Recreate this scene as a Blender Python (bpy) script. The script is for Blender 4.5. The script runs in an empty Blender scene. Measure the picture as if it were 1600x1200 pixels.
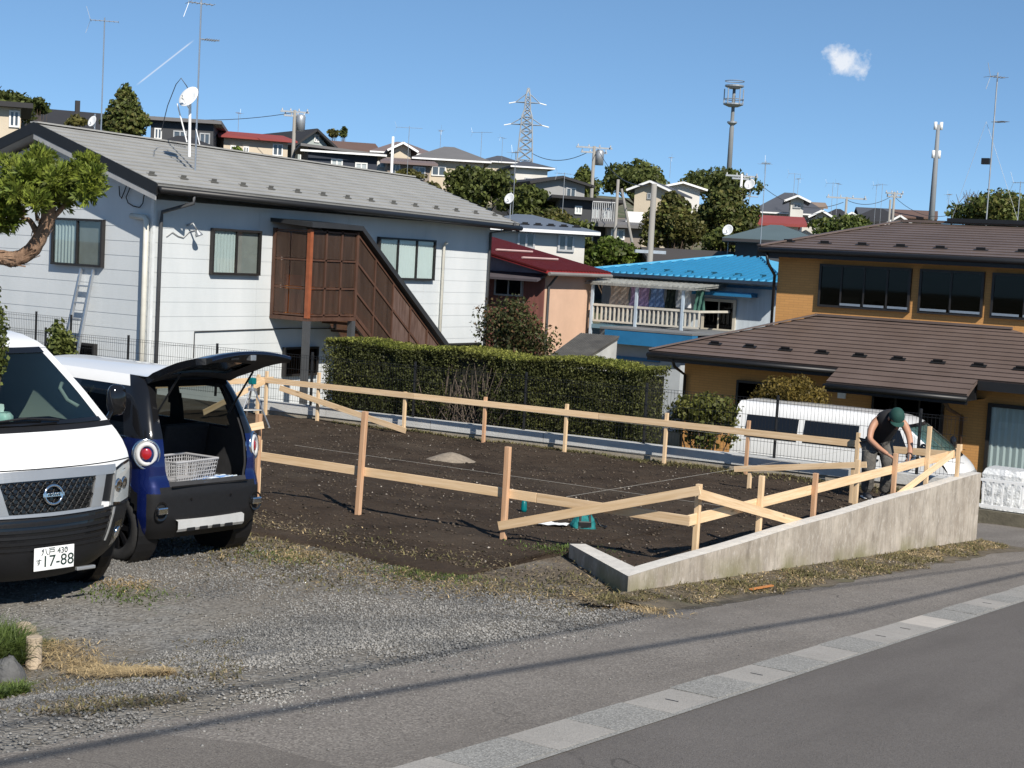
import bpy, bmesh, math, random
import numpy as np
from mathutils import Vector, Matrix, noise
random.seed(7); rng = np.random.default_rng(7)
R = math.radians
scene = bpy.context.scene
col = scene.collection

# ------------------------------------------------------------------ camera
CAM = Vector((0, 0, 2.6)); FPX = 2450.0
YAW, PITCH, ROLL = R(32.6), R(-4.65), R(3.1)
FW = Vector((-math.sin(YAW)*math.cos(PITCH), math.cos(YAW)*math.cos(PITCH), math.sin(PITCH)))
_rt = Vector((math.cos(YAW), math.sin(YAW), 0)); _up = _rt.cross(FW)
RT = _rt*math.cos(ROLL) + _up*math.sin(ROLL); UP = RT.cross(FW)
cd = bpy.data.cameras.new('camera'); cam = bpy.data.objects.new('camera', cd); col.objects.link(cam)
cam.matrix_world = Matrix(((RT.x, UP.x, -FW.x, CAM.x), (RT.y, UP.y, -FW.y, CAM.y), (RT.z, UP.z, -FW.z, CAM.z), (0, 0, 0, 1)))
cd.sensor_width = 36; cd.lens = FPX/1600*36; cd.clip_start = .05; cd.clip_end = 9000
scene.camera = cam

# ------------------------------------------------------------------ sky, sun, exposure
SUN_H = Vector((.853, -.522)).normalized(); SUN_EL = R(40)
SUN = Vector((SUN_H.x*math.cos(SUN_EL), SUN_H.y*math.cos(SUN_EL), math.sin(SUN_EL)))
sd = bpy.data.lights.new('sun', 'SUN'); sd.energy = 5.0; sd.angle = R(.53); sd.color = (1, .94, .845)
so = bpy.data.objects.new('sun', sd); col.objects.link(so)
so.rotation_euler = SUN.to_track_quat('Z', 'Y').to_euler()
w = bpy.data.worlds.new('World'); scene.world = w; w.use_nodes = True
nt = w.node_tree; nt.nodes.clear()
N = nt.nodes.new; L = nt.links.new
sky = N('ShaderNodeTexSky'); sky.sky_type = 'NISHITA'; sky.sun_disc = False
sky.sun_elevation = SUN_EL; sky.sun_rotation = math.atan2(SUN_H.x, SUN_H.y)
sky.altitude = 60; sky.air_density = .4; sky.dust_density = 0; sky.ozone_density = 6.0
bg = N('ShaderNodeBackground'); bg.inputs[1].default_value = .105
out = N('ShaderNodeOutputWorld')
def look(px, py): return (FW + RT*((px-800)/FPX) - UP*((py-600)/FPX)).normalized()
# one small cumulus cloud and one vapour trail, fixed in the sky by direction
tc = N('ShaderNodeTexCoord')
def math_n(op, a, b=None, clamp=False):
    m = N('ShaderNodeMath'); m.operation = op; m.use_clamp = clamp
    for i, v in enumerate((a, b)):
        if v is None: continue
        if isinstance(v, (int, float)): m.inputs[i].default_value = v
        else: L(v, m.inputs[i])
    return m.outputs[0]
def vec_n(op, a, b):
    m = N('ShaderNodeVectorMath'); m.operation = op
    for i, v in enumerate((a, b)):
        if hasattr(v, 'links'): L(v, m.inputs[i])
        else: m.inputs[i].default_value = v
    return m.outputs['Value'] if op == 'DOT_PRODUCT' else m.outputs[0]
cdir = look(1321, 97); cx = cdir.cross(Vector((0, 0, 1))).normalized(); cy = cx.cross(cdir)
nz = N('ShaderNodeTexNoise'); nz.inputs['Scale'].default_value = 75; nz.inputs['Detail'].default_value = 7; nz.inputs['Roughness'].default_value = .62
L(tc.outputs['Generated'], nz.inputs['Vector'])
du = math_n('DIVIDE', vec_n('DOT_PRODUCT', tc.outputs['Generated'], cx), .0155)
dv = math_n('DIVIDE', vec_n('DOT_PRODUCT', vec_n('SUBTRACT', tc.outputs['Generated'], cdir), cy), .0105)
rr = math_n('SQRT', math_n('ADD', math_n('MULTIPLY', du, du), math_n('MULTIPLY', dv, dv)))
ahead = math_n('GREATER_THAN', vec_n('DOT_PRODUCT', tc.outputs['Generated'], cdir), .9)
cm = math_n('MULTIPLY', math_n('SUBTRACT', math_n('ADD', 1.0, math_n('MULTIPLY', math_n('SUBTRACT', nz.outputs[0], .5), 3.2)), rr), 1.15, True)
cm = math_n('MULTIPLY', math_n('MULTIPLY', cm, ahead), .8)
ta, tb = look(212, 134), look(304, 62)
tm = ((ta+tb)/2).normalized(); tx = (tb-ta).normalized(); ty = tm.cross(tx).normalized(); half = (tb-ta).length/2
tu = math_n('ABSOLUTE', math_n('DIVIDE', vec_n('DOT_PRODUCT', tc.outputs['Generated'], tx), half))
tu = math_n('SUBTRACT', tu, abs(tm.dot(tx)))
tv = math_n('ABSOLUTE', math_n('DIVIDE', vec_n('DOT_PRODUCT', tc.outputs['Generated'], ty), .00065))
tmk = math_n('MULTIPLY', math_n('SUBTRACT', 1.0, tv, True), math_n('MULTIPLY', math_n('SUBTRACT', 1.0, tu), 4.0, True))
tmk = math_n('MULTIPLY', math_n('MULTIPLY', tmk, math_n('GREATER_THAN', vec_n('DOT_PRODUCT', tc.outputs['Generated'], tm), .9)), .55)
mx = N('ShaderNodeMix'); mx.data_type = 'RGBA'; L(cm, mx.inputs['Factor'])
mx2 = N('ShaderNodeMix'); mx2.data_type = 'RGBA'; L(tmk, mx2.inputs['Factor'])
gm_ = N('ShaderNodeGamma'); gm_.inputs[1].default_value = .6; L(sky.outputs[0], gm_.inputs[0])
tn = N('ShaderNodeMix'); tn.data_type = 'RGBA'; tn.blend_type = 'MULTIPLY'; tn.inputs['Factor'].default_value = 1; L(gm_.outputs[0], tn.inputs['A']); tn.inputs['B'].default_value = (1.38, 1.80, 2.02, 1)
L(tn.outputs['Result'], mx.inputs['A']); mx.inputs['B'].default_value = (7.6, 7.7, 7.9, 1)
L(mx.outputs['Result'], mx2.inputs['A']); mx2.inputs['B'].default_value = (8, 8, 8.2, 1)
L(mx2.outputs['Result'], bg.inputs[0]); L(bg.outputs[0], out.inputs[0])
scene.view_settings.view_transform = 'Standard'; scene.view_settings.look = 'None'
scene.view_settings.exposure = 0.28; scene.view_settings.gamma = 1.0; scene.view_settings.use_curve_mapping = False
scene.cycles.max_bounces = 8; scene.cycles.transparent_max_bounces = 12

# ------------------------------------------------------------------ survey helpers: a sighted direction met with a plane of the place
def ray(px, py): return FW + RT*((px-800)/FPX) - UP*((py-600)/FPX)
def at(px, py, d): return CAM + ray(px, py)*d
def onz(px, py, z): r = ray(px, py); return CAM + r*((z-CAM.z)/r.z)
def onx(px, py, x): r = ray(px, py); return CAM + r*((x-CAM.x)/r.x)
def ony(px, py, y): r = ray(px, py); return CAM + r*((y-CAM.y)/r.y)

# ------------------------------------------------------------------ materials
MATS = {}
def mat(name, base, rough=.6, var=.12, scale=3.0, bump=0.0, bscale=None, metal=0.0, spec=.4, coat=0.0, base2=None, stretch=None, coords='world', island=0.0, detail=6, trans=0.0):
    if name in MATS: return MATS[name]
    m = bpy.data.materials.new(name); m.use_nodes = True; t = m.node_tree; n = t.nodes.new; l = t.links.new
    b = t.nodes['Principled BSDF']; b.inputs['Roughness'].default_value = rough; b.inputs['Metallic'].default_value = metal
    b.inputs['Specular IOR Level'].default_value = spec; b.inputs['Coat Weight'].default_value = coat; b.inputs['Coat Roughness'].default_value = .05
    if coords == 'world':
        g = n('ShaderNodeNewGeometry'); v = g.outputs['Position']
    else:
        g = n('ShaderNodeTexCoord'); v = g.outputs['Object']
    if stretch:
        mp = n('ShaderNodeMapping'); mp.inputs['Scale'].default_value = stretch; l(v, mp.inputs[0]); v = mp.outputs[0]
    tx = n('ShaderNodeTexNoise'); tx.inputs['Scale'].default_value = scale; tx.inputs['Detail'].default_value = detail; tx.inputs['Roughness'].default_value = .62
    l(v, tx.inputs['Vector'])
    mixn = n('ShaderNodeMix'); mixn.data_type = 'RGBA'
    c = Vector(base); c2 = Vector(base2) if base2 else c*(1+var)
    c1 = c if base2 else c*(1-var)
    mixn.inputs['A'].default_value = (*c1, 1); mixn.inputs['B'].default_value = (*c2, 1)
    mr = n('ShaderNodeMapRange'); mr.inputs[1].default_value = .32; mr.inputs[2].default_value = .68
    l(tx.outputs[0], mr.inputs[0]); l(mr.outputs[0], mixn.inputs['Factor'])
    cs = mixn.outputs['Result']
    if island:
        gg = n('ShaderNodeNewGeometry'); hs = n('ShaderNodeHueSaturation'); m2 = n('ShaderNodeMapRange')
        m2.inputs[3].default_value = 1-island; m2.inputs[4].default_value = 1+island
        l(gg.outputs['Random Per Island'], m2.inputs[0]); l(m2.outputs[0], hs.inputs['Value']); l(cs, hs.inputs['Color']); cs = hs.outputs[0]
    l(cs, b.inputs['Base Color'])
    if bump:
        t2 = n('ShaderNodeTexNoise'); t2.inputs['Scale'].default_value = bscale or scale*6; t2.inputs['Detail'].default_value = 5
        l(v, t2.inputs['Vector']); bp = n('ShaderNodeBump'); bp.inputs['Strength'].default_value = bump; bp.inputs['Distance'].default_value = .02
        l(t2.outputs[0], bp.inputs['Height']); l(bp.outputs[0], b.inputs['Normal'])
    if trans:
        tr = n('ShaderNodeBsdfTranslucent'); l(cs, tr.inputs[0]); ms = n('ShaderNodeMixShader'); ms.inputs[0].default_value = trans
        l(b.outputs[0], ms.inputs[1]); l(tr.outputs[0], ms.inputs[2]); l(ms.outputs[0], t.nodes['Material Output'].inputs[0])
    MATS[name] = m; return m
def glass(name, tint=(.5, .55, .55), refl=.9, ior=1.5):
    if name in MATS: return MATS[name]
    m = bpy.data.materials.new(name); m.use_nodes = True; t = m.node_tree; n = t.nodes.new; l = t.links.new
    t.nodes.remove(t.nodes['Principled BSDF'])
    tr = n('ShaderNodeBsdfTransparent'); tr.inputs[0].default_value = (*tint, 1)
    gl = n('ShaderNodeBsdfGlossy'); gl.inputs['Roughness'].default_value = .02; gl.inputs[0].default_value = (refl, refl, refl, 1)
    fr = n('ShaderNodeLayerWeight'); fr.inputs[0].default_value = .5   # Schlick reflectance, the same from both sides
    pw_ = n('ShaderNodeMath'); pw_.operation = 'POWER'; l(fr.outputs['Facing'], pw_.inputs[0]); pw_.inputs[1].default_value = 4.5
    mr = n('ShaderNodeMapRange'); mr.inputs[1].default_value = 0; mr.inputs[2].default_value = 1; mr.inputs[3].default_value = ((ior-1)/(ior+1))**2*1.3; mr.inputs[4].default_value = 1.0
    l(pw_.outputs[0], mr.inputs[0])
    ms = n('ShaderNodeMixShader'); l(mr.outputs[0], ms.inputs[0]); l(tr.outputs[0], ms.inputs[1]); l(gl.outputs[0], ms.inputs[2])
    l(ms.outputs[0], t.nodes['Material Output'].inputs[0]); MATS[name] = m; return m
def ramp_mat(name, build):
    if name in MATS: return MATS[name]
    m = bpy.data.materials.new(name); m.use_nodes = True; build(m.node_tree, m.node_tree.nodes['Principled BSDF']); MATS[name] = m; return m
def g_noise(t, v, scale, detail=6, rough=.6):
    x = t.nodes.new('ShaderNodeTexNoise'); x.inputs['Scale'].default_value = scale; x.inputs['Detail'].default_value = detail; x.inputs['Roughness'].default_value = rough
    t.links.new(v, x.inputs['Vector']); return x.outputs[0]
def g_mix(t, f, a, b):
    x = t.nodes.new('ShaderNodeMix'); x.data_type = 'RGBA'
    for k, v in (('Factor', f), ('A', a), ('B', b)):
        if hasattr(v, 'links'): t.links.new(v, x.inputs[k])
        elif k == 'Factor': x.inputs[k].default_value = v
        else: x.inputs[k].default_value = (*v, 1)
    return x.outputs['Result']
def g_range(t, v, a, b, c=0, d=1):
    x = t.nodes.new('ShaderNodeMapRange'); t.links.new(v, x.inputs[0])
    for i, q in enumerate((a, b, c, d)): x.inputs[i+1].default_value = q
    return x.outputs[0]
def g_pos(t, stretch=None):
    v = t.nodes.new('ShaderNodeNewGeometry').outputs['Position']
    if stretch:
        mp = t.nodes.new('ShaderNodeMapping'); mp.inputs['Scale'].default_value = stretch; t.links.new(v, mp.inputs[0]); v = mp.outputs[0]
    return v
def g_bump(t, b, h, s, dist=.02):
    x = t.nodes.new('ShaderNodeBump'); x.inputs['Strength'].default_value = s; x.inputs['Distance'].default_value = dist
    t.links.new(h, x.inputs['Height']); t.links.new(x.outputs[0], b.inputs['Normal'])
def g_voro(t, v, scale):
    x = t.nodes.new('ShaderNodeTexVoronoi'); x.inputs['Scale'].default_value = scale; t.links.new(v, x.inputs['Vector']); return x
def _asphalt(c1, c2, fleck, sc):
    def f(t, b):
        v = g_pos(t); b.inputs['Roughness'].default_value = .85; b.inputs['Specular IOR Level'].default_value = .25
        big = g_range(t, g_noise(t, v, .9, 5), .35, .65); c = g_mix(t, big, c1, c2)
        vo = g_voro(t, v, sc); rnd = t.nodes.new('ShaderNodeSeparateColor'); t.links.new(vo.outputs['Color'], rnd.inputs[0])
        c = g_mix(t, g_range(t, rnd.outputs[0], .45, 1.0, 0, .55), c, fleck)
        c = g_mix(t, g_range(t, rnd.outputs[1], .5, 1.0, 0, .6), c, tuple(x*.45 for x in c1))
        wide = g_range(t, g_noise(t, g_pos(t, (2.2, .25, 1)), .8, 4), .46, .7, 0, .6); c = g_mix(t, wide, c, tuple(x*.74 for x in c1))
        # hairline cracks, broken up
        wp = t.nodes.new('ShaderNodeMix'); wp.data_type = 'VECTOR'; wp.inputs['Factor'].default_value = .06; nzc = t.nodes.new('ShaderNodeTexNoise'); nzc.inputs['Scale'].default_value = 3.0; t.links.new(v, nzc.inputs['Vector']); t.links.new(v, wp.inputs['A']); 
        sc_ = t.nodes.new('ShaderNodeVectorMath'); sc_.operation = 'SCALE'; sc_.inputs['Scale'].default_value = 12; t.links.new(nzc.outputs['Color'], sc_.inputs[0]); t.links.new(sc_.outputs[0], wp.inputs['B'])
        cr = t.nodes.new('ShaderNodeTexVoronoi'); cr.feature = 'DISTANCE_TO_EDGE'; cr.inputs['Scale'].default_value = .38; t.links.new(wp.outputs['Result'], cr.inputs['Vector'])
        mc = t.nodes.new('ShaderNodeMath'); mc.operation = 'MULTIPLY'; t.links.new(g_range(t, cr.outputs['Distance'], .0015, .0045, 1, 0), mc.inputs[0]); t.links.new(g_range(t, g_noise(t, v, .5, 3), .45, .6, 0, .65), mc.inputs[1]); c = g_mix(t, mc.outputs[0], c, tuple(x*.35 for x in c1))
        c = g_mix(t, g_range(t, g_noise(t, v, .33, 6, .7), .55, .75, 0, .35), c, tuple(x*1.35 for x in c2))
        t.links.new(c, b.inputs['Base Color']); g_bump(t, b, vo.outputs['Distance'], .55, .006)
    return f
M_road = ramp_mat('road_asphalt', _asphalt((.130, .117, .107), (.147, .133, .122), (.21, .195, .18), 190))
M_apron = ramp_mat('old_asphalt', _asphalt((.165, .147, .13), (.205, .185, .165), (.36, .33, .29), 95))
M_patch = ramp_mat('patched_asphalt', _asphalt((.15, .133, .118), (.17, .152, .135), (.25, .23, .2), 150))
def _gravel(t, b):
    v = g_pos(t); b.inputs['Roughness'].default_value = .9
    vo = g_voro(t, v, 42); s = t.nodes.new('ShaderNodeSeparateColor'); t.links.new(vo.outputs['Color'], s.inputs[0])
    c = g_mix(t, s.outputs[0], (.12, .115, .107), (.27, .26, .24))
    c = g_mix(t, g_range(t, g_noise(t, v, .55, 5), .44, .66, 0, .85), c, (.16, .135, .1))
    c = g_mix(t, g_range(t, g_noise(t, v, 2.3, 5), .56, .72, 0, .6), c, (.11, .085, .055))
    sp = t.nodes.new('ShaderNodeSeparateXYZ'); t.links.new(v, sp.inputs[0]); mm = t.nodes.new('ShaderNodeMath'); mm.operation = 'MULTIPLY'
    t.links.new(g_range(t, sp.outputs[1], 8.2, 10.6), mm.inputs[0]); t.links.new(g_range(t, g_noise(t, v, 1.3, 6, .7), .36, .56, .15, .95), mm.inputs[1]); c = g_mix(t, mm.outputs[0], c, (.115, .088, .06))
    t.links.new(c, b.inputs['Base Color']); g_bump(t, b, vo.outputs['Distance'], .8, .015)
M_gravel = ramp_mat('gravel_bed', _gravel)
def _soil(t, b):
    v = g_pos(t); b.inputs['Roughness'].default_value = .95; b.inputs['Specular IOR Level'].default_value = .15
    c = g_mix(t, g_range(t, g_noise(t, v, 1.3, 8, .7), .35, .68), (.038, .0265, .0185), (.086, .063, .045))
    c = g_mix(t, g_range(t, g_noise(t, v, 30, 4), .6, .75, 0, .6), c, (.13, .1, .075))
    c = g_mix(t, g_range(t, g_noise(t, g_pos(t, (.5, 1.2, 1)), .9, 4), .55, .75, 0, .5), c, (.1, .082, .062))
    t.links.new(c, b.inputs['Base Color']); g_bump(t, b, g_noise(t, v, 26, 8, .75), .9, .05)
M_soil = ramp_mat('dark_soil', _soil)
def _ground(t, b):
    v = g_pos(t); b.inputs['Roughness'].default_value = .95
    c = g_mix(t, g_range(t, g_noise(t, v, .4, 6), .4, .62), (.06, .075, .03), (.15, .13, .09)); t.links.new(c, b.inputs['Base Color'])
M_ground = ramp_mat('far_ground', _ground)
def _wall(t, b):
    v = g_pos(t); b.inputs['Roughness'].default_value = .88
    c = g_mix(t, g_range(t, g_noise(t, v, 1.6, 8, .7), .35, .68), (.30, .255, .205), (.52, .46, .385))
    st = g_noise(t, g_pos(t, (1, 5, .8)), 2.0, 7, .75); c = g_mix(t, g_range(t, st, .46, .7, 0, .8), c, (.2, .175, .145))
    c = g_mix(t, g_range(t, g_noise(t, g_pos(t, (1, 9, 2.5)), 3.6, 7, .75), .56, .7, 0, .75), c, (.62, .58, .52))
    c = g_mix(t, g_range(t, g_noise(t, g_pos(t, (1, 2.2, 1.3)), 7.5, 6, .7), .55, .68, 0, .55), c, (.6, .55, .48)); c = g_mix(t, g_range(t, g_noise(t, g_pos(t, (1, 1.6, 1)), 4.2, 6, .7), .56, .7, 0, .55), c, (.19, .155, .12))
    sp = t.nodes.new('ShaderNodeSeparateXYZ'); t.links.new(v, sp.inputs[0])
    low = t.nodes.new('ShaderNodeMath'); low.operation = 'MULTIPLY_ADD'; t.links.new(sp.outputs[1], low.inputs[0]); low.inputs[1].default_value = .081; low.inputs[2].default_value = -.82
    hz = t.nodes.new('ShaderNodeMath'); hz.operation = 'ADD'; t.links.new(low.outputs[0], hz.inputs[0]); t.links.new(sp.outputs[2], hz.inputs[1])
    mm = t.nodes.new('ShaderNodeMath'); mm.operation = 'MULTIPLY'; t.links.new(g_range(t, hz.outputs[0], .05, .26, 1, 0), mm.inputs[0]); t.links.new(g_range(t, g_noise(t, v, 1.1, 4), .45, .62, 0, .75), mm.inputs[1])
    c = g_mix(t, mm.outputs[0], c, (.17, .16, .06))
    t.links.new(c, b.inputs['Base Color']); g_bump(t, b, g_noise(t, v, 35, 6), .35, .01)
M_wall = ramp_mat('weathered_concrete', _wall)
M_walltop = mat('pale_concrete_top', (.58, .55, .5), .9, .12, 9, .3, 60)
M_conc = mat('grey_concrete', (.36, .345, .32), .9, .18, 5, .3, 50)
M_conctan = mat('tan_concrete', (.3, .262, .205), .9, .2, 5, .3, 50)
def _wood(c1, c2, dark):
    def f(t, b):
        tc_ = t.nodes.new('ShaderNodeTexCoord'); oi = t.nodes.new('ShaderNodeObjectInfo'); ad = t.nodes.new('ShaderNodeVectorMath'); ad.operation = 'ADD'; sc_ = t.nodes.new('ShaderNodeVectorMath'); sc_.operation = 'SCALE'
        cb = t.nodes.new('ShaderNodeCombineXYZ'); t.links.new(oi.outputs['Random'], cb.inputs[0]); t.links.new(oi.outputs['Random'], cb.inputs[1]); t.links.new(cb.outputs[0], sc_.inputs[0]); sc_.inputs['Scale'].default_value = 37
        t.links.new(tc_.outputs['Object'], ad.inputs[0]); t.links.new(sc_.outputs[0], ad.inputs[1]); v = ad.outputs[0]
        def st(q): mp = t.nodes.new('ShaderNodeMapping'); mp.inputs['Scale'].default_value = q; t.links.new(v, mp.inputs[0]); return mp.outputs[0]
        b.inputs['Roughness'].default_value = .65; c = g_mix(t, g_range(t, g_noise(t, st((1.2, 26, 26)), 2.2, 5, .6), .33, .67), c1, c2)
        c = g_mix(t, g_range(t, g_noise(t, st((.7, 5, 5)), 1.6, 4), .5, .72, 0, .45), c, dark)
        vo = g_voro(t, st((2.3, 9, 9)), 1.0); sp = t.nodes.new('ShaderNodeSeparateColor'); t.links.new(vo.outputs['Color'], sp.inputs[0]); mm = t.nodes.new('ShaderNodeMath'); mm.operation = 'MULTIPLY'
        t.links.new(g_range(t, vo.outputs['Distance'], .06, .14, 1, 0), mm.inputs[0]); t.links.new(g_range(t, sp.outputs[0], .62, .66), mm.inputs[1]); c = g_mix(t, mm.outputs[0], c, tuple(x*.42 for x in c1))
        hv = t.nodes.new('ShaderNodeHueSaturation'); t.links.new(g_range(t, oi.outputs['Random'], 0, 1, .86, 1.08), hv.inputs['Value']); t.links.new(c, hv.inputs['Color']); t.links.new(hv.outputs[0], b.inputs['Base Color'])
        g_bump(t, b, g_noise(t, st((1.2, 40, 40)), 3, 4), .15, .004)
    return f
M_wood = ramp_mat('fresh_pine', _wood((.62, .425, .235), (.79, .59, .38), (.67, .45, .24))); M_woodr = ramp_mat('reddish_pine', _wood((.50, .28, .15), (.66, .42, .26), (.42, .22, .12)))
M_black = mat('black_metal', (.014, .014, .015), .45, .1, 8)
M_white = mat('white_paint', (.8, .8, .79), .45, .04, 4)
M_alu = mat('aluminium', (.55, .56, .57), .38, .06, 10, metal=.85)
M_steel = mat('galvanised_steel', (.36, .38, .4), .5, .12, 6, metal=.55)
M_rubber = mat('tyre_rubber', (.022, .022, .023), .85, .2, 30, .3, 90)

# ------------------------------------------------------------------ mesh builder
WLD = {}   # things whose parts are given in world coordinates -> base point
class MB:
    def __init__(s): s.v = []; s.f = []; s.m = []
    def quad(s, a, b, c, d, m=0):
        n = len(s.v); s.v += [tuple(a), tuple(b), tuple(c), tuple(d)]; s.f.append((n, n+1, n+2, n+3)); s.m.append(m); return s
    def poly(s, pts, m=0):
        n = len(s.v); s.v += [tuple(p) for p in pts]; s.f.append(tuple(range(n, n+len(pts)))); s.m.append(m); return s
    def hexa(s, P, m=0):   # 8 corners: bottom 4 counter-clockwise, top 4
        n = len(s.v); s.v += [tuple(p) for p in P]
        for q in ((3, 2, 1, 0), (4, 5, 6, 7), (0, 1, 5, 4), (1, 2, 6, 5), (2, 3, 7, 6), (3, 0, 4, 7)):
            s.f.append(tuple(n+i for i in q)); s.m.append(m)
        return s
    def box(s, x0, x1, y0, y1, z0, z1, m=0):
        return s.hexa([(x0, y0, z0), (x1, y0, z0), (x1, y1, z0), (x0, y1, z0), (x0, y0, z1), (x1, y0, z1), (x1, y1, z1), (x0, y1, z1)], m)
    def bar(s, p0, p1, w, t, side=None, m=0):   # beam: w along 'side x axis', t along side
        p0, p1 = Vector(p0), Vector(p1); ax = (p1-p0).normalized()
        sd_ = Vector(side) if side is not None else (Vector((0, 0, 1)) if abs(ax.z) < .9 else Vector((1, 0, 0)))
        sd_ = (sd_ - ax*sd_.dot(ax)).normalized(); u = ax.cross(sd_)
        a, b = u*(w/2), sd_*(t/2)
        return s.hexa([p0-a-b, p0+a-b, p1+a-b, p1-a-b, p0-a+b, p0+a+b, p1+a+b, p1-a+b], m)
    def tube(s, pts, r, n=8, m=0, cap=True):
        pts = [Vector(p) for p in pts]; k = len(pts); rs = r if isinstance(r, (list, tuple)) else [r]*k
        base = len(s.v); ref = None
        for i, p in enumerate(pts):
            d = (pts[min(i+1, k-1)]-pts[max(i-1, 0)]).normalized()
            if ref is None: ref = Vector((0, 0, 1)) if abs(d.z) < .9 else Vector((1, 0, 0))
            u = d.cross(ref).normalized(); ref = u.cross(d).normalized()
            for j in range(n):
                a = 2*math.pi*j/n; s.v.append(tuple(p + (u*math.cos(a)+ref*math.sin(a))*rs[i]))
        for i in range(k-1):
            for j in range(n):
                a = base+i*n+j; b = base+i*n+(j+1) % n; s.f.append((a, b, b+n, a+n)); s.m.append(m)
        if cap:
            s.f.append(tuple(base+j for j in range(n))[::-1]); s.m.append(m)
            s.f.append(tuple(base+(k-1)*n+j for j in range(n))); s.m.append(m)
        return s
    def lathe(s, prof, o, axis, n=20, m=0):   # prof: (radius, along)
        axis = Vector(axis).normalized(); u = axis.orthogonal().normalized(); v = axis.cross(u); o = Vector(o); b = len(s.v)
        for r, h in prof:
            for j in range(n):
                a = 2*math.pi*j/n; s.v.append(tuple(o + axis*h + (u*math.cos(a)+v*math.sin(a))*r))
        for i in range(len(prof)-1):
            for j in range(n):
                p = b+i*n+j; q = b+i*n+(j+1) % n; s.f.append((p, q, q+n, p+n)); s.m.append(m)
        return s
    def grid(s, P, m=0, skip=None):   # P[i][j]
        b = len(s.v); R_, C_ = len(P), len(P[0])
        for row in P: s.v += [tuple(p) for p in row]
        for i in range(R_-1):
            for j in range(C_-1):
                if skip and skip(i, j): continue
                s.f.append((b+i*C_+j, b+i*C_+j+1, b+(i+1)*C_+j+1, b+(i+1)*C_+j)); s.m.append(m if not callable(m) else m(i, j))
        return s
    def build(s, name, mats, parent=None, smooth=False, bevel=0, recalc=True):
        me = bpy.data.meshes.new(name); me.from_pydata(s.v, [], s.f)
        ml = mats if isinstance(mats, (list, tuple)) else [mats]
        for q in ml: me.materials.append(q)
        if len(ml) > 1: me.polygons.foreach_set('material_index', s.m)
        if smooth: me.polygons.foreach_set('use_smooth', [True]*len(me.polygons))
        if recalc:
            bm = bmesh.new(); bm.from_mesh(me)
            if smooth: bmesh.ops.remove_doubles(bm, verts=bm.verts, dist=1e-4)
            bmesh.ops.recalc_face_normals(bm, faces=bm.faces); bm.to_mesh(me); bm.free()
        me.update(); return link(name, me, parent, bevel)
def link(name, me, parent=None, bevel=0):
    o = bpy.data.objects.new(name, me); col.objects.link(o)
    if parent is not None:
        o.parent = parent
        if parent.name in WLD: o.matrix_parent_inverse = Matrix.Translation(-WLD[parent.name])
    if bevel:
        b = o.modifiers.new('bevel', 'BEVEL'); b.width = bevel; b.segments = 2; b.limit_method = 'ANGLE'; b.angle_limit = R(40)
    return o
def fast_mesh(name, V, F, mats, smooth=False, parent=None):   # numpy arrays, all faces with the same number of corners
    me = bpy.data.meshes.new(name); V = np.asarray(V, np.float32); F = np.asarray(F, np.int32); k = F.shape[1]
    me.vertices.add(len(V)); me.vertices.foreach_set('co', V.ravel()); me.loops.add(F.size); me.loops.foreach_set('vertex_index', F.ravel())
    me.polygons.add(len(F)); me.polygons.foreach_set('loop_start', np.arange(0, F.size, k, dtype=np.int32)); me.polygons.foreach_set('loop_total', np.full(len(F), k, np.int32))
    for q in (mats if isinstance(mats, (list, tuple)) else [mats]): me.materials.append(q)
    if smooth: me.polygons.foreach_set('use_smooth', [True]*len(F))
    me.update(calc_edges=True); return link(name, me, parent)
def tag(o, label=None, cat=None, group=None, kind=None):
    if label: o['label'] = label
    if cat: o['category'] = cat
    if group: o['group'] = group
    if kind: o['kind'] = kind
    return o
def thing(name, label, cat, loc=(0, 0, 0), rz=0, group=None):
    o = bpy.data.objects.new(name, None); o.empty_display_size = .2; col.objects.link(o); o.location = loc; o.rotation_euler = (0, 0, rz)
    return tag(o, label, cat, group)
def wthing(name, label, cat, loc, group=None):   # an Empty at the base; its parts are modelled in world coordinates
    o = thing(name, label, cat, loc, 0, group); WLD[o.name] = Vector(loc); return o
def pt(name, fn, mats, parent, smooth=False, bevel=0):
    b = MB(); fn(b); return b.build(name, mats, parent, smooth, bevel)
def copy_tree(o, parent=None):
    c = o.copy(); col.objects.link(c); c.parent = parent
    for ch in list(o.children): copy_tree(ch, c)
    return c

def sheet_mat(name, tint, body, k):
    if name in MATS: return MATS[name]
    m = bpy.data.materials.new(name); m.use_nodes = True; t = m.node_tree; b = t.nodes['Principled BSDF']; b.inputs['Roughness'].default_value = .35
    v = g_pos(t, (6, 6, .5)); t.links.new(g_mix(t, g_range(t, g_noise(t, v, 1.5, 5), .35, .65), tuple(x*.6 for x in body), body), b.inputs['Base Color'])
    tr = t.nodes.new('ShaderNodeBsdfTransparent'); tr.inputs[0].default_value = (*tint, 1); ms = t.nodes.new('ShaderNodeMixShader'); ms.inputs[0].default_value = k
    t.links.new(tr.outputs[0], ms.inputs[1]); t.links.new(b.outputs[0], ms.inputs[2]); t.links.new(ms.outputs[0], t.nodes['Material Output'].inputs[0]); MATS[name] = m; return m

def _verge(t, b):
    v = g_pos(t); b.inputs['Roughness'].default_value = .95
    c = g_mix(t, g_range(t, g_noise(t, v, 5, 7, .7), .35, .65), (.07, .055, .035), (.17, .14, .1)); c = g_mix(t, g_range(t, g_noise(t, v, 2, 5), .5, .65, 0, .6), c, (.085, .085, .035))
    t.links.new(c, b.inputs['Base Color']); g_bump(t, b, g_noise(t, v, 60, 5), .8, .02)
M_verge = ramp_mat('verge_dirt', _verge)

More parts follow.
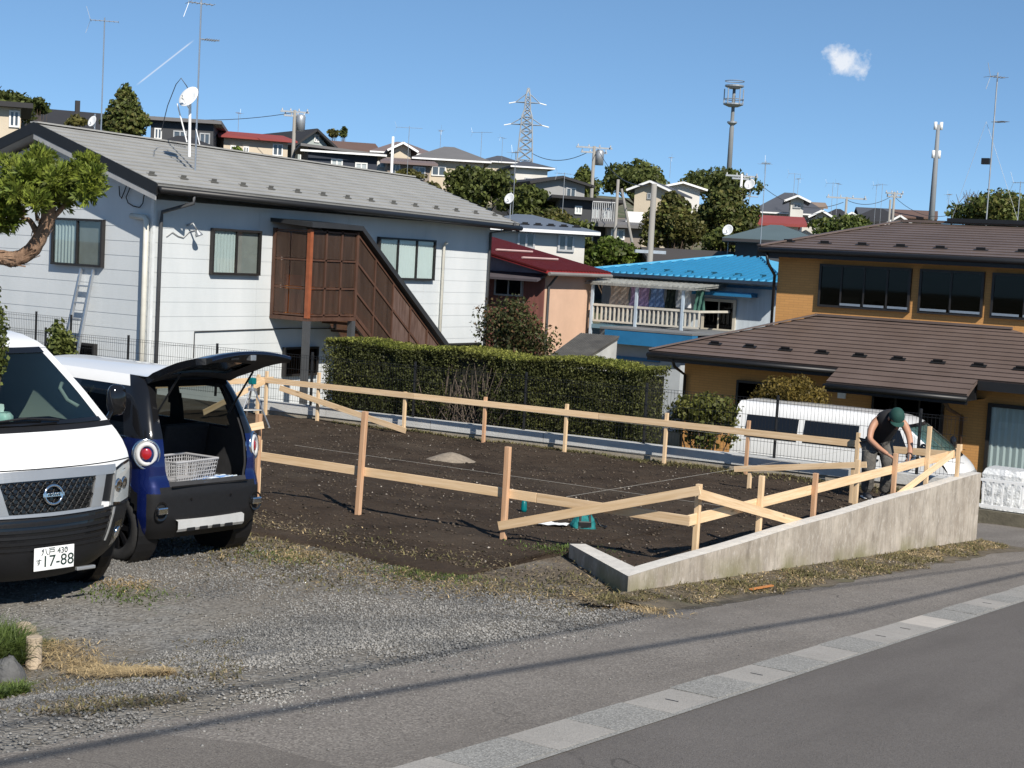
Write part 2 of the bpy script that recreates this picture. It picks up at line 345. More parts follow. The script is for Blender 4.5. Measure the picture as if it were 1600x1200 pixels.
# ================================================================== the setting: ground, road, yard, plot
K_R, Z_R = .081, .82
def zr(y):
    z = Z_R - K_R*y
    if z < -1.35: z = -1.75 + .4*math.exp((z+1.35)/.4)
    return min(z, 1.6)
def sstep(a, b, x):
    t = min(1, max(0, (x-a)/(b-a))); return t*t*(3-2*t)
BW0, BW1 = Vector((-18.2, 19.65)), Vector((-5.86, 20.46))            # back wall line
def bwy(x): return BW0.y + (x-BW0.x)*(BW1.y-BW0.y)/(BW1.x-BW0.x)
WX = -5.82                                                           # road-side face of the retaining wall
LOT = -.08
def lz(y): return LOT - .165*min(1, max(0, (y-12.2)/7.4))
_crest = [(-2500, 60), (-900, 128), (0, 138), (300, 132), (600, 118), (800, 108), (1000, 104), (1200, 96), (1400, 84), (1600, 70), (2600, 40), (4000, 30)]
def crest(px):
    for (a, h), (b, k) in zip(_crest, _crest[1:]):
        if a <= px <= b: return h+(k-h)*(px-a)/(b-a)
    return _crest[0][1] if px < 0 else _crest[-1][1]
def hill(x, y):
    d = -x*math.sin(YAW)+y*math.cos(YAW); rr_ = x*math.cos(YAW)+y*math.sin(YAW)
    if d < 40: return -1.75
    zc = 2.6 + crest(800+FPX*rr_/d)/FPX*150
    t = sstep(44, 160, d)*.35 + .65*min(1, max(0, (d-44)/112))
    z = -1.75+(zc+1.75)*t
    if d > 230: z += (-6-z)*sstep(230, 620, d)
    return z
def yard(x, y):
    """height of everything this side of the back wall"""
    if x > -5.3: return zr(y)
    t = sstep(-5.3, -7.6, x) if False else sstep(0, 1, (-5.3-x)/2.3)
    low = max(-.10, zr(y)-.9) if y < -3 else -.10
    if y > 11: return min(zr(y), LOT) if x > -6 else LOT
    return zr(y)*(1-t)+low*t
def ong(px, py):   # sighted point on the yard surface
    z = .05
    for _ in range(12): p = onz(px, py, z); z = yard(p.x, p.y)
    return p
def gz(x, y):
    if y > bwy(x)+.12 and x < WX:
        t = sstep(0, 1, (-x-6.6)/3.2); b = zr(y)*(1-t)-1.75*t
    elif x < WX-.03 and y > 11.2: b = -.6
    elif x < -40: b = -1.75
    else: b = yard(x, y)-(.006 if x > -5.9 else .03)
    return max(b, hill(x, y)) if -x*math.sin(YAW)+y*math.cos(YAW) > 44 else b
xs = sorted(set([-900, -600, -420, -320, -260, -220]+list(np.arange(-190, -40, 7.5))+list(np.arange(-40, -18, 2))+list(np.arange(-18, -6, .5))+[WX-.04, WX-.02, -5.5, -5.3, -5, -4.5, -4, -3, -2, 0, 2, 4, 6, 9, 14, 20, 30, 45, 65, 90, 130, 180, 260, 400, 900]))
ys = sorted(set([-400, -120, -60, -30, -16, -8, -4]+list(np.arange(-2, 11, .5))+[11.19, 11.21]+list(np.arange(11.5, 40, .75))+list(np.arange(40, 210, 6))+[220, 240, 270, 320, 400, 520, 700, 1100, 2500, 6000]))
def yy_(x, y):   # shear the rows so that one of them runs along the back wall
    k = sstep(12, 19, y)*sstep(60, 24, y) if y < 19 else (1-sstep(22, 50, y))
    return y + k*(bwy(max(min(x, 0), -40))-20.0)
b = MB()
ys += [20.11, 20.13]; ys.sort()
b.grid([[(x, yy_(x, y), gz(x, yy_(x, y))) for x in xs] for y in ys])
tag(b.build('ground', M_ground, smooth=False), kind='structure')

# road, drain strip, old asphalt apron
def sheet(name, x0f, x1f, ya, yb, n, dz, m, zf=None, nx=2):
    q = MB(); rows = []
    for i in range(n+1):
        y = ya+(yb-ya)*i/n; a, c_ = x0f(y), x1f(y)
        rows.append([(a+(c_-a)*j/(nx-1), y, (zf or (lambda x, y: zr(y)))(a+(c_-a)*j/(nx-1), y)+dz) for j in range(nx)])
    q.grid(rows); return tag(q.build(name, m), kind='structure')
SO = lambda y: -.0195*max(-5, min(y, 30))+.24   # the drain strip runs a little askew
sheet('road', lambda y: -3.68+SO(y), lambda y: 3.4, -30, 60, 180, .004, M_road)
wob = lambda y, s, a: a*(noise.noise(Vector((y*.9, s, 0)))+.6*noise.noise(Vector((y*3.1, s, 4))))
AE = lambda y: -5.0-.24*sstep(5.2, 8.2, y)+wob(y, 1, .12)
sheet('asphalt_apron', AE, lambda y: -3.98+SO(y), -30, 60, 360, .006, M_apron)
def drz(x, y): t = sstep(0, 1, (-x-6.6)/3.2); return zr(y)*(1-t)-1.75*t
sheet('driveway', lambda y: -9.0, lambda y: -5.0, 20.7, 24.7, 20, .008, M_apron, drz, 24)
pm = MB(); n0 = 26
rows = []
for i in range(n0+1):
    y = -2+7.1*i/n0; rows.append([(-4.93+wob(y, 7, .05), y, zr(y)+.009), (-4.0+SO(y), y, zr(y)+.009)] if y < 4.9 else [(-4.93+(y-4.9)*2.2+wob(y, 7, .05), y, zr(y)+.009), (-4.0+SO(y), y, zr(y)+.009)])
pm.grid(rows); tag(pm.build('asphalt_patch', M_patch), kind='structure')
sheet('verge_bank', lambda y: WX-.01, lambda y: AE(y)+.03+.05*noise.noise(Vector((y*2.3, 8, 0))), 10.6, 21.0, 220, .0085, M_verge, lambda x, y: zr(y)+.035*max(0, 1-(x-WX)/.45)*(1 if x < -5.3 else 0), 7)
# drain strip: cast slabs, smooth and pebbled ones in turn
strip = MB(); y = -3.0
strip.grid([[(-4.02+SO(yy), yy, zr(yy)-.02), (-3.66+SO(yy), yy, zr(yy)-.02)] for yy in np.arange(-4, 40, .5)])
strip_o = tag(strip.build('drain_strip', M_conc), kind='structure')
def _slab(base, fleck, k):
    def f(t, b_):
        v = g_pos(t); b_.inputs['Roughness'].default_value = .9
        vo = g_voro(t, v, 110); s = t.nodes.new('ShaderNodeSeparateColor'); t.links.new(vo.outputs['Color'], s.inputs[0])
        c = g_mix(t, g_range(t, g_noise(t, v, 3, 5), .35, .65), tuple(x*.85 for x in base), base); c = g_mix(t, g_range(t, s.outputs[0], .3, 1, 0, k), c, fleck)
        c = g_mix(t, g_range(t, s.outputs[1], .6, 1, 0, k*.8), c, tuple(x*.4 for x in base))
        t.links.new(c, b_.inputs['Base Color']); g_bump(t, b_, vo.outputs['Distance'], .2+k*.5, .006)
    return f
SL = [ramp_mat('smooth_slab', _slab((.335, .315, .288), (.4, .375, .34), .35)), ramp_mat('pebbled_slab', _slab((.25, .243, .225), (.39, .38, .355), .7)),
      ramp_mat('grey_slab', _slab((.3, .287, .265), (.39, .375, .345), .5)), ramp_mat('pale_slab', _slab((.47, .43, .385), (.52, .48, .43), .2))]
rs = random.Random(5); y = -2.2; i = 0
while y < 27:
    ln = rs.choice((.6, .6, .62, .58)); k = (0, 1)[i % 2] if y < 9.2 else rs.choice((0, 2, 1, 2))
    if 11.9 < y < 12.6: k = 3
    a, e = y+.006, y+ln-.006; dz = .010+rs.uniform(-.002, .003)
    q = MB(); xa, xb = (-4.0+rs.uniform(-.006, .006), -3.70); w2 = lambda x, y_: x+SO(y_)
    q.hexa([(w2(xa, a), a, zr(a)-.05), (w2(xb, a), a, zr(a)-.05), (w2(xb, e), e, zr(e)-.05), (w2(xa, e), e, zr(e)-.05), (w2(xa, a), a, zr(a)+dz), (w2(xb, a), a, zr(a)+dz), (w2(xb, e), e, zr(e)+dz), (w2(xa, e), e, zr(e)+dz)])
    if k in (0, 3) and rs.random() < .45:   # lifting slot
        q.box(-3.89+SO(y), -3.81+SO(y), (a+e)/2-.004, (a+e)/2+.004, zr((a+e)/2)+dz-.004, zr((a+e)/2)+dz+.0025, 1)
    q.build('slab', [SL[k], M_black], strip_o); y += ln; i += 1
q = MB(); q.grid([[(-3.70+SO(yy), yy, zr(yy)+.008), (-3.665+SO(yy), yy, zr(yy)+.008)] for yy in np.arange(-4, 40, .25)]); q.build('edge_strip', SL[1], strip_o)

# gravel yard
def yz(x, y): return yard(x, y)
q = MB(); gx = [-60, -40, -30, -24, -20]+list(np.arange(-18, -7.6, .5))+list(np.arange(-7.6, -4.5, .15)); gy = list(np.arange(-12, 12.8, .4))
q.grid([[(x, y, min(yard(x, min(y, 10.9))+.003, 9 if x < -6.2 else zr(y)-.002)) for x in gx] for y in gy])
q.grid([[(x, y, lz(y)-.01) for x in (-60, -40, -30, -18.1)] for y in (11.5, 14, 17, 20.5)])
tag(q.build('gravel_yard', M_gravel), kind='structure')
def scatter_stones(name, n, pos, smin, smax, m, flat=.6, zf=None, sink=.25):
    P = pos(n); n = len(P); size = smin+(smax-smin)*rng.random(n)**2.2
    base = np.array([(1, 0, 0), (0, 1, 0), (-1, 0, 0), (0, -1, 0), (0, 0, 1), (0, 0, -1)], float)
    V = base[None]*(.6+.5*rng.random((n, 6, 1)))+.25*(rng.random((n, 6, 3))-.5)
    V[:, :, 2] *= flat; V *= size[:, None, None]*.5
    an = rng.random(n)*6.283; c, s = np.cos(an), np.sin(an); X = V[:, :, 0]*c[:, None]-V[:, :, 1]*s[:, None]; Y = V[:, :, 0]*s[:, None]+V[:, :, 1]*c[:, None]
    V[:, :, 0], V[:, :, 1] = X, Y
    V += P[:, None, :]; V[:, :, 2] += (size*flat*sink)[:, None]
    f = np.array([(0, 1, 4), (1, 2, 4), (2, 3, 4), (3, 0, 4), (1, 0, 5), (2, 1, 5), (3, 2, 5), (0, 3, 5)])
    F = (f[None]+np.arange(n)[:, None, None]*6).reshape(-1, 3)
    return fast_mesh(name, V.reshape(-1, 3), F, m)
M_stone = mat('gravel_stone', (.12, .12, .118), .85, .3, 1.1, base2=(.25, .24, .222), island=.5)
def gravel_pos(n):
    out_ = []
    while len(out_) < n:
        d = 5.5+8.5*rng.random()**1.25; px = -120+1150*rng.random(); p = CAM+Vector((ray(px, 600).x, ray(px, 600).y, 0))*d
        x, y = p.x, p.y
        e = AE(y)
        if x > e+.45*rng.random()**3 or y > 11.3 or x < -12: continue
        bare = noise.noise(Vector((x*.55, y*.55, 3.3)))+.55*noise.noise(Vector((x*1.7, y*1.7, 1.3)))
        if rng.random() < sstep(.0, .45, bare)*.9: continue
        if rng.random() < sstep(9.4, 11.2, y)*.93: continue
        out_.append((x, y, yard(x, y)+.004-(.0 if x < -5.3 else 0)))
    return np.array(out_)
tag(scatter_stones('gravel', 70000, gravel_pos, .009, .031, M_stone), 'loose grey crushed gravel covering the parking yard', 'gravel', kind='stuff')
def road_grit(n):
    out_ = []
    while len(out_) < n:
        y = 3.5+14*rng.random(); x = AE(y)+1.15*rng.random()**1.6
        out_.append((x, y, zr(y)+.007))
    return np.array(out_)
tag(scatter_stones('loose_grit', 1500, road_grit, .006, .017, M_stone), 'loose grit lying on the old asphalt beside the road', 'grit', kind='stuff')

# dark soil of the building plot
def soil_z(x, y):
    v = Vector((x, y, 0))
    h = .035*noise.noise(v*.8)+.020*noise.noise(v*2.6+Vector((9, 1, 0)))+.010*noise.noise(v*7)+.006*noise.noise(v*17)
    edge = sstep(11.0, 12.2, y)
    return lz(y) + h*(.35+.65*edge) + .012
q = MB(); sx = np.arange(-18.2, WX-.12, .075); n_ = 118
rows = []
for j in range(n_+1):
    row = []
    for x in sx:
        y0 = 10.75+.35*noise.noise(Vector((x*.7, 2, 0)))+.12*noise.noise(Vector((x*3, 5, 0)))
        if x > -7.25: y0 = max(y0, 11.0+(-5.9-x)*.95)
        y1 = bwy(x)-.03; y = y0+(y1-y0)*j/n_
        row.append((x, y, soil_z(x, y)-(.035 if j == 0 else 0)))
    rows.append(row)
q.grid(rows); tag(q.build('plot_soil', M_soil, smooth=True), kind='structure')
M_clod = mat('soil_clod', (.04, .03, .022), .95, .3, 2, base2=(.085, .066, .048), island=.6)
M_chip = mat('pale_pebble', (.16, .135, .11), .9, .3, 2, base2=(.3, .27, .235), island=.6)
def soil_pos(n):
    out_ = []
    while len(out_) < n:
        y = 11.0+9.5*rng.random()**1.2; x = -16.5+10.5*rng.random()
        if y > bwy(x)-.1: continue
        if x > -7.3 and y < 11.2+(-5.9-x)*.95: continue
        out_.append((x, y, soil_z(x, y)))
    return np.array(out_)
tag(scatter_stones('soil_clods', 11000, soil_pos, .012, .055, M_clod, .55), 'dark crumbled soil clods strewn over the plot', 'soil', kind='stuff')
tag(scatter_stones('pale_pebbles', 900, soil_pos, .01, .042, M_chip, .6), 'pale pebbles and chips scattered over the dark soil', 'pebbles', kind='stuff')

# grass, weeds and straw (blades are single bent slivers)
def blades(name, P, h0, h1, wd, lean, m, parent=None, seg=2):
    P = np.asarray(P, float); n = len(P); h = h0+(h1-h0)*rng.random(n); a = rng.random(n)*6.283; l = lean*(.3+rng.random(n))
    dx, dy = np.cos(a), np.sin(a); wx, wy = -np.sin(a), np.cos(a); V = np.zeros((n, 5, 3)); wv = wd*(.6+.8*rng.random(n))
    for k, (t, ww) in enumerate(((0, 1), (.55, .75))):
        for e, sg in ((0, -1), (1, 1)):
            V[:, k*2+e, 0] = P[:, 0]+dx*l*h*t*t*1.2+wx*wv*ww*sg*.5; V[:, k*2+e, 1] = P[:, 1]+dy*l*h*t*t*1.2+wy*wv*ww*sg*.5; V[:, k*2+e, 2] = P[:, 2]+h*t*(1-.25*l*t)
    V[:, 4, 0] = P[:, 0]+dx*l*h*1.2; V[:, 4, 1] = P[:, 1]+dy*l*h*1.2; V[:, 4, 2] = P[:, 2]+h*np.maximum(.12, 1-.45*l)
    i5 = np.arange(n)[:, None]*5
    F = np.concatenate([i5+np.array([[0, 1, 3]]), i5+np.array([[0, 3, 2]]), i5+np.array([[2, 3, 4]])])
    return fast_mesh(name, V.reshape(-1, 3), F, m, parent=parent)
M_grass = mat('green_grass', (.07, .115, .022), .6, .3, 2.5, island=.5, base2=(.13, .17, .04), trans=.3)
M_weed = mat('dull_weeds', (.085, .085, .028), .7, .3, 2.5, base2=(.2, .165, .075), island=.5, trans=.25)
M_straw = mat('dry_straw', (.3, .215, .11), .8, .3, 3, base2=(.52, .40, .22), island=.4, trans=.2)
M_litter = mat('brown_litter', (.075, .058, .036), .9, .3, 3, base2=(.2, .16, .1), island=.5)
def verge(n, w):
    y = 10.2+11*rng.random(n); wd = .58*(1-.35*np.abs((y-15)/6))*np.where(y < 11.2, .5, 1)+.2*np.array([noise.noise(Vector((a*1.3, 0, 0)))+.5*noise.noise(Vector((a*4.3, 3, 0))) for a in y]); x = WX+.01+wd*rng.random(n)**w
    k = (y < 20.9); return np.stack([x, y, np.array([zr(b_)+.03*max(0, 1-(a_-WX)/.45)*(1 if a_ < -5.3 else 0) for a_, b_ in zip(x, y)])+.005], 1)[k]
def clumpy(P, s, th):
    k = np.array([noise.noise(Vector((p[0]*s, p[1]*s, 2.2)))+.35*rng.normal() > th for p in P]); return P[k]
tag(blades('verge_litter', verge(13000, 1.0), .01, .03, .015, 2.5, M_litter), 'dead brown litter along the foot of the retaining wall', 'leaf litter', kind='stuff')
tag(blades('verge_weeds', clumpy(verge(11000, .95), 2.4, .1), .015, .075, .011, 1.6, M_weed), 'low green weeds along the foot of the retaining wall', 'weeds', kind='stuff')
tag(blades('verge_straw', clumpy(verge(9000, .8), 2.0, .0), .015, .05, .009, 2.2, M_straw), 'dry straw along the foot of the retaining wall', 'straw', kind='stuff')
tag(scatter_stones('verge_pebbles', 2600, lambda n: verge(n, 1.0), .01, .04, M_chip, .6), 'small pebbles among the weeds below the retaining wall', 'pebbles', kind='stuff')
def border(n):   # the weedy belt between gravel and soil
    x = -12.5+6.9*rng.random(n); y = 10.55+.55*rng.normal(size=n)*.8+.25*np.sin(x*1.7)
    k = ~((x > -7.2) & (y > 11.0+(-5.9-x)*.95)) & (y < 11.9)
    x, y = x[k], y[k]; return np.stack([x, y, [max(yard(a, b_), soil_z(a, b_) if b_ > 11.1 else -9)+.003 for a, b_ in zip(x, y)]], 1)
tag(blades('border_weeds', clumpy(border(11000), .9, .15), .015, .06, .011, 1.5, M_weed), 'thin green weeds between the gravel and the dark soil', 'weeds', kind='stuff')
tag(blades('border_straw', clumpy(border(7000), 1.1, .15), .012, .04, .009, 2.6, M_straw), 'dry straw between the gravel and the dark soil', 'straw', kind='stuff')
tag(blades('border_litter', border(9000), .01, .025, .015, 2.6, M_litter), 'brown litter between the gravel and the dark soil', 'leaf litter', kind='stuff')
def backstrip(n):
    x = -16+9.9*rng.random(n); y = np.array([bwy(a)-.04-.5*rng.random()**2*sstep(-13, -8, a)-.1*rng.random() for a in x]); return np.stack([x, y, [soil_z(a, b_) for a, b_ in zip(x, y)]], 1)
tag(blades('back_weeds', clumpy(backstrip(5000), .9, -.1), .02, .07, .014, 1.4, M_weed), 'weeds growing along the foot of the back boundary wall', 'weeds', kind='stuff')

# retaining wall along the road with its short return
def wtop(y): return .10 - .0015*(y-11) + .004*math.sin(y*2.3)
Y0, Y1 = 10.98, 20.72
rw = wthing('retaining_wall', 'weathered grey concrete retaining wall beside the road, tall at its far end', 'wall', (WX-.07, Y0, zr(Y0)))
def f(b_):
    yl = np.linspace(Y0, Y1, 40)
    b_.grid([[(WX, y, zr(y)-.15), (WX, y, zr(y)+(wtop(y)-zr(y))*.5), (WX, y, wtop(y))] for y in yl])
    b_.grid([[(WX-.15, y, -.5), (WX-.15, y, wtop(y))] for y in [Y0+.38]+[q for q in yl if q > Y0+.4]])
    b_.quad((WX, Y1, -1.3), (WX-.15, Y1, -1.3), (WX-.15, Y1, wtop(Y1)), (WX, Y1, wtop(Y1)))
    ex, ey = -7.02, 12.08; u = Vector((ex-WX, ey-Y0, 0)).normalized(); nn = Vector((-u.y, u.x, 0))*-.15
    nn = Vector((u.y, -u.x, 0))*.15
    A, E_ = Vector((WX, Y0, 0)), Vector((ex, ey, 0)); zt = lambda p: wtop(Y0) - .05*((p-A).length/1.6)
    b_.quad((A.x, A.y, -.4), (E_.x, E_.y, -.4), (E_.x, E_.y, zt(E_)), (A.x, A.y, zt(A)))
    B2, E2 = Vector((WX-.15, Y0+.38, 0)), E_+nn
    b_.quad((B2.x, B2.y, -.4), (E2.x, E2.y, -.4), (E2.x, E2.y, zt(E_)), (B2.x, B2.y, zt(A)))
    b_.quad((E_.x, E_.y, -.4), (E2.x, E2.y, -.4), (E2.x, E2.y, zt(E_)), (E_.x, E_.y, zt(E_)))
pt('wall_body', f, M_wall, rw)
def f(b_):
    yl = np.linspace(Y0, Y1, 40)
    b_.grid([[(WX-.15, y+(.38*(i == 0) or .13*(i == 1)), wtop(y)+.002), (WX-.06, y+.15*(i == 0), wtop(y)+.004), (WX, y, wtop(y)+.001)] for i, y in enumerate(yl)])
    ex, ey = -7.02, 12.08; u = Vector((ex-WX, ey-Y0, 0)).normalized(); nn = Vector((u.y, -u.x, 0))*.15; z0, z1 = wtop(Y0)+.001, wtop(Y0)-.049
    E2 = Vector((ex, ey, 0))+nn; b_.quad((WX, Y0, z0), (ex, ey, z1), (E2.x, E2.y, z1), (WX-.15, Y0+.38, z0+.001))
pt('wall_top', f, M_walltop, rw)

# low back boundary wall: blockwork with a pale coping
bw = wthing('boundary_wall', 'low concrete boundary wall behind the plot with pale top, below the hedge', 'wall', (BW0.x, BW0.y, LOT))
du_ = (BW1-BW0).normalized(); dn_ = Vector((-du_.y, du_.x))
def bwp(x, o, z): y = bwy(x); return (x+dn_.x*o, y+dn_.y*o, z)
def bwtop(x): return -.025+.015*(x+18.2)/12.34
def f(b_):
    X = np.linspace(-18.2, -5.99, 30); b_.grid([[bwp(x, 0, -.5), bwp(x, 0, bwtop(x)-.13)] for x in X]); b_.grid([[bwp(x, .16, -1.9), bwp(x, .16, bwtop(x)-.01)] for x in X])
    b_.quad(bwp(-18.2, 0, -.5), bwp(-18.2, .16, -.5), bwp(-18.2, .16, bwtop(-18.2)-.1), bwp(-18.2, 0, bwtop(-18.2)-.1))
pt('footing', f, M_conctan, bw)
xx = -18.2; k = 0
while xx < -6.05:
    e = min(xx+1.998, -5.99)
    def f(b_):
        a, c_ = xx+.004, e-.004
        b_.hexa([bwp(a, -.02, bwtop(a)-.14), bwp(c_, -.02, bwtop(c_)-.14), bwp(c_, .17, bwtop(c_)-.14), bwp(a, .17, bwtop(a)-.14), bwp(a, -.02, bwtop(a)), bwp(c_, -.02, bwtop(c_)), bwp(c_, .17, bwtop(c_)), bwp(a, .17, bwtop(a))])
    pt('coping_block', f, mat('pale_coping', (.5, .5, .485), .88, .1, 4, .25, 50), bw); xx += 2

# ================================================================== batter boards on the plot
ZRL = .40; FY, BY, RX, LX = 12.45, 19.62, -6.05, -17.3
def timber(name, parent, p0, p1, w, t, side, m):   # modelled along its own x axis, so that the grain follows the length
    p0, p1 = Vector(p0), Vector(p1); ax = (p1-p0).normalized(); sd_ = Vector(side); sd_ = (sd_-ax*sd_.dot(ax)).normalized(); u = sd_.cross(ax); L_ = (p1-p0).length
    o = MB().box(-L_/2, L_/2, -w/2, w/2, -t/2, t/2).build(name, m, parent, bevel=.002); c = (p0+p1)/2
    o.matrix_basis = Matrix(((ax.x, u.x, sd_.x, c.x), (ax.y, u.y, sd_.y, c.y), (ax.z, u.z, sd_.z, c.z), (0, 0, 0, 1))); return o
def stake(parent, x, y, top, w=.045, m=None, tilt=(0, 0)):
    z0 = soil_z(x, y)-.25; return timber('stake', parent, (x, y, z0), (x+tilt[0], y+tilt[1], top), w, w, (0, 1, 0), m or M_wood)
def board(name, parent, p0, p1, side, w=.09, t=.016, m=None): return timber(name, parent, p0, p1, w, t, side, m or M_wood)
def stk(px, py0, plane, v): # x or y of a sighted stake on its line
    return (onz(px, py0, ZRL).x if plane == 'y' else onz(px, py0, ZRL).y)
G_ = 'timber batter boards around the plot'
# rear line
RA, RB = Vector((-17.45, 19.45, 0)), Vector((-7.05, 20.05, 0))
def onl(px, py, o_=0):   # sighted point on the upright plane of the rear line, o_ behind it
    d_ = (RB-RA).normalized(); n_ = Vector((-d_.y, d_.x, 0)); r_ = ray(px, py); return CAM + r_*((RA+n_*o_-CAM).dot(n_)/r_.dot(n_))
rly = lambda x: RA.y+(x-RA.x)*(RB.y-RA.y)/(RB.x-RA.x)
fr = wthing('batter_board', 'long pine batter board on stakes along the back wall, in front of the hedge', 'batter board', (-12, rly(-12), lz(19.7)), G_)
for px, yt, yb in ((403, 585, 650), (497, 582, 660), (632, 612, 676), (757, 620, 693), (884, 631, 708), (1040, 645, 720), (1168, 657, 727)):
    p = onl(px, (yt+yb)/2, .035); stake(fr, p.x, p.y, onl(px, yt, .035).z, m=random.choice((M_wood, M_wood, M_woodr)))
xs_ = [-17.45, -14.35, -11.15, -7.05]
for a, e in zip(xs_, xs_[1:]): board('rail', fr, (a+.003, rly(a), ZRL-.045), (e-.003, rly(e), ZRL-.045), (-.06, 1, 0))
board('brace', fr, onl(437, 606, -.05), onl(634, 673, -.05), (-.06, 1, 0))
# rear line beyond the worker
fr = wthing('batter_board', 'short level batter board in the far corner behind the bending worker', 'batter board', (-6.5, BY+.3, lz(BY)), G_)
board('rail', fr, ony(1357, 699, BY+.3), ony(1492, 711, BY+.3), (0, 1, 0))
for px, yt in ((1340, 676), (1497, 694)): stake(fr, ony(px, yt+20, BY+.33).x, BY+.33, ony(px, yt, BY+.33).z)
# front line
fr = wthing('batter_board', 'long pine batter board on stakes at the near side of the plot with slanting brace', 'batter board', (-8.5, FY, lz(FY)), G_)
for px, yt, m_ in ((567, 643, M_woodr), (797, 699, M_woodr)):
    x = ony(px, 760, FY+.035).x; stake(fr, x, FY-.035, ony(px+4, yt, FY-.035).z, .05, m_, (.04 if px == 567 else 0, 0))
stake(fr, -11.12, FY+.035, .52)
for a, e in ((-11.35, -7.62), (-7.614, -6.02)): board('rail', fr, (a, FY, ZRL-.045), (e, FY, ZRL-.045), (0, 1, 0))
board('brace', fr, ony(779, 822, FY-.075), ony(1094, 766, FY-.075), (0, 1, 0), .085)
# side line along the road wall
fr = wthing('batter_board', 'pine batter board running along the road wall to the worker, with two slanting braces', 'batter board', (RX, 16, lz(16)), G_)
for px, yt, o_, m_ in ((1090, 757, -.0, M_wood), (1188, 744, .035, M_wood), (1272, 740, .035, M_woodr), (1338, 719, -.035, M_wood), (1397, 709, .035, M_woodr), (1450, 667, .035, M_wood)):
    y = onx(px, yt+40, RX+o_).y; stake(fr, RX+o_, y, onx(px, yt, RX+o_).z, .048, m_)
for a, e in ((FY+.02, 15.2), (15.206, 18.1), (18.106, 20.35)): board('rail', fr, (RX, a, ZRL-.05), (RX, e, ZRL-.05), (1, 0, 0), .1)
board('brace', fr, onx(1093, 772, RX+.07), onx(1268, 822, RX+.07), (1, 0, 0), .09)
board('brace', fr, onx(1392, 782, RX+.075), onx(1503, 699, RX+.075), (1, 0, 0), .085)
# loose low rail near the back corner and the left line
fr = wthing('batter_board', 'single low board nailed to two stakes in front of the white van', 'batter board', (-8, 18.4, lz(18.4)), G_)
pa, pe = ony(1147, 733, 18.5), ony(1354, 726, 18.5); board('rail', fr, pa, pe, (0, 1, 0), .075)
for t in (.12, .9):
    p = pa.lerp(pe, t); stake(fr, p.x, p.y+.03, p.z+.02)
fr = wthing('batter_board', 'batter board at the left end of the plot, mostly behind the blue car', 'batter board', (LX, 16, lz(16)), G_)
for y in (13.0, 15.2, 17.4, 19.5): stake(fr, LX+.035, y, .5)
board('rail', fr, (LX, 12.5, ZRL-.045), (LX, 19.7, ZRL-.045), (1, 0, 0)); board('brace', fr, (LX+.08, 19.4, .34), (LX+.08, 18.0, -.1), (1, 0, 0))
sb = wthing('wooden_stake', 'short split pine stake with small cross board right of the blue car', 'stake', (-10.7, 12.9, lz(12.9)))
pA = at(404, 668, 16.0); stake(sb, pA.x, pA.y, pA.z+.14, .05, M_woodr); board('cross_board', sb, at(386, 669, 15.9), at(412, 664, 15.9), (0, 1, 0), .075, .02)
# mason's lines
M_string = mat('white_string', (.42, .4, .36), .8)
for lab, p0, p1 in (('taut white mason line stretched along the back batter board', (-17, 18.9, .405), (-6.05, 18.95, .405)),
                    ('taut white mason line stretched across the plot near the road wall', (-7.3, 12.45, .405), (-6.9, 19.6, .405)),
                    ('taut white mason line stretched along the middle of the plot', (-16.5, 16.2, .405), (-6.05, 15.9, .405)),
                    ('taut white mason line stretched along the near batter board', (-11.2, 13.15, .405), (-6.05, 13.2, .405))):
    q = MB().tube([p0, p1], .0013, 4); tag(q.build('mason_line', M_string), lab, 'string', 'mason lines across the plot')

# things lying on the plot
p = onz(705, 721, lz(17)); q = MB(); n = 22; rows = []
for i in range(7):
    r_ = .33*i/6; h = .13*(1-(i/6)**1.4); rows.append([(p.x+math.cos(2*math.pi*j/n)*r_*(1.15+.2*noise.noise(Vector((j*.9, i, 0)))), p.y+math.sin(2*math.pi*j/n)*r_*(1+.25*noise.noise(Vector((j*.7, i, 5)))), soil_z(p.x, p.y)+h+.02*noise.noise(Vector((j, i*2, 3)))-.02) for j in list(range(n))+[0]])
q.grid(rows); tag(q.build('sand_heap', mat('sand', (.26, .215, .165), .95, .25, 14, .5, 60), smooth=True), 'small heap of pale sand on the dark soil of the plot', 'sand heap')
M_teal = mat('teal_plastic', (.0, .14, .15), .4, .15, 12)
p = onz(912, 826, lz(13.4)); tb = thing('tool_bag', 'small teal and black tool bag on the soil behind the crossed boards', 'tool bag', (p.x, p.y, soil_z(p.x, p.y)), R(40))
def f(b_):
    for i, (w_, h_) in enumerate(((.11, 0), (.125, .05), (.115, .1), (.07, .135))): pass
    b_.grid([[((.13-.06*(k/6)**2)*math.copysign(abs(math.cos(a))**.6, math.cos(a))*(1+.28*noise.noise(Vector((math.cos(a)*1.7, math.sin(a)*1.7, k*.35)))), (.085-.035*(k/6)**2)*math.copysign(abs(math.sin(a))**.6, math.sin(a))*(1+.3*noise.noise(Vector((math.cos(a)*1.9, math.sin(a)*1.9, 3+k*.35)))), (.135*k/6)*(1+.3*noise.noise(Vector((math.cos(a)*1.2, math.sin(a)*1.2, 8))))) for a in np.linspace(0, 6.2832, 30)] for k in range(7)])
    b_.grid([[(r_*.07*math.cos(a)*(1+.2*math.sin(3*a)), r_*.05*math.sin(a), .135*(1+.3*noise.noise(Vector((math.cos(a)*1.2*r_, math.sin(a)*1.2*r_, 8))))+.012*math.sin(a*3)*r_) for a in np.linspace(0, 6.2832, 30)] for r_ in (1, .5, 0)])
pt('bag_body', f, mat('teal_canvas', (.0, .10, .11), .75, .3, 14, .5, 40, base2=(.01, .2, .2)), tb, True)
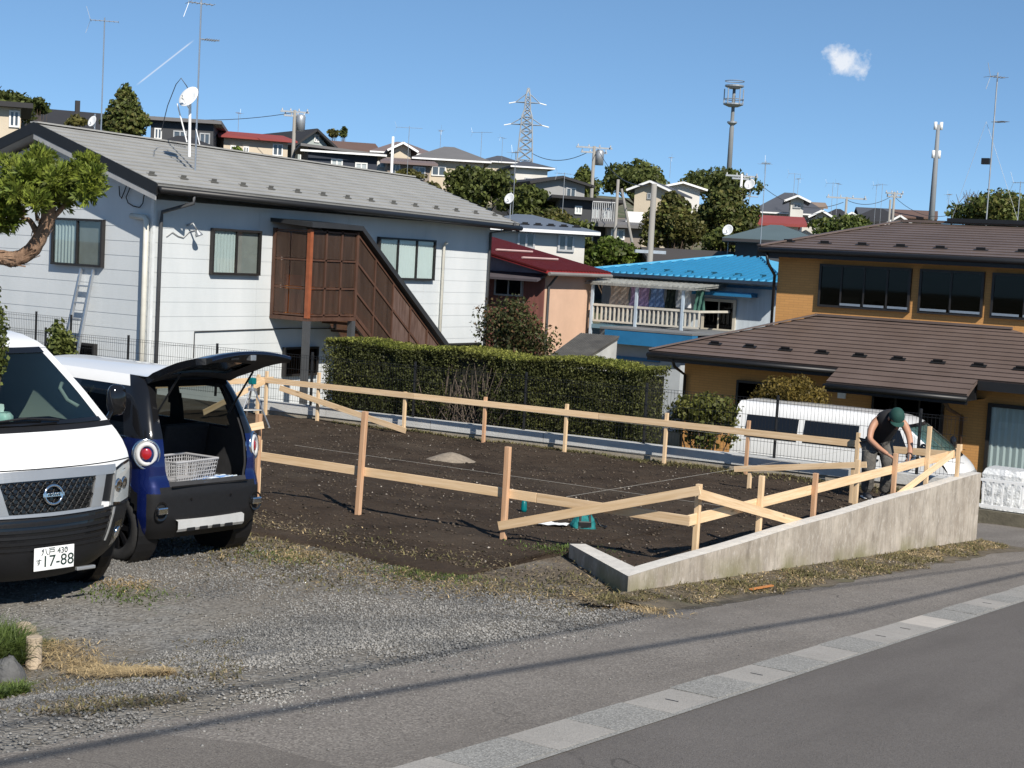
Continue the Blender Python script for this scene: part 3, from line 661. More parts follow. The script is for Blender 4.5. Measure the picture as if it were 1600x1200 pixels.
for sx_ in (-.06, .055): pt('webbing', lambda b_: b_.bar((sx_, -.087, .0), (sx_*.8, -.06, .14), .022, .006, (0, 1, 0)), M_black, tb)
pt('black_pocket', lambda b_: b_.box(-.07, .06, -.085, -.07, .01, .075), M_black, tb, bevel=.006)
pt('handle', lambda b_: b_.tube([(-.06, 0, .13), (-.05, .0, .185), (0, 0, .2), (.05, 0, .185), (.06, 0, .13)], .009, 8), M_black, tb, True)
pt('strap', lambda b_: b_.tube([(.11, -.02, .1), (.16, -.06, .03), (.21, -.05, .015), (.24, .02, .015), (.16, .09, .02)], .008, 6), M_black, tb, True)
p = onz(864, 823, lz(13.3)); q = MB(); rows = []
for i in range(7): rows.append([(p.x+(-.15+.3*j/8)*.87+(-.09+.18*i/6)*.3, p.y+(-.15+.3*j/8)*.5-(-.09+.18*i/6)*.8, soil_z(p.x, p.y)+.02+.022*noise.noise(Vector((i*.5, j*.5, 2)))) for j in range(9)])
q.grid(rows); tag(q.build('paper_sheet', mat('white_sheet', (.78, .78, .77), .7), smooth=True), 'crumpled white sheet of paper lying beside the tool bag', 'paper')
p = onz(818, 803, lz(14)); q = MB().lathe([(.0, 0), (.03, 0), (.035, .03), (.03, .1), (.014, .13), (.0, .13)], (p.x, p.y, soil_z(p.x, p.y)), (0, 0, 1), 12)
tag(q.build('string_spool', M_teal, smooth=True), 'small teal string spool on the soil left of the paper', 'spool')
p = at(392, 652, 24.0); tp = thing('laser_tripod', 'small silver tripod with a teal laser level beyond the open hatch', 'tripod', (p.x, p.y, lz(18.5)))
for k in range(3):
    a = k*2.094+.5; pt('leg', lambda b_: b_.tube([(.3*math.cos(a), .3*math.sin(a), 0), (.04*math.cos(a), .04*math.sin(a), .58)], .012, 6), M_alu, tp)
pt('head_plate', lambda b_: b_.lathe([(0, .56), (.06, .56), (.06, .6), (.02, .6), (.02, .66), (0, .66)], (0, 0, 0), (0, 0, 1), 12), M_alu, tp)
pt('brace_ring', lambda b_: b_.tube([(.17*math.cos(a), .17*math.sin(a), .27) for a in (.5, 2.594, 4.688, 6.783)], .007, 5), M_alu, tp)
pt('laser_level', lambda b_: b_.box(-.05, .05, -.045, .045, .661, .76), M_teal, tp, bevel=.012)
q = MB().bar(Vector((-5.4, 12.45, zr(12.45)+.03)), Vector((-5.36, 12.83, zr(12.83)+.045)), .03, .012)
tag(q.build('wood_offcut', mat('orange_stick', (.5, .2, .06), .6)), 'thin orange wooden offcut lying in the weeds below the wall', 'stick')

# ================================================================== houses close by
G_house = glass('window_glass', (.86, .9, .9))
G_dark = glass('dark_window_glass', (.3, .3, .3), .5, 1.36)
M_room = mat('dim_room', (.022, .021, .021), .9)
M_curt = mat('pale_curtain', (.55, .58, .57), .9, .1, 6, stretch=(30, 30, .5))
M_curtw = mat('white_curtain', (.75, .77, .76), .9, .08, 6, stretch=(30, 30, .5))
M_screen = mat('insect_screen', (.3, .29, .27), .9)
M_bfr = mat('dark_bronze_frame', (.022, .02, .019), .4)
M_wfr = mat('white_frame', (.75, .75, .73), .45)
M_sfr = mat('silver_frame', (.48, .48, .47), .4, metal=.4)
def window(parent, o, u, n, w, h, panes=2, fr=None, gl=None, behind=('room',), t=.085, bw_=.045, sill=False, name='window'):
    o, u, n = Vector(o), Vector(u).normalized(), Vector(n).normalized(); z = Vector((0, 0, 1)); fr = fr or M_bfr; gl = gl or G_house
    def hx(b_, a0, a1, z0, z1, d0, d1, m=0):
        c = lambda a, d, zz: o+u*a+n*d+z*zz
        b_.hexa([c(a0, d0, z0), c(a1, d0, z0), c(a1, d1, z0), c(a0, d1, z0), c(a0, d0, z1), c(a1, d0, z1), c(a1, d1, z1), c(a0, d1, z1)], m)
    q = MB()
    hx(q, 0, w, h-bw_, h, -.01, t); hx(q, 0, w, 0, bw_, -.01, t+(.02 if sill else 0)); hx(q, 0, bw_, bw_, h-bw_, -.01, t-.002); hx(q, w-bw_, w, bw_, h-bw_, -.01, t-.002)
    for k in range(1, panes): hx(q, w*k/panes-.018, w*k/panes+.018, bw_, h-bw_, .004, t-.012)
    f_ = q.build(name, fr, parent)
    for k in range(panes):
        a0, a1 = w*k/panes+(bw_ if k == 0 else .018), w*(k+1)/panes-(bw_ if k == panes-1 else .018)
        q = MB(); hx(q, a0, a1, bw_, h-bw_, t-.03-.008*(k % 2), t-.026-.008*(k % 2)); q.build('pane', gl, f_)
        bh = behind[k % len(behind)]
        m_ = {'room': M_room, 'curtain': M_curt, 'white': M_curtw, 'screen': M_screen}[bh]
        q = MB(); nn_ = 22 if bh in ('curtain', 'white') else 2
        q.grid([[o+u*(a0+(a1-a0)*j/(nn_-1))+n*(.004+((.016+.012*math.sin(j*2.1)) if nn_ > 2 else 0))+z*zz for j in range(nn_)] for zz in (bw_, h-bw_)])
        q.build('curtain' if nn_ > 2 else 'backing', m_, f_)
    return f_
def course_roof(b_, A, B, C, D, rows, lift=.02, th=.05, m=0):
    """stepped courses from the eave A-B up to the ridge D-C"""
    A, B, C, D = map(Vector, (A, B, C, D)); nrm = (B-A).cross(D-A).normalized()
    if nrm.z < 0: nrm = -nrm
    for i in range(rows):
        t0, t1 = i/rows, min(1, (i+1)/rows+.004)
        a, b2, c, d = A.lerp(D, t0), B.lerp(C, t0), B.lerp(C, t1), A.lerp(D, t1)
        b_.quad(a+nrm*lift, b2+nrm*lift, c, d, m); b_.quad(a-nrm*.002, b2-nrm*.002, b2+nrm*lift, a+nrm*lift, m)
    b_.quad(A-nrm*th, B-nrm*th, C-nrm*th, D-nrm*th, m); b_.quad(A-nrm*th, B-nrm*th, B+nrm*lift, A+nrm*lift, m)
    b_.quad(A-nrm*th, D-nrm*th, D, A+nrm*lift, m); b_.quad(B-nrm*th, C-nrm*th, C, B+nrm*lift, m)
def snow_guards(parent, A, B, D, n, t, m=M_black, w=.2, f0=.03):
    A, B, D = map(Vector, (A, B, D)); u = (B-A).normalized(); s_ = (D-A); s_ = (s_-u*s_.dot(u)); nrm = u.cross(s_).normalized()
    if nrm.z < 0: nrm = -nrm
    s_.normalize()
    for i in range(n):
        p = A.lerp(B, f0+(1-2*f0)*i/(n-1))+(D-A)*t+nrm*.02
        q = MB(); q.bar(p-u*w/2, p+u*w/2, .10, .02, nrm); q.bar(p-u*w*.32+nrm*.03, p+u*w*.32+nrm*.03, .02, .06, nrm); q.build('snow_guard', m, parent)

# ---- white two-storey house with outside stair
WH = -1.75
wh = wthing('white_house', 'white sided two-storey house with grey gabled roof and enclosed outside stair', 'house', (-25.2, 27, WH))
M_sid = mat('white_siding', (.54, .57, .58), .6, .05, .7, .06, 20, base2=(.635, .655, .66), stretch=(1.6, 1.6, .5))
M_under = mat('grey_underlay', (.28, .29, .3), .8)
ex, ez, rx, rz_ = -21.45, 3.58, -24.88, 4.70; dr = -.17; sl = (rz_-ez)/(ex-rx); GY, FX, EY = 21.45, -22.0, 33.0
pt('wall', lambda b_: (b_.box(2*rx+22, FX-.03, GY+.03, EY, WH-.5, 3.26), b_.hexa([(2*rx+22, GY+.03, 3.26), (FX-.03, GY+.03, 3.26), (FX-.03, EY, 3.26), (2*rx+22, EY, 3.26), (rx-.02, GY+.03, 4.42), (rx+.02, GY+.03, 4.42), (rx+.02, EY, 4.42), (rx-.02, EY, 4.42)])), M_under, wh)
wall_o = wh.children[0]
z = WH; ph = .283
while z < 3.29:
    z1 = min(z+ph, 3.30)
    for a, e in ((GY, 24.42), (24.42, 27.34), (27.34, 30.26), (30.26, EY)):
        MB().hexa([(FX-.03, a+.002, z), (FX+.003, a+.002, z), (FX+.003, e-.002, z), (FX-.03, e-.002, z), (FX-.03, a+.002, z1+.012), (FX-.003, a+.002, z1+.012), (FX-.003, e-.002, z1+.012), (FX-.03, e-.002, z1+.012)]).build('siding_board', M_sid, wall_o)
    z += ph
z = WH
while z < 4.4:
    z1 = z+ph
    def xr(zz): return FX-.012 if zz < 3.40 else min(FX-.012, rx+(4.47-zz)/sl)
    def xl(zz): return 2*rx-xr(zz)
    z1c = min(z1, 4.45)
    for a0, a1 in ((0, .5), (.5, 1)):
        lo = lambda zz, s_: xl(zz)+(xr(zz)-xl(zz))*s_
        g = .002
        MB().hexa([(lo(z, a0)+g, GY-.003, z), (lo(z, a1)-g, GY-.003, z), (lo(z, a1)-g, GY+.03, z), (lo(z, a0)+g, GY+.03, z), (lo(z1c, a0)+g, GY+.003, z1c+.012), (lo(z1c, a1)-g, GY+.003, z1c+.012), (lo(z1c, a1)-g, GY+.03, z1c+.012), (lo(z1c, a0)+g, GY+.03, z1c+.012)]).build('siding_board', M_sid, wall_o)
    z += ph
pt('corner_trim', lambda b_: b_.box(FX-.05, FX+.016, GY-.016, GY+.05, WH, 3.5), mat('trim_white', (.66, .68, .68), .5), wall_o)
M_wroof = mat('grey_metal_roof', (.29, .285, .268), .5, .08, 1.4, .1, 12, base2=(.345, .34, .322))
RY0, RY1 = 20.98, 33.5
def f(b_):
    course_roof(b_, (ex, RY0, ez), (ex, RY1, ez+dr), (rx, RY1, rz_+dr), (rx, RY0, rz_), 13, .028)
    course_roof(b_, (2*rx-ex, RY0, ez), (2*rx-ex, RY1, ez+dr), (rx, RY1, rz_+dr), (rx, RY0, rz_), 13, .028)
    b_.bar((rx, RY0, rz_+.02), (rx, RY1, rz_+.02+dr), .22, .03)
roof_o = pt('roof', f, M_wroof, wh)
snow_guards(roof_o, (ex, RY0, ez), (ex, RY1, ez+dr), (rx, RY0, rz_), 15, .16, mat('guard_grey', (.11, .108, .1), .6), .2)
def f(b_):
    for sx_ in (1, -1):
        e_ = rx+sx_*(ex-rx)
        for yy, d_ in ((RY0-.012, 0), (RY1-.02, dr)): b_.hexa([(e_, yy, ez-.2+d_), (e_, yy+.035, ez-.2+d_), (rx, yy+.035, rz_-.2+d_), (rx, yy, rz_-.2+d_), (e_, yy, ez+.02+d_), (e_, yy+.035, ez+.02+d_), (rx, yy+.035, rz_+.02+d_), (rx, yy, rz_+.02+d_)])
        b_.hexa([(e_-.02, RY0+.024, ez-.17), (e_+.02, RY0+.024, ez-.17), (e_+.02, RY1-.022, ez-.17+dr), (e_-.02, RY1-.022, ez-.17+dr), (e_-.02, RY0+.024, ez-.03), (e_+.02, RY0+.024, ez-.03), (e_+.02, RY1-.022, ez-.03+dr), (e_-.02, RY1-.022, ez-.03+dr)])
pt('fascia', f, M_black, roof_o)
def f(b_):
    for sx_ in (1, -1):
        e_ = rx+sx_*(ex-rx)
        b_.quad((e_, RY0+.03, ez-.14), (e_, RY1-.03, ez-.14+dr), (rx, RY1-.03, rz_-.14+dr), (rx, RY0+.03, rz_-.14))
pt('soffit', f, mat('soffit_grey', (.36, .37, .38), .7), roof_o)
pt('rake_trim', lambda b_: b_.hexa([(ex-.03, RY0-.002, ez-.30), (ex-.03, RY0+.02, ez-.30), (rx, RY0+.02, rz_-.31), (rx, RY0-.002, rz_-.31), (ex-.03, RY0-.002, ez-.205), (ex-.03, RY0+.02, ez-.205), (rx, RY0+.02, rz_-.205), (rx, RY0-.002, rz_-.205)]), mat('rake_grey', (.33, .33, .33), .6), roof_o)
pt('gutter', lambda b_: b_.tube([(ex+.06, RY0+.02, ez-.10), (ex+.06, RY1-.02, ez-.10+dr)], .062, 10), M_black, roof_o, True)
dsm = mat('dark_grey_pipe', (.06, .062, .066), .5)
pt('downspout', lambda b_: b_.tube([(ex+.05, GY+.45, ez-.14), (ex+.05, GY+.45, ez-.30), (FX+.07, GY+.16, ez-.50), (FX+.07, GY+.14, ez-.7), (FX+.07, GY+.14, WH)], .036, 8), dsm, wh, True)
pt('downspout', lambda b_: b_.tube([(ex+.05, EY+.2, ez-.14), (ex+.05, EY+.15, ez-.30), (FX+.06, EY-.06, ez-.42), (FX+.06, EY-.08, WH)], .036, 8), dsm, wh, True)
pt('vent_pipe', lambda b_: b_.tube([(FX-.5, GY-.09, 2.98), (FX-.14, GY-.09, 2.96), (FX-.09, GY-.09, 2.9), (FX-.09, GY-.09, WH)], .055, 10), mat('cream_pipe', (.62, .6, .53), .5), wh, True)
pt('vent_pipe', lambda b_: b_.tube([(FX+.06, 30.95, WH), (FX+.06, 30.95, 2.75), (FX+.1, 30.95, 2.83), (FX+.16, 30.92, 2.84)], .035, 8), mat('cream_pipe', (.62, .6, .53), .5), wh, True)
pt('cable_loop', lambda b_: b_.tube([ony(a, c, GY-.05) for a, c in ((186, 291), (187, 306), (190, 310), (194, 300), (198, 289), (202, 288), (203, 294), (197, 308), (200, 317), (208, 322), (218, 324), (223, 318), (226, 300))], .011, 5), M_black, wh, True)
pt('flood_lamp', lambda b_: (b_.tube([(FX+.01, 22.35, 2.86), (FX+.16, 22.35, 2.9), (FX+.2, 22.42, 2.78)], .02, 6), b_.lathe([(.02, 0), (.07, .09), (.075, .13), (0, .13)], (FX+.2, 22.42, 2.78), (.3, .3, -1), 10)), M_steel, wh, True)
pt('wall_cable', lambda b_: b_.tube([(FX+.02, 21.8+.15*i, 2.62+.07*math.sin(i*1.7)+.02*i) for i in range(7)], .009, 5), mat('grey_cable', (.3, .3, .3), .6), wh)
pt('wall_cable', lambda b_: b_.tube([(FX+.02, 22.65, 1.45-1.2), (FX+.02, 22.65, .78), (FX+.02, 24.0, .8), (FX+.02, 25.5, .82), (FX+.02, 27, .8)], .012, 5), mat('dark_cable', (.05, .05, .05), .6), wh)
window(wh, (FX+.012, 23.0, 1.92), (0, 1, 0), (1, 0, 0), 1.42, .92, 2, M_bfr, G_house, ('curtain', 'screen'))
window(wh, (FX+.012, 28.38, 1.92), (0, 1, 0), (1, 0, 0), 2.2, .96, 3, M_bfr, G_house, ('curtain', 'white', 'white'))
window(wh, (-24.72, GY-.014, 1.95), (1, 0, 0), (0, -1, 0), 1.44, .93, 2, M_bfr, G_house, ('curtain', 'screen'))
window(wh, (FX+.012, 31.2, -.55), (0, 1, 0), (1, 0, 0), 1.5, .95, 2, M_bfr, G_dark, ('room',))
window(wh, (FX+.012, 25.3, -.2), (0, 1, 0), (1, 0, 0), 1.1, .62, 2, M_bfr, G_dark, ('room', 'curtain'))
window(wh, (-24.3, GY-.014, -.1), (1, 0, 0), (0, -1, 0), .9, .55, 2, M_bfr, G_dark, ('room',))
# enclosed stair: landing box and slanting run of brown translucent sheets
SX, SY0 = -21.0, 25.25
ya, yb = onx(483, 420, SX).y, onx(556, 420, SX).y; zt0, zb0 = 2.93, 1.12
yE, zE = onx(692, 545, SX).y, onx(692, 545, SX).z
st = pt('stair_frame', lambda b_: None, M_black, wh) if False else None
M_brown = mat('rust_brown_timber', (.085, .042, .027), .6, .25, 6, stretch=(1, 1, .4))
M_sheet = sheet_mat('brown_sheet', (.6, .42, .32), (.13, .088, .068), .45)
M_oldsheet = mat('weathered_brown_sheet', (.075, .042, .032), .55, .3, 3, base2=(.15, .1, .082), stretch=(5, 5, .6))
def f(b_):
    P = .07
    for (x, y) in ((FX+.05, ya), (SX, yb)): b_.box(x-P/2, x+P/2, y-P/2, y+P/2, zb0, zt0)
    for zz in (zb0+.04, 1.72, 2.3, zt0-.04):
        b_.bar((SX, ya, zz), (SX, yb, zz), .04, .035); b_.bar((FX, ya, zz), (SX, ya, zz), .04, .035)
    for k in range(1, 3): b_.bar((SX, ya+(yb-ya)*k/3, zb0), (SX, ya+(yb-ya)*k/3, zt0), .05, .04, (1, 0, 0))
    slp = (zt0-zE)/(yE-yb); hgt = zt0-zb0
    for k, o_ in enumerate((0.04, .62, 1.25, hgt-.04)):
        e_ = min(yE, yb+(zt0-o_-WH-.1)/slp); b_.bar((SX, yb, zt0-o_), (SX, e_, zt0-o_-slp*(e_-yb)), .045, .04, (1, 0, 0))
    for k in range(1, 5):
        y = yb+(yE-yb)*k/5; zt_ = zt0-slp*(y-yb); b_.bar((SX, y, max(WH, zt_-hgt)), (SX, y, zt_), .04, .035, (1, 0, 0))
stair = pt('stair_frame', f, M_brown, wh)
pt('corner_post', lambda b_: b_.box(SX-.045, SX+.045, ya-.045, ya+.045, zb0-.02, zt0), mat('orange_brown_post', (.26, .075, .03), .6, .2, 6), stair)
slp = (zt0-zE)/(yE-yb); hgt = zt0-zb0
for k in range(3):
    a, e = ya+(yb-ya)*k/3+.03, ya+(yb-ya)*(k+1)/3-.03
    for z0, z1 in ((zb0+.07, 1.69), (1.75, 2.27), (2.33, zt0-.07)): pt('sheet_pane', lambda b_: b_.box(SX-.012, SX-.008, a, e, z0, z1), M_sheet, stair)
for z0, z1 in ((zb0+.07, 1.69), (1.75, 2.27), (2.33, zt0-.07)):
    for a, e in ((FX+.08, -21.53), (-21.5, SX-.04)): pt('sheet_pane', lambda b_: b_.box(a, e, ya-.012, ya-.008, z0, z1), M_sheet, stair)
for k in range(5):
    a, e = yb+(yE-yb)*k/5+.03, yb+(yE-yb)*(k+1)/5-.03
    za, ze = zt0-slp*(a-yb)-.05, zt0-slp*(e-yb)-.05
    m_ = M_sheet if k < 2 else M_oldsheet
    pt('sheet_pane', lambda b_: b_.hexa([(SX-.012, a, max(WH, za-hgt+.1)), (SX-.012, e, max(WH, ze-hgt+.1)), (SX-.008, e, max(WH, ze-hgt+.1)), (SX-.008, a, max(WH, za-hgt+.1)), (SX-.012, a, za), (SX-.012, e, ze), (SX-.008, e, ze), (SX-.008, a, za)]), m_, stair)
def f(b_):
    b_.box(FX, SX+.03, ya-.03, yb+.05, zb0-.08, zb0)
    for k in range(11):
        y = yb+.1+(zt0-zE)/slp*k/11*1.05; zz = zb0-.19*(k+1)
        if zz > WH: b_.box(FX+.05, SX-.05, y, y+.3, zz, zz+.04)
    b_.bar((SX-.03, yb, zb0), (SX-.03, yb+(zb0-WH)/slp, WH), .2, .05, (1, 0, 0))
pt('stair_flight', f, M_brown, wh)
def f(b_):
    for (x, y) in ((SX-.03, ya+.03), (SX-.03, yb-.03)): b_.box(x-.06, x+.06, y-.06, y+.06, WH, zb0-.081)
pt('stair_post', f, dsm, wh)
def f(b_):
    b_.hexa([(FX, ya-.12, zt0+.12), (SX+.14, ya-.12, zt0+.04), (SX+.14, yb+.02, zt0+.04), (FX, yb+.02, zt0+.12), (FX, ya-.12, zt0+.2), (SX+.14, ya-.12, zt0+.14), (SX+.14, yb+.02, zt0+.14), (FX, yb+.02, zt0+.2)])
    b_.hexa([(FX, yb+.022, zt0+.02), (SX+.14, yb+.022, zt0+.02), (SX+.14, yE, zE+.02), (FX, yE, zE+.02), (FX, yb+.022, zt0+.14), (SX+.14, yb+.022, zt0+.14), (SX+.14, yE+.03, zE+.14), (FX, yE+.03, zE+.14)])
pt('stair_roof', f, mat('black_trim', (.03, .031, .033), .45), wh)
def f(b_):
    b_.box(FX+.01, FX+.02, 25.9, 26.75, zb0, zb0+1.85)
pt('upper_door', f, mat('grey_door', (.3, .3, .29), .5), wh)
pt('stored_crate', lambda b_: b_.box(FX+.3, FX+.75, ya+.06, ya+.5, zb0+.02, zb0+.85), mat('orange_crate', (.75, .3, .03), .5), wh)
# aluminium ladder against the gable wall
ld = wthing('ladder', 'narrow aluminium ladder leaning under the gable window of the white house', 'ladder', (-23.9, GY-.5, WH))
la, lb = Vector((-24.15, GY-.62, WH)), Vector((-23.86, GY-.06, 1.9)); lu = Vector((.42, 0, 0))
for s_ in (0, 1): pt('side_rail', lambda b_: b_.bar(la+lu*s_, lb+lu*s_*.82, .035, .06, (0, 1, 0)), M_alu, ld)
for k in range(1, 11):
    p = la.lerp(lb, k/11); pt('rung', lambda b_: b_.bar(p, p+lu*(1-.18*k/11), .05, .03, (0, 0, 1)), M_alu, ld)

# ---- brown house
BH = -1.9
bh = wthing('brown_house', 'ochre brick-look two-storey house with brown stepped roofs and dark windows', 'house', (-10, 33, BH))
def _ochre(t, b_):
    v = g_pos(t); b_.inputs['Roughness'].default_value = .85
    br = t.nodes.new('ShaderNodeTexBrick'); mp = t.nodes.new('ShaderNodeMapping'); mp.inputs['Rotation'].default_value = (R(90), 0, 0); t.links.new(v, mp.inputs[0]); t.links.new(mp.outputs[0], br.inputs['Vector'])
    br.inputs['Scale'].default_value = 1; br.inputs['Brick Width'].default_value = .22; br.inputs['Row Height'].default_value = .055; br.inputs['Mortar Size'].default_value = .006
    br.inputs['Color1'].default_value = (.56, .285, .092, 1); br.inputs['Color2'].default_value = (.51, .258, .083, 1); br.inputs['Mortar'].default_value = (.43, .22, .078, 1)
    c = g_mix(t, g_range(t, g_noise(t, v, .9, 5), .35, .65, 0, .3), br.outputs[0], (.53, .27, .09)); t.links.new(c, b_.inputs['Base Color']); g_bump(t, b_, br.outputs['Fac'], -.3, .008)
M_ochre = ramp_mat('ochre_brick_panel', _ochre)
M_broof = mat('brown_roof_metal', (.112, .082, .07), .5, .1, 1.2, .1, 12, base2=(.14, .105, .092))
LW, UW = 31.2, 32.5; XR = -5.6
pt('lower_wall', lambda b_: b_.box(-15.45, XR, LW, UW, BH-.4, .82), M_ochre, bh)
pt('upper_wall', lambda b_: b_.box(-13.95, XR+.4, UW, 38.6, BH-.4, 3.0), M_ochre, bh)
le, lr, lrz = (30.5, .71), UW-.02, 1.66; ZU = 3.10
def f(b_):
    course_roof(b_, (-16.0, le[0], .70), (XR+.4, le[0], .70), (-8.75, lr, lrz), (-12.95, lr, lrz), 13, .022, .07)
    course_roof(b_, (-11.62, 29.86, .43), (-8.78, 29.86, .43), (-8.78, 30.49, .70), (-11.62, 30.49, .70), 3, .022, .07)
    course_roof(b_, (-16.0, le[0]+8, .70), (-16.0, le[0], .70), (-12.95, lr, lrz), (-13.9, lr+5.6, lrz-.2), 13, .022, .07)
    course_roof(b_, (XR+.4, le[0], .70), (XR+.4, le[0]+8, .70), (-8.7, lr+5.6, lrz), (-8.75, lr, lrz), 13, .022, .07)
    b_.bar((-16.0, le[0], .74), (-12.95, lr, lrz+.04), .14, .03); b_.bar((-12.98, lr-.01, lrz+.03), (-8.72, lr-.01, lrz+.03), .12, .05)
lroof = pt('lower_roof', f, M_broof, bh)
snow_guards(lroof, (-14.9, le[0], .70), (-6.2, le[0], .70), (-14.9, lr, lrz), 11, .24, M_black, .3)
def f(b_):
    course_roof(b_, (-14.25, 32.05, ZU), (XR+1, 32.05, ZU), (XR-2.5, 35.7, 3.87), (-12.35, 35.7, 3.87), 13, .022, .07)
    course_roof(b_, (-14.25, 39.3, ZU), (-14.25, 32.05, ZU), (-12.35, 35.7, 3.87), (-12.35, 35.72, 3.87), 13, .022, .07)
    course_roof(b_, (XR+1, 39.3, ZU), (-14.25, 39.3, ZU), (-12.35, 35.72, 3.87), (XR-2.5, 35.72, 3.87), 8, .022, .07)
    b_.bar((-14.25, 32.05, ZU+.04), (-12.35, 35.7, 3.91), .14, .03); b_.bar((-12.3, 35.7, 3.91), (XR-2.5, 35.7, 3.91), .2, .06)
uroof = pt('upper_roof', f, M_broof, bh)
snow_guards(uroof, (-14.1, 32.05, ZU), (XR+.6, 32.05, ZU), (-14.1, 35.7, 3.87), 11, .17, M_black, .3)
pt('ridge_vent', lambda b_: b_.box(-11.2, -8.4, 35.5, 35.9, 3.91, 4.0), M_black, uroof)
def f(b_):
    b_.box(-14.27, XR+1, 32.03, 32.06, ZU-.20, ZU-.02); b_.box(-14.27, -14.24, 32.06, 39, ZU-.2, ZU-.02); b_.quad((-14.2, 32.07, ZU-.13), (XR+1, 32.07, ZU-.13), (XR+1, 33, ZU-.13), (-14.2, 33, ZU-.13))
    b_.box(-16.02, -11.63, 30.48, 30.51, .50, .68); b_.box(-8.77, XR+.4, 30.48, 30.51, .50, .68); b_.box(-11.64, -8.76, 29.83, 29.87, .24, .41); b_.box(-16.02, -15.99, 30.51, 38, .5, .68)
    b_.quad((-16, 30.5, .56), (XR, 30.5, .56), (XR, 31.25, .56), (-16, 31.25, .56)); b_.quad((-11.6, 29.87, .3), (-8.8, 29.87, .3), (-8.8, 31.2, .3), (-11.6, 31.2, .3)); b_.box(-11.6, -8.8, 30.52, 30.6, .3, .68)
pt('fascia', f, M_black, bh)
pt('gutter', lambda b_: b_.tube([(-14.2, 31.98, ZU-.06), (XR+1, 31.98, ZU-.06)], .055, 8), M_black, bh, True)
pt('gutter', lambda b_: b_.tube([(-16, 30.43, .62), (-11.65, 30.43, .62)], .05, 8), M_black, bh, True)
pt('gutter', lambda b_: b_.tube([(-11.65, 29.79, .35), (-8.75, 29.79, .35)], .05, 8), M_black, bh, True)
pt('downspout', lambda b_: b_.tube([(-14.05, 32.0, ZU-.1), (-14.0, 32.05, ZU-.35), (-14.0, UW-.06, ZU-.6), (-14.0, UW-.06, 1.3)], .035, 8), M_black, bh, True)
pt('downspout', lambda b_: b_.tube([(-15.4, 30.45, .6), (-15.4, 30.6, .4), (-15.4, LW-.06, .2), (-15.4, LW-.06, BH)], .035, 8), M_black, bh, True)
pt('downspout', lambda b_: b_.tube([(-9.22, 29.85, .3), (-9.22, 30.2, .1), (-9.22, LW-.07, -.1), (-9.22, LW-.07, BH)], .04, 8), mat('brown_pipe', (.09, .05, .03), .5), bh, True)
sof = dict(fr=M_bfr, gl=G_dark, t=.08, bw_=.05)
window(bh, (-12.95, UW-.004, 1.87), (1, 0, 0), (0, -1, 0), 2.05, .93, 4, behind=('room', 'screen', 'room', 'room'), **sof)
window(bh, (-10.72, UW-.004, 1.87), (1, 0, 0), (0, -1, 0), 1.36, .93, 2, behind=('room',), **sof)
window(bh, (-9.2, UW-.004, 1.87), (1, 0, 0), (0, -1, 0), 1.36, .93, 2, behind=('room',), **sof)
def f(b_):
    for a, e in ((-12.43, -11.97), (-11.9, -11.45), (-11.37, -10.93), (-10.66, -10.1), (-10.02, -9.4), (-9.15, -8.6), (-8.52, -7.9)): b_.box(a, e, UW-.1, UW-.09, 1.925, 1.975)
pt('balcony_rail', f, M_alu, bh)
window(bh, (-14.15, LW-.004, -.75), (1, 0, 0), (0, -1, 0), 1.9, .95, 2, behind=('room', 'curtain'), **sof)
window(bh, (-11.1, LW-.004, -1.75), (1, 0, 0), (0, -1, 0), 1.5, 1.93, 3, behind=('room',), name='entrance_door', **sof)
window(bh, (-8.72, LW-.004, -1.7), (1, 0, 0), (0, -1, 0), 1.9, 1.92, 2, behind=('white', 'curtain'), fr=M_bfr, gl=G_house, t=.08, bw_=.07, name='sliding_window')
pt('vent_cover', lambda b_: b_.box(-11.86, -11.68, LW-.05, LW, .02, .2), M_white, bh, bevel=.01)
pt('door_handle_bar', lambda b_: b_.box(-9.98, -9.72, LW-.11, LW-.06, -.55, -.49), M_alu, bh)

# ================================================================== foliage builders
def leaf_cloud(name, P, size, m, parent=None, aspect=.5, nrm=None, align=.0, fold=.15):
    P = np.asarray(P, float); n = len(P); a = rng.normal(size=(n, 3)); a /= np.linalg.norm(a, axis=1)[:, None]
    if nrm is not None: a = a*(1-align)+np.asarray(nrm)*align*1.6
    b_ = np.cross(a, rng.normal(size=(n, 3))); b_ /= np.linalg.norm(b_, axis=1)[:, None]+1e-9; c_ = np.cross(b_, a); c_ /= np.linalg.norm(c_, axis=1)[:, None]+1e-9
    s_ = size*(.55+.9*rng.random(n))[:, None]; V = np.zeros((n, 4, 3)); an = a/(np.linalg.norm(a, axis=1)[:, None]+1e-9)
    V[:, 0] = P-b_*s_*.5; V[:, 1] = P+c_*s_*aspect*.5+an*s_*fold; V[:, 2] = P+b_*s_*.5; V[:, 3] = P-c_*s_*aspect*.5+an*s_*fold
    return fast_mesh(name, V.reshape(-1, 3), np.arange(n*4).reshape(-1, 4), m, parent=parent)
def leafmat(name, dark, light, isl=.55, tr=.4, scale=1.2): return mat(name, dark, .55, .3, scale, base2=light, island=isl, trans=tr, spec=.3)
ML_dark = leafmat('dark_green_leaf', (.055, .074, .02), (.14, .16, .045))
ML_mid = leafmat('mid_green_leaf', (.07, .095, .024), (.17, .19, .05))
ML_olive = leafmat('olive_leaf', (.08, .082, .026), (.17, .155, .046))
ML_bright = leafmat('bright_green_leaf', (.06, .10, .014), (.13, .18, .03))
ML_rust = leafmat('rusty_leaf', (.10, .055, .014), (.19, .12, .03))
ML_hedge = leafmat('hedge_leaf', (.042, .052, .016), (.12, .125, .036), .6)
ML_juni = leafmat('juniper_leaf', (.07, .11, .016), (.25, .29, .045), .6, .35, 12)
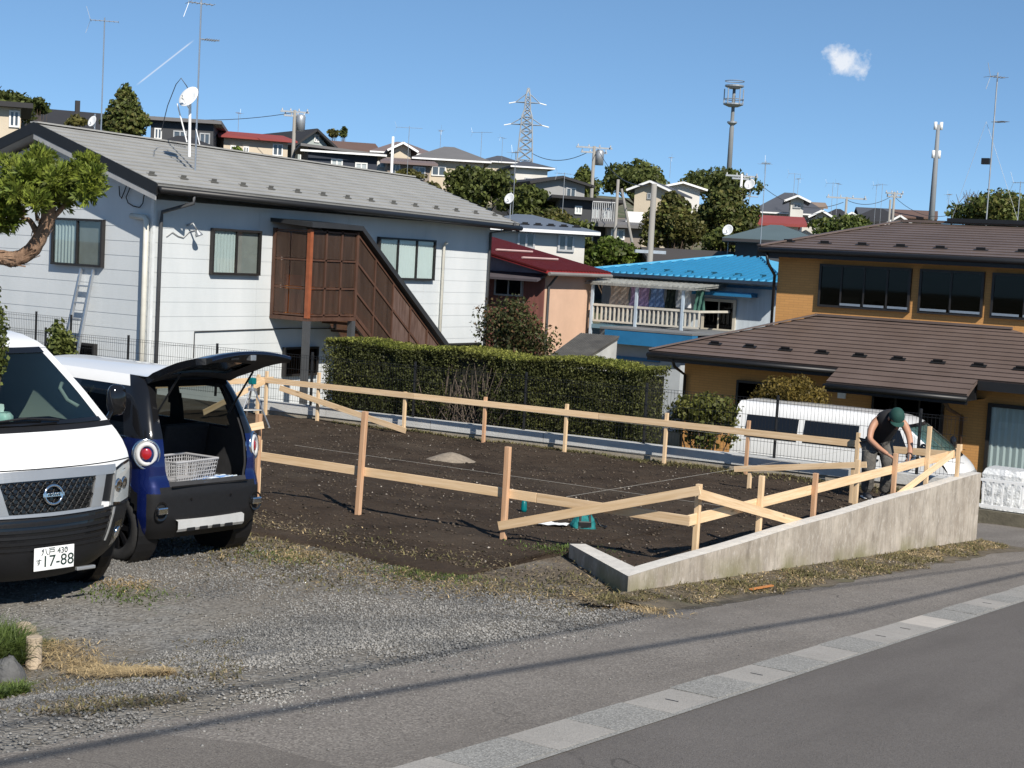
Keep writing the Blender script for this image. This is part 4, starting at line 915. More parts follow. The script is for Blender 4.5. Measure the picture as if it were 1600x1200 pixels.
M_bark = mat('bark', (.09, .062, .042), .9, .3, 6, .8, 40, stretch=(1, 1, .35))
M_twig = mat('grey_twig', (.12, .092, .072), .9, .25, 6)
def lobes_points(lobes, n, shell=.55):
    vol = np.array([l[3]*l[4]*l[5] for l in lobes])**.75; cnt = rng.multinomial(n, vol/vol.sum()); out_ = []; nr = []
    for l, k in zip(lobes, cnt):
        d_ = rng.normal(size=(k, 3)); d_ /= np.linalg.norm(d_, axis=1)[:, None]; r_ = 1-shell*rng.random(k)**1.6
        wob_ = np.array([.78+.42*noise.noise(Vector(tuple(q*2.1+np.array(l[:3])))) for q in d_])
        r_ = r_*wob_; out_.append(np.array(l[:3])+d_*r_[:, None]*np.array(l[3:6])); nr.append(d_)
    return np.concatenate(out_), np.concatenate(nr)
def tree(name, label, base, h, lobes, leaf, n, m, trunk_r=.2, cat='tree', group=None, bark=None, m2=None):
    """lobes: (dx, dy, z, rx, ry, rz) relative to the base"""
    base = Vector(base); t = thing(name, label, cat, base, 0, group)
    q = MB(); top = Vector((0, 0, h*.75)); q.tube([(0, 0, -.6), (.03*h*.2, 0, h*.3), (0, .02*h, h*.55), top], [trunk_r*1.25, trunk_r, trunk_r*.75, trunk_r*.3], 8)
    for l in lobes:
        c = Vector(l[:3]); s_ = Vector((0, 0, min(max(c.z*.45, h*.15), h*.6))); q.tube([s_, s_.lerp(c, .5)+Vector((0, 0, -.04*h)), c], [trunk_r*.5, trunk_r*.32, trunk_r*.12], 6)
    q.build('trunk', bark or M_bark, t, True)
    P, nr = lobes_points(lobes, n); leaf_cloud('crown', P, leaf, m, t, .6, nr, .35)
    if m2:
        P, nr = lobes_points(lobes, n//4, .25); leaf_cloud('crown', P, leaf, m2, t, .6, nr, .35)
    return t
def px_tree(name, label, px0, px1, py0, py1, d, m, n, leaf, group=None, lobes_n=9, seed=1, m2=None, cat='tree', base_drop=1.5, flat=1.0, tr_=None):
    """a crown that spans the sighted box at distance d, on its own trunk"""
    rs_ = random.Random(seed); c = at((px0+px1)/2, (py0+py1)/2, d); W = (px1-px0)/FPX*d; H = (py1-py0)/FPX*d
    zb = min(gz(c.x, c.y), c.z-H/2-base_drop*.3); base = Vector((c.x, c.y, zb)); L_ = []
    for k in range(lobes_n):
        a = 2*math.pi*k/lobes_n+rs_.uniform(-.4, .4); rr_ = rs_.uniform(.22, .34) if k else .3; f_ = rs_.uniform(.2, .62)
        r_ = W*rs_.uniform(.2, .3); L_.append((math.cos(a)*W*.5*f_, math.sin(a)*W*.5*f_, c.z-zb+rs_.uniform(-.24, .2)*H, r_, r_, H*rs_.uniform(.2, .3)*flat))
    L_.append((0, 0, c.z-zb+H*.06, W*.36, W*.34, H*.42)); L_.append((rs_.uniform(-.1, .1)*W, 0, c.z-zb+H*.27, W*.2, W*.2, H*.22))
    for sgn in (-1, 1): L_.append((RT.x*W*.36*sgn, RT.y*W*.36*sgn, c.z-zb-H*rs_.uniform(.0, .2), W*.15, W*.15, H*.22))
    return tree(name, label, base, c.z-zb+H*.3, L_, leaf, n, m, tr_ or max(.05, W*.035), cat, group, m2=m2)

# ---- hedge in two lengths behind the boundary wall
def hedge(label, xa, xb, n, gap=None):
    yc = lambda x: bwy(x)+.95; zb, zt = -1.75, lambda x: 1.03+.03*math.sin(x*3)
    t = wthing('hedge', label, 'hedge', ((xa+xb)/2, yc((xa+xb)/2), zb), 'clipped hedges behind the boundary wall'); dpt = .45
    rows = []
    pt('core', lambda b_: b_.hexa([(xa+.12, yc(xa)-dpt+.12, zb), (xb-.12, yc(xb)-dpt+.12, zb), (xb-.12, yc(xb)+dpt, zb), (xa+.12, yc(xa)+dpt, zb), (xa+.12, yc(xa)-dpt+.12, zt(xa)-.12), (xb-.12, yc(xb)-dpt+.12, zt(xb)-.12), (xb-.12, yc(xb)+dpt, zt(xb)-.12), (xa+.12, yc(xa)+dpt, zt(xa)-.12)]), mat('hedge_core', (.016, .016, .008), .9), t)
    P = []; nr = []
    for i in range(n):
        x = xa+(xb-xa)*rng.random(); q = rng.random(); dep = .13*rng.random()**1.5; w_ = .05*noise.noise(Vector((x*2.2, q*3, 1)))
        if q < .62: z_ = zb+.9+(zt(x)-zb-.9)*rng.random(); y_ = yc(x)-dpt+dep+.10*noise.noise(Vector((x*2.1, z_*2.1, 1)))+.05*noise.noise(Vector((x*6, z_*6, 1))); v = (0, -1, 0)
        elif q < .9: z_ = zt(x)-dep*.7+.06*noise.noise(Vector((x*3, q*9, 1))); y_ = yc(x)-dpt+2*dpt*rng.random(); v = (0, 0, 1)
        else: z_ = zb+.9+(zt(x)-zb-.9)*rng.random(); y_ = yc(x)-dpt+2*dpt*rng.random(); e = rng.random() < .5; x = xa+dep if e else xb-dep; v = (-1 if e else 1, 0, 0)
        if gap and gap(x, z_) and rng.random() < .9: continue
        P.append((x, y_, z_)); nr.append(v)
    leaf_cloud('foliage', P, .037, ML_hedge, t, .55, np.array(nr, float), .4)
    P = [(xa+(xb-xa)*rng.random(), yc(0)+0, 0) for _ in range(n//5)]
    P = [(x, yc(x)-dpt+2*dpt*rng.random(), zt(x)+.05*noise.noise(Vector((x*3, 4, 1)))+.05*rng.random()**2) for x, _, _ in P]
    leaf_cloud('lit_top_growth', P, .04, leafmat('hedge_top_leaf', (.14, .165, .028), (.28, .28, .065)), t, .5)  # yellower leaves on top, lightened in colour as if sunlit from above
    return t
xa1, xa2, xb1, xb2 = ony(507, 590, 20.3).x, ony(766, 600, 20.5).x, ony(769, 600, 20.5).x, ony(1038, 630, 20.72).x-.32
gp = lambda x, z: x > xa2-1.15 and .25+.4*noise.noise(Vector((x*2, z*2, 4))) > abs((x-xa2+.5))*.6 and z < .95
hedge('clipped dark green hedge below the outside stair, with a bare twiggy end', xa1, xa2, 46000, gp)
hedge('clipped dark green hedge right of the twiggy gap, next to the brown house', xb1, xb2, 42000)
q = MB(); tw = wthing('bare_twigs', 'bare grey twigs showing in the gap between the two hedges', 'twigs', (xa2, bwy(xa2)+.6, -1.75))
for k in range(64):
    x = xa2-1.1*random.random(); p0 = Vector((x, bwy(x)+.5+.1*random.random(), -.3)); p1 = p0+Vector((random.uniform(-.6, .6), random.uniform(-.08, .05), random.uniform(.5, 1.2))); p1.z = min(p1.z, .98)
    q.tube([p0, p0.lerp(p1, .5)+Vector((random.uniform(-.08, .08), 0, 0)), p1], [.012, .008, .004], 4)
q.build('twig', M_twig, tw)

# ---- black mesh fences
def fence(label, P0, P1, z0f, h, pitch=2.0, start=0.0, zb=None):
    P0, P1 = Vector(P0), Vector(P1); u = (P1-P0); ln = u.length; u.normalize(); t = wthing('mesh_fence', label, 'fence', (P0.x, P0.y, z0f(0))); s_ = start; posts = []
    while s_ <= ln+.01: posts.append(s_); s_ += pitch
    for s_ in posts:
        p = P0+u*s_; pt('post', lambda b_: b_.tube([(p.x, p.y, z0f(s_)-.02 if zb is None else zb), (p.x, p.y, z0f(s_)+h+.04)], .022, 8), M_black, t)
    prs = list(zip(posts, posts[1:]))
    if start > .2: prs.insert(0, (0, start))
    if ln-posts[-1] > .2: prs.append((posts[-1], ln))
    for a, e in prs:
        q = MB(); nw = int((e-a)/.05)
        nv = Vector((-u.y, u.x, 0))*-.025
        for k in range(1, nw):
            s2 = a+(e-a)*k/nw; p = P0+u*s2; zz = z0f(s2); b0 = Vector((p.x, p.y, zz+.03))+Vector((nv.x, nv.y, 0)); q.bar(b0, b0+Vector((0, 0, h-.05)), .003, .003, (1, 0, 0))
        for hz in (.05, .22, .40, .58, h-.06, h-.02):
            pa, pe = P0+u*a, P0+u*e; q.bar((pa.x+nv.x*1.1, pa.y+nv.y*1.1, z0f(a)+hz), (pe.x+nv.x*1.1, pe.y+nv.y*1.1, z0f(e)+hz), .005, .005, (0, 0, 1))
        q.build('wire_panel', M_black, t)
    return t
f0 = Vector((-25.5, bwy(-25.5)+.09, 0)); f1 = Vector((-6.0, bwy(-6.0)+.09, 0)); xp = -6.62
st0 = (Vector((xp, bwy(xp)+.09, 0))-f0).length % 2.0
fence('black wire mesh fence on the boundary wall, in front of hedge and white van', f0, f1, lambda s_: bwtop(-25.5+s_)+.0, .84, 2.0, st0)
fa, fb = ony(2, 560, 20.9), ony(124, 560, 20.9); fa.x -= 1.2
fz = ony(60, 490, 20.9).z
fence('taller black wire mesh fence left of the ladder, above the white van', (fa.x, 20.9, 0), (fb.x, 20.9, 0), lambda s_: fz-.95, .95, 1.0, .2, -1.75)

# ---- shrubs and trees in the gardens behind the wall
px_tree('flowering_shrub', 'dark leaved shrub with red flowers behind the hedge, before the red roof', 735, 880, 452, 600, 27.5, leafmat('crape_leaf', (.04, .05, .018), (.11, .115, .042)), 5600, .06, None, 15, 3, leafmat('red_flower', (.07, .05, .02), (.15, .075, .035), .5, .2), 'shrub')
q = MB(); o_ = [t for t in bpy.data.objects if t.name == 'flowering_shrub'][0]
for k in range(26):
    a = random.uniform(-.9, .9); p0 = Vector((0, 0, .8)); p1 = Vector((RT.x*a*1.0+random.uniform(-.15, .15), RT.y*a*1.0, 2.0+random.uniform(.0, .75)-abs(a)*.3)); q.tube([p0, p0.lerp(p1, .55)+Vector((0, 0, .15)), p1], [.02, .012, .004], 4)
q.build('stem', M_bark, o_)
px_tree('garden_shrub', 'yellow-green leafy shrub behind the mesh fence, left of the white van', 1042, 1160, 605, 715, 24.6, leafmat('yellowgreen_leaf', (.06, .075, .014), (.16, .16, .04)), 3600, .075, None, 8, 5, cat='shrub')
px_tree('maple_tree', 'round rusty-green maple above the roof of the white van', 1168, 1305, 580, 668, 29.6, leafmat('maple_leaf', (.10, .078, .018), (.21, .15, .035)), 6500, .06, None, 10, 8, flat=1.15)
for i, (a, b_, c, d, dd, mm) in enumerate(((62, 122, 495, 590, 21.9, ML_mid), (98, 175, 560, 625, 22.0, ML_olive))):
    px_tree('garden_shrub', ('upright green shrub behind the mesh fence, beside the ladder foot', 'low olive shrub behind the fence between van roof and ladder')[i], a, b_, c, d, dd, mm, 1500, .075, None, 6, 11+i, cat='shrub')

# ---- pruned juniper, vine and grass at the left edge, close to the camera
M_jbark = mat('juniper_bark', (.17, .10, .062), .9, .3, 9, .9, 45, base2=(.29, .19, .125), stretch=(1, 1, .4))
JD = 7.4; jb = at(-190, 960, JD); jb.z = yard(jb.x, jb.y)
jt = wthing('pruned_juniper', 'pruned juniper with bent brown trunk and green foliage pads at the left edge', 'tree', jb)
J = lambda px, py, dd=0: at(px, py, JD+dd)
def spline(P, k=7):
    P = [Vector(p) for p in P]; out_ = []
    for i in range(len(P)-1):
        a, b_, c, d = P[max(0, i-1)], P[i], P[i+1], P[min(len(P)-1, i+2)]
        for t in np.linspace(0, 1, k, endpoint=False): out_.append(.5*((2*b_)+(c-a)*t+(2*a-5*b_+4*c-d)*t*t+(3*b_-a-3*c+d)*t**3))
    return out_+[P[-1]]
def ridged(b_, P, rad, n=30):   # trunk with twisted ridges of stringy bark
    pts = spline(P, 8); rs_ = np.interp(np.linspace(0, 1, len(pts)), np.linspace(0, 1, len(rad)), rad); ref = None; rows = []
    for i, p in enumerate(pts):
        d = (pts[min(i+1, len(pts)-1)]-pts[max(i-1, 0)]).normalized()
        if ref is None: ref = d.orthogonal().normalized()
        u = d.cross(ref).normalized(); ref = u.cross(d).normalized(); row = []
        for j in range(n+1):
            a = 2*math.pi*(j % n)/n; tw = a*1.0+i*.05; k = 1+.2*noise.noise(Vector((math.cos(tw)*3.2, math.sin(tw)*3.2, i*.09)))+.16*noise.noise(Vector((math.cos(tw)*7.5, math.sin(tw)*7.5, i*.14))); row.append(p+(u*math.cos(a)+ref*math.sin(a))*rs_[i]*k)
        rows.append(row)
    b_.grid(rows)
def f(b_):
    ridged(b_, [(jb.x, jb.y, jb.z-.2), J(-185, 800), J(-150, 600), J(-110, 470), J(-60, 412), J(-10, 402), J(25, 404), J(52, 388), J(68, 358), J(76, 335), J(77, 319)], [.06, .05, .046, .042, .038, .037, .036, .034, .032, .031, .03])
    b_.tube(spline([J(62, 372), J(47, 345), J(36, 342), J(37, 322)], 4), [.02, .018, .016, .014, .013, .012, .011, .01, .01, .009, .009, .008, .008], 8); b_.tube([J(75, 348), J(100, 322), J(120, 308), J(135, 300)], [.014, .011, .008, .005], 8)
    b_.tube([J(80, 345), J(95, 330), J(110, 305, .1)], [.01, .008, .005], 6); b_.tube([J(58, 345), J(55, 320), J(40, 290)], [.008, .007, .004], 6)
    b_.tube([J(-110, 470), J(-60, 400), J(-20, 360), J(5, 335)], [.024, .018, .013, .008], 8)
trk = pt('trunk', f, M_jbark, jt, True)
# loose strips of bark and the pale sawn end
pt('sawn_end', lambda b_: b_.lathe([(0, .0), (.029, 0), (.029, .004), (0, .004)], J(77, 319), (J(77, 319)-J(76, 335)), 14), mat('sawn_wood', (.5, .36, .23), .8), trk)
q = MB()
for k in range(70):   # loose bark strips
    t = random.random(); P_ = [J(-60, 412), J(-10, 402), J(25, 404), J(52, 388), J(68, 358), J(76, 335)]; i0 = min(4, int(t*5)); p = P_[i0].lerp(P_[i0+1], t*5-i0); d = (P_[i0+1]-P_[i0]).normalized(); o_ = d.cross(Vector((random.uniform(-1, 1), random.uniform(-1, 1), random.uniform(-1, 1)))).normalized(); w_ = d.cross(o_); L_ = random.uniform(.03, .07); p = p+o_*.036
    q.quad(p-w_*.004, p+w_*.004, p+d*L_+o_*random.uniform(.0, .012)+w_*.002, p+d*L_+o_*random.uniform(.0, .012)-w_*.002)
q.build('bark_strips', M_jbark, trk)
def sprays(lobes, n, m, parent, ln=.047, name='foliage_pad'):
    P, nr = lobes_points(lobes, n, .5); nr = nr+np.array([0, 0, .5])+.55*rng.normal(size=nr.shape); nr /= np.linalg.norm(nr, axis=1)[:, None]
    V = []; k = len(P); b1 = np.cross(nr, rng.normal(size=(k, 3))); b1 /= np.linalg.norm(b1, axis=1)[:, None]
    quads = []
    for j in range(5):   # a spray is a fan of five scale-leaf slivers
        a = (j-2)*.42; dr = nr*math.cos(a)+b1*math.sin(a); L_ = ln*(1-.12*abs(j-2))*(.6+.7*rng.random(k))[:, None]; s_ = np.cross(dr, np.cross(nr, b1)); s_ /= np.linalg.norm(s_, axis=1)[:, None]+1e-9
        o_ = P+nr*(.006*j); quads.append(np.stack([o_, o_+dr*L_*.55+s_*L_*.13, o_+dr*L_, o_+dr*L_*.55-s_*L_*.13], 1))
    V = np.stack(quads, 1).reshape(-1, 3); return fast_mesh(name, V, np.arange(len(V)).reshape(-1, 4), m, parent=parent)
def pad(px, py, rx_, ry_, dd=0):
    c = J(px, py, dd); s_ = JD/FPX; return (c.x, c.y, c.z, rx_*s_, rx_*s_, ry_*s_)
rj = random.Random(4); LB = []
for (cx_, cy_, w_, h_, k_) in ((82, 272, 68, 30, 26), (40, 262, 34, 26, 9), (125, 290, 30, 26, 9), (75, 305, 48, 16, 9), (22, 282, 16, 26, 4)):
    for q_ in range(k_):
        a = rj.uniform(0, 6.28); r_ = math.sqrt(rj.random()); LB.append(pad(cx_+w_*r_*math.cos(a), cy_+h_*r_*math.sin(a), rj.uniform(9, 17), rj.uniform(8, 14), rj.uniform(-.2, .2)))
sprays(LB, 3600, ML_juni, jt, .04)
sprays([pad(-10, 318, 40, 36), pad(-40, 330, 50, 40, .1), pad(8, 338, 18, 22, -.05)], 2600, ML_juni, jt)
vn = px_tree('climbing_shrub', 'narrow dark leafy shrub hanging in at the left edge over the van windscreen', -46, 14, 395, 660, 7.3, ML_mid, 2600, .027, None, 12, 21, cat='shrub', tr_=.008)
gp_ = onz(8, 1000, .08)
def tuft(cx, cy, r_, n): a = rng.random(n)*6.28; rr_ = r_*np.sqrt(rng.random(n)); x = cx+rr_*np.cos(a); y = cy+rr_*np.sin(a); return np.stack([x, y, [yard(p, q)+.0 for p, q in zip(x, y)]], 1)
gb = ong(-42, 1040)
tag(blades('grass_tuft', tuft(gb.x, gb.y, .30, 5200), .14, .34, .008, .8, M_grass), 'tall fresh green grass tuft at the lower left edge', 'grass', kind='stuff')
g2 = ong(4, 1090); tag(blades('grass_tuft', tuft(g2.x, g2.y, .13, 900), .05, .12, .007, 1.0, M_grass), 'short green grass below the log edging at the left', 'grass', kind='stuff')
M_log = mat('pale_log', (.42, .34, .25), .85, .2, 9, .4, 50)
for i, (px, py, hh_) in enumerate(((36, 1000, .13), (44, 1008, .14), (48, 1020, .14), (52, 1040, .2))):
    p = ong(px, py+4); z0 = yard(p.x, p.y); q = MB().lathe([(.0, -.1), (.048, -.1), (.05, 0), (.05, hh_-.004), (.046, hh_), (0, hh_+.001)], (p.x, p.y, z0), (0, 0, 1), 14)
    tag(q.build('edging_log', M_log, smooth=False), ('farthest short pale edging log beside the grass tuft', 'second farthest short pale edging log beside the grass tuft', 'short pale edging log right behind the nearest one by the grass', 'nearest and tallest pale edging log by the grass tuft')[i], 'log', 'log edging by the grass')
p = ong(12, 1062); q = MB(); rows = []
for i in range(7):
    th_ = math.pi/2*i/6; rows.append([(p.x+.13*math.cos(th_)*math.cos(a)*(1+.15*noise.noise(Vector((a, i, 0)))), p.y+.10*math.cos(th_)*math.sin(a), yard(p.x, p.y)-.03+.17*math.sin(th_)*(1+.2*noise.noise(Vector((math.cos(a), math.sin(a), i*.3))))) for a in np.linspace(0, 6.2832, 15)])
q.grid(rows); tag(q.build('rock', mat('dark_rock', (.1, .1, .1), .8, .3, 12, .5, 50), smooth=True), 'dark grey rock beside the log edging at the left edge', 'rock')
def straw_pos(n):
    t = rng.random(n); o_ = rng.normal(size=n)*(.07+.06*np.abs(np.sin(t*9)))*(1.2-t); A, B_ = ong(72, 1008), ong(262, 1060); d_ = (B_-A); nv = Vector((-d_.y, d_.x, 0)).normalized()
    x = A.x+d_.x*t+nv.x*o_; y = A.y+d_.y*t+nv.y*o_; return np.stack([x, y, [yard(a, b_)+.012+.02*rng.random() for a, b_ in zip(x, y)]], 1)
tag(blades('straw_heap', straw_pos(2600), .02, .05, .006, 2.8, M_straw), 'heap of dry golden cut grass on the gravel near the logs', 'straw', kind='stuff')
def yw(n):
    out_ = []
    while len(out_) < n:
        px, py = -60+440*rng.random(), 1000+120*rng.random(); p = ong(px, py); 
        if p.x > AE(p.y)-.25: continue
        if noise.noise(Vector((p.x*1.3, p.y*1.3, 7)))+.2*rng.normal() > .12-.5*sstep(330, 60, px)*0: out_.append((p.x, p.y, yard(p.x, p.y)+.004))
    return np.array(out_)
tag(blades('yard_weeds', yw(1300), .01, .035, .008, 1.6, M_weed), 'sparse weeds on the gravel near the log edging', 'weeds', kind='stuff')
tag(blades('yard_litter', yw(2200), .01, .03, .008, 2.6, M_litter), 'brown plant litter on the gravel near the log edging', 'leaf litter', kind='stuff')
def spots(L_, s_, n):
    out_ = []
    for (px, py) in L_:
        p = ong(px, py)
        for k in range(n): x, y = p.x+s_*rng.normal()*1.6*math.cos(.6), p.y+s_*rng.normal(); out_.append((x, y, max(yard(x, y), soil_z(x, y) if y > 11.1 else -9)+.003))
    return np.array(out_)
tag(blades('green_patch', spots([(650, 898), (440, 872), (690, 900), (200, 930), (880, 862)], .16, 420), .012, .045, .009, 1.4, M_grass), 'thin green grass patches at the edge of the gravel', 'grass', kind='stuff')
tag(blades('straw_patch', spots([(470, 866), (455, 872), (200, 915), (1010, 955), (980, 948)], .11, 260), .015, .05, .008, 2.4, M_straw), 'pale dry grass wisps at the edge of the gravel', 'straw', kind='stuff')

# ================================================================== mid-distance houses
M_red = mat('red_roof_sheet', (.23, .022, .024), .42, .1, 2)
M_blue = mat('bright_blue_roof', (.075, .36, .58), .42, .06, 2)
M_bluep = mat('blue_paint', (.02, .15, .32), .45, .1, 3)
M_peach = mat('peach_render', (.58, .385, .275), .85, .06, 1.5)
M_lilac = mat('lilac_grey_board', (.26, .26, .33), .8, .2, 2)
M_maroon = mat('maroon_board', (.22, .085, .07), .8, .2, 2, stretch=(4, 4, .5))
M_white2 = mat('white_render', (.68, .69, .68), .8, .05, 1)
M_pblue = mat('pale_blue_board', (.52, .58, .63), .7, .08, 2, stretch=(6, 6, .5))
def ribs(b_, A, B, C, D, n, r_, m=0):
    A, B, C, D = map(Vector, (A, B, C, D))
    for i in range(n+1): b_.bar(A.lerp(B, i/n), D.lerp(C, i/n), r_, r_, (0, 0, 1), m)
# red-roofed house
c0 = at(848, 520, 42); RXf = c0.x; RYg = c0.y; RG = -1.75
rh = wthing('red_roof_house', 'peach and maroon house with a red ribbed roof, right of the white house', 'house', (RXf-2, RYg+2, RG))
yE_ = onx(928, 470, RXf).y; ze_ = onx(860, 424, RXf).z; gx0 = ony(764, 420, RYg).x; zt_l = ony(768, 396, RYg).z
def f(b_):
    b_.hexa([(gx0-3, RYg, RG), (RXf, RYg, RG), (RXf, yE_, RG), (gx0-3, yE_, RG), (gx0-3, RYg, zt_l+.6), (RXf, RYg, ze_), (RXf, yE_, ze_), (gx0-3, yE_, zt_l+.6)])
pt('wall', f, M_peach, rh)
zb_ = ony(800, 428, RYg).z
pt('gable_board', lambda b_: b_.poly([(gx0-2, RYg-.02, zb_), (RXf-.01, RYg-.02, zb_), (RXf-.01, RYg-.02, ze_-.06), (gx0-2, RYg-.02, zt_l+.42)]), M_lilac, rh)
pt('lower_board', lambda b_: b_.box(gx0-2, RXf-.01, RYg-.03, RYg-.005, RG, zb_-.06), M_maroon, rh)
pt('lean_to_roof', lambda b_: b_.hexa([(gx0-2, RYg-.5, zb_-.16), (RXf+.05, RYg-.5, zb_-.16), (RXf+.05, RYg-.02, zb_), (gx0-2, RYg-.02, zb_), (gx0-2, RYg-.5, zb_-.1), (RXf+.05, RYg-.5, zb_-.1), (RXf+.05, RYg-.02, zb_+.06), (gx0-2, RYg-.02, zb_+.06)]), mat('dark_lean_to', (.08, .07, .08), .7), rh)
sl_ = (zt_l+.6-ze_)/(RXf-gx0+3); oE = RXf+.3
rA, rB, rC, rD = (oE, RYg-.45, ze_-.05), (oE, yE_+.35, ze_-.05), (gx0-3.2, yE_+.35, ze_-.05+sl_*(oE-gx0+3.2)), (gx0-3.2, RYg-.45, ze_-.05+sl_*(oE-gx0+3.2))
def f(b_):
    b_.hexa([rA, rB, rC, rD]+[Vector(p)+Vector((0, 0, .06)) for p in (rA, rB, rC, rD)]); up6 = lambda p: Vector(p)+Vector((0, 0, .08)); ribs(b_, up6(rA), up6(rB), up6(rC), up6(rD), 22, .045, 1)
rro = pt('roof', f, [mat('red_roof_pan', (.29, .028, .028), .45, .15, 2), mat('red_roof_seam_shade', (.10, .012, .012), .5, .1, 2)], rh)  # ribs coloured darker than the pans: seam shadow put into the red
for t_ in (.22, .38):
    p0, p1 = Vector(rA).lerp(Vector(rD), t_)+Vector((0, .6, .14)), Vector(rB).lerp(Vector(rC), t_)+Vector((0, -1, .14)); pt('snow_bar', lambda b_: b_.tube([p0, p1], .03, 6), mat('pale_bar', (.5, .36, .34), .6), rro)
pt('gutter', lambda b_: b_.tube([(oE+.05, RYg-.4, ze_-.06), (oE+.05, yE_+.3, ze_-.06)], .05, 8), mat('grey_gutter', (.2, .19, .18), .6), rh)
pt('downspout', lambda b_: b_.tube([(oE, RYg+.1, ze_-.1), (RXf+.05, RYg+.1, ze_-.4), (RXf+.05, RYg+.1, RG)], .035, 6), dsm, rh)
wA = ony(774, 461, RYg-.03); wB = ony(819, 431, RYg-.03); window(rh, (wA.x, RYg-.032, wA.z), (1, 0, 0), (0, -1, 0), wB.x-wA.x, wB.z-wA.z, 2, M_sfr, G_dark, ('room', 'curtain'))
# blue-roofed house with covered balcony
YB = at(1000, 440, 45).y; xb = lambda px, py, o_=0: ony(px, py, YB+o_)
bl = wthing('blue_roof_house', 'pale house with bright blue ribbed roof and a covered balcony full of laundry', 'house', (xb(1080, 500).x, YB+3, -1.8))
x0, x1 = xb(940, 470).x, xb(1222, 470).x; zE3 = xb(1080, 433).z; apx = ony(1178, 403, YB+3.2)
pt('wall', lambda b_: b_.box(x0, x1, YB, YB+7, -2, zE3), M_pblue, bl)
def f(b_):
    E1, E2, E3, E4 = Vector((x0-.4, YB-.6, zE3)), Vector((x1+.4, YB-.6, zE3)), Vector((x1+.4, YB+7.4, zE3)), Vector((x0-.4, YB+7.4, zE3)); r1, r2 = Vector((apx.x-.8, YB+3.4, apx.z)), Vector((apx.x+.2, YB+3.4, apx.z))
    b_.quad(E1, E2, r2, r1); b_.poly([E2, E3, r2]); b_.quad(E3, E4, r1, r2); b_.poly([E4, E1, r1])
    n = 30
    for i in range(n+1):
        a = E1.lerp(E2, i/n); t = i/n; W_ = E2.x-E1.x; xl_, xr_ = r1.x-E1.x, r2.x-E1.x
        xx_ = a.x-E1.x; k = 1.0 if xl_ <= xx_ <= xr_ else (xx_/xl_ if xx_ < xl_ else (W_-xx_)/(W_-xr_))
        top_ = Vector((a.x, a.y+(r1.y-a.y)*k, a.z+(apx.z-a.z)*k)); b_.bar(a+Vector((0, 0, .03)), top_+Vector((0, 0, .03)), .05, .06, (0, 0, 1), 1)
    for e_, r_ in ((E1, r1), (E2, r2)): b_.bar(e_+Vector((0, 0, .05)), r_+Vector((0, 0, .05)), .16, .05)
    b_.quad(E1-Vector((0, 0, .07)), E2-Vector((0, 0, .07)), E3-Vector((0, 0, .07)), E4-Vector((0, 0, .07)))
bro = pt('roof', f, [mat('blue_roof_pan', (.10, .40, .62), .42, .08, 1.2), mat('blue_roof_seam_shade', (.03, .2, .36), .45, .06, 2)], bl)  # dark blue of the ribs paints the shadow along each seam
snow_guards(bro, (x0+1.2, YB-.6, zE3), (x1-.5, YB-.6, zE3), (x0+1.2, YB+3.4, apx.z), 6, .16, mat('teal_guard', (.02, .1, .15), .5), .3)
pt('fascia', lambda b_: b_.box(x0-.42, x1+.42, YB-.63, YB-.602, zE3-.09, zE3-.005), mat('dark_eave', (.03, .05, .08), .5), bl)
yF = YB-1.9; bx = lambda px, py: ony(px, py, yF)
cA, cB = bx(914, 441), bx(1088, 450)
def f(b_):
    z_ = (cA.z+cB.z)/2; b_.hexa([(cA.x, yF-.15, z_-.06), (cB.x, yF-.15, z_-.06), (cB.x, YB+.05, zE3-.22), (cA.x, YB+.05, zE3-.22), (cA.x, yF-.15, z_), (cB.x, yF-.15, z_), (cB.x, YB+.05, zE3-.16), (cA.x, YB+.05, zE3-.16)])
    for i in range(23):
        x = cA.x+(cB.x-cA.x)*i/22; b_.bar((x, yF-.15, z_+.02), (x, YB+.05, zE3-.14), .06, .04)
canopy = pt('canopy', f, sheet_mat('pale_corrugated_sheet', (.85, .86, .84), (.55, .55, .52), .5), bl)
fzA, fzB = bx(926, 508).z, bx(1090, 514).z; fl = (fzA+fzB)/2; rl = fl+.52
xA, xB = bx(926, 500).x, bx(1092, 500).x
pt('balcony_floor', lambda b_: b_.box(xA-.05, xB+.05, yF-.05, YB, fl-.13, fl-.02), mat('teal_grey_beam', (.12, .22, .28), .6), bl)
rail = pt('balcony_railing', lambda b_: (b_.bar((xA, yF, rl), (xB, yF, rl), .07, .06), b_.bar((xA, yF, fl+.08), (xB, yF, fl+.08), .05, .05), b_.bar((xA, yF, rl), (xA, YB, rl), .07, .06), b_.bar((xB, yF, rl), (xB, YB, rl), .07, .06)), mat('cream_rail', (.55, .52, .45), .6), bl)
for i in range(25): pt('baluster', lambda b_: b_.box(xA+(xB-xA)*i/24-.022, xA+(xB-xA)*i/24+.022, yF-.018, yF+.018, fl+.1, rl-.03), MATS['cream_rail'], rail)
for px in (926, 995, 1068): pt('post', lambda b_: b_.box(bx(px, 470).x-.035, bx(px, 470).x+.035, yF-.06, yF+.01, fl-2.6 if px != 926 else fl-1.5, cA.z-.05), mat('pale_blue_post', (.42, .5, .58), .5), bl)
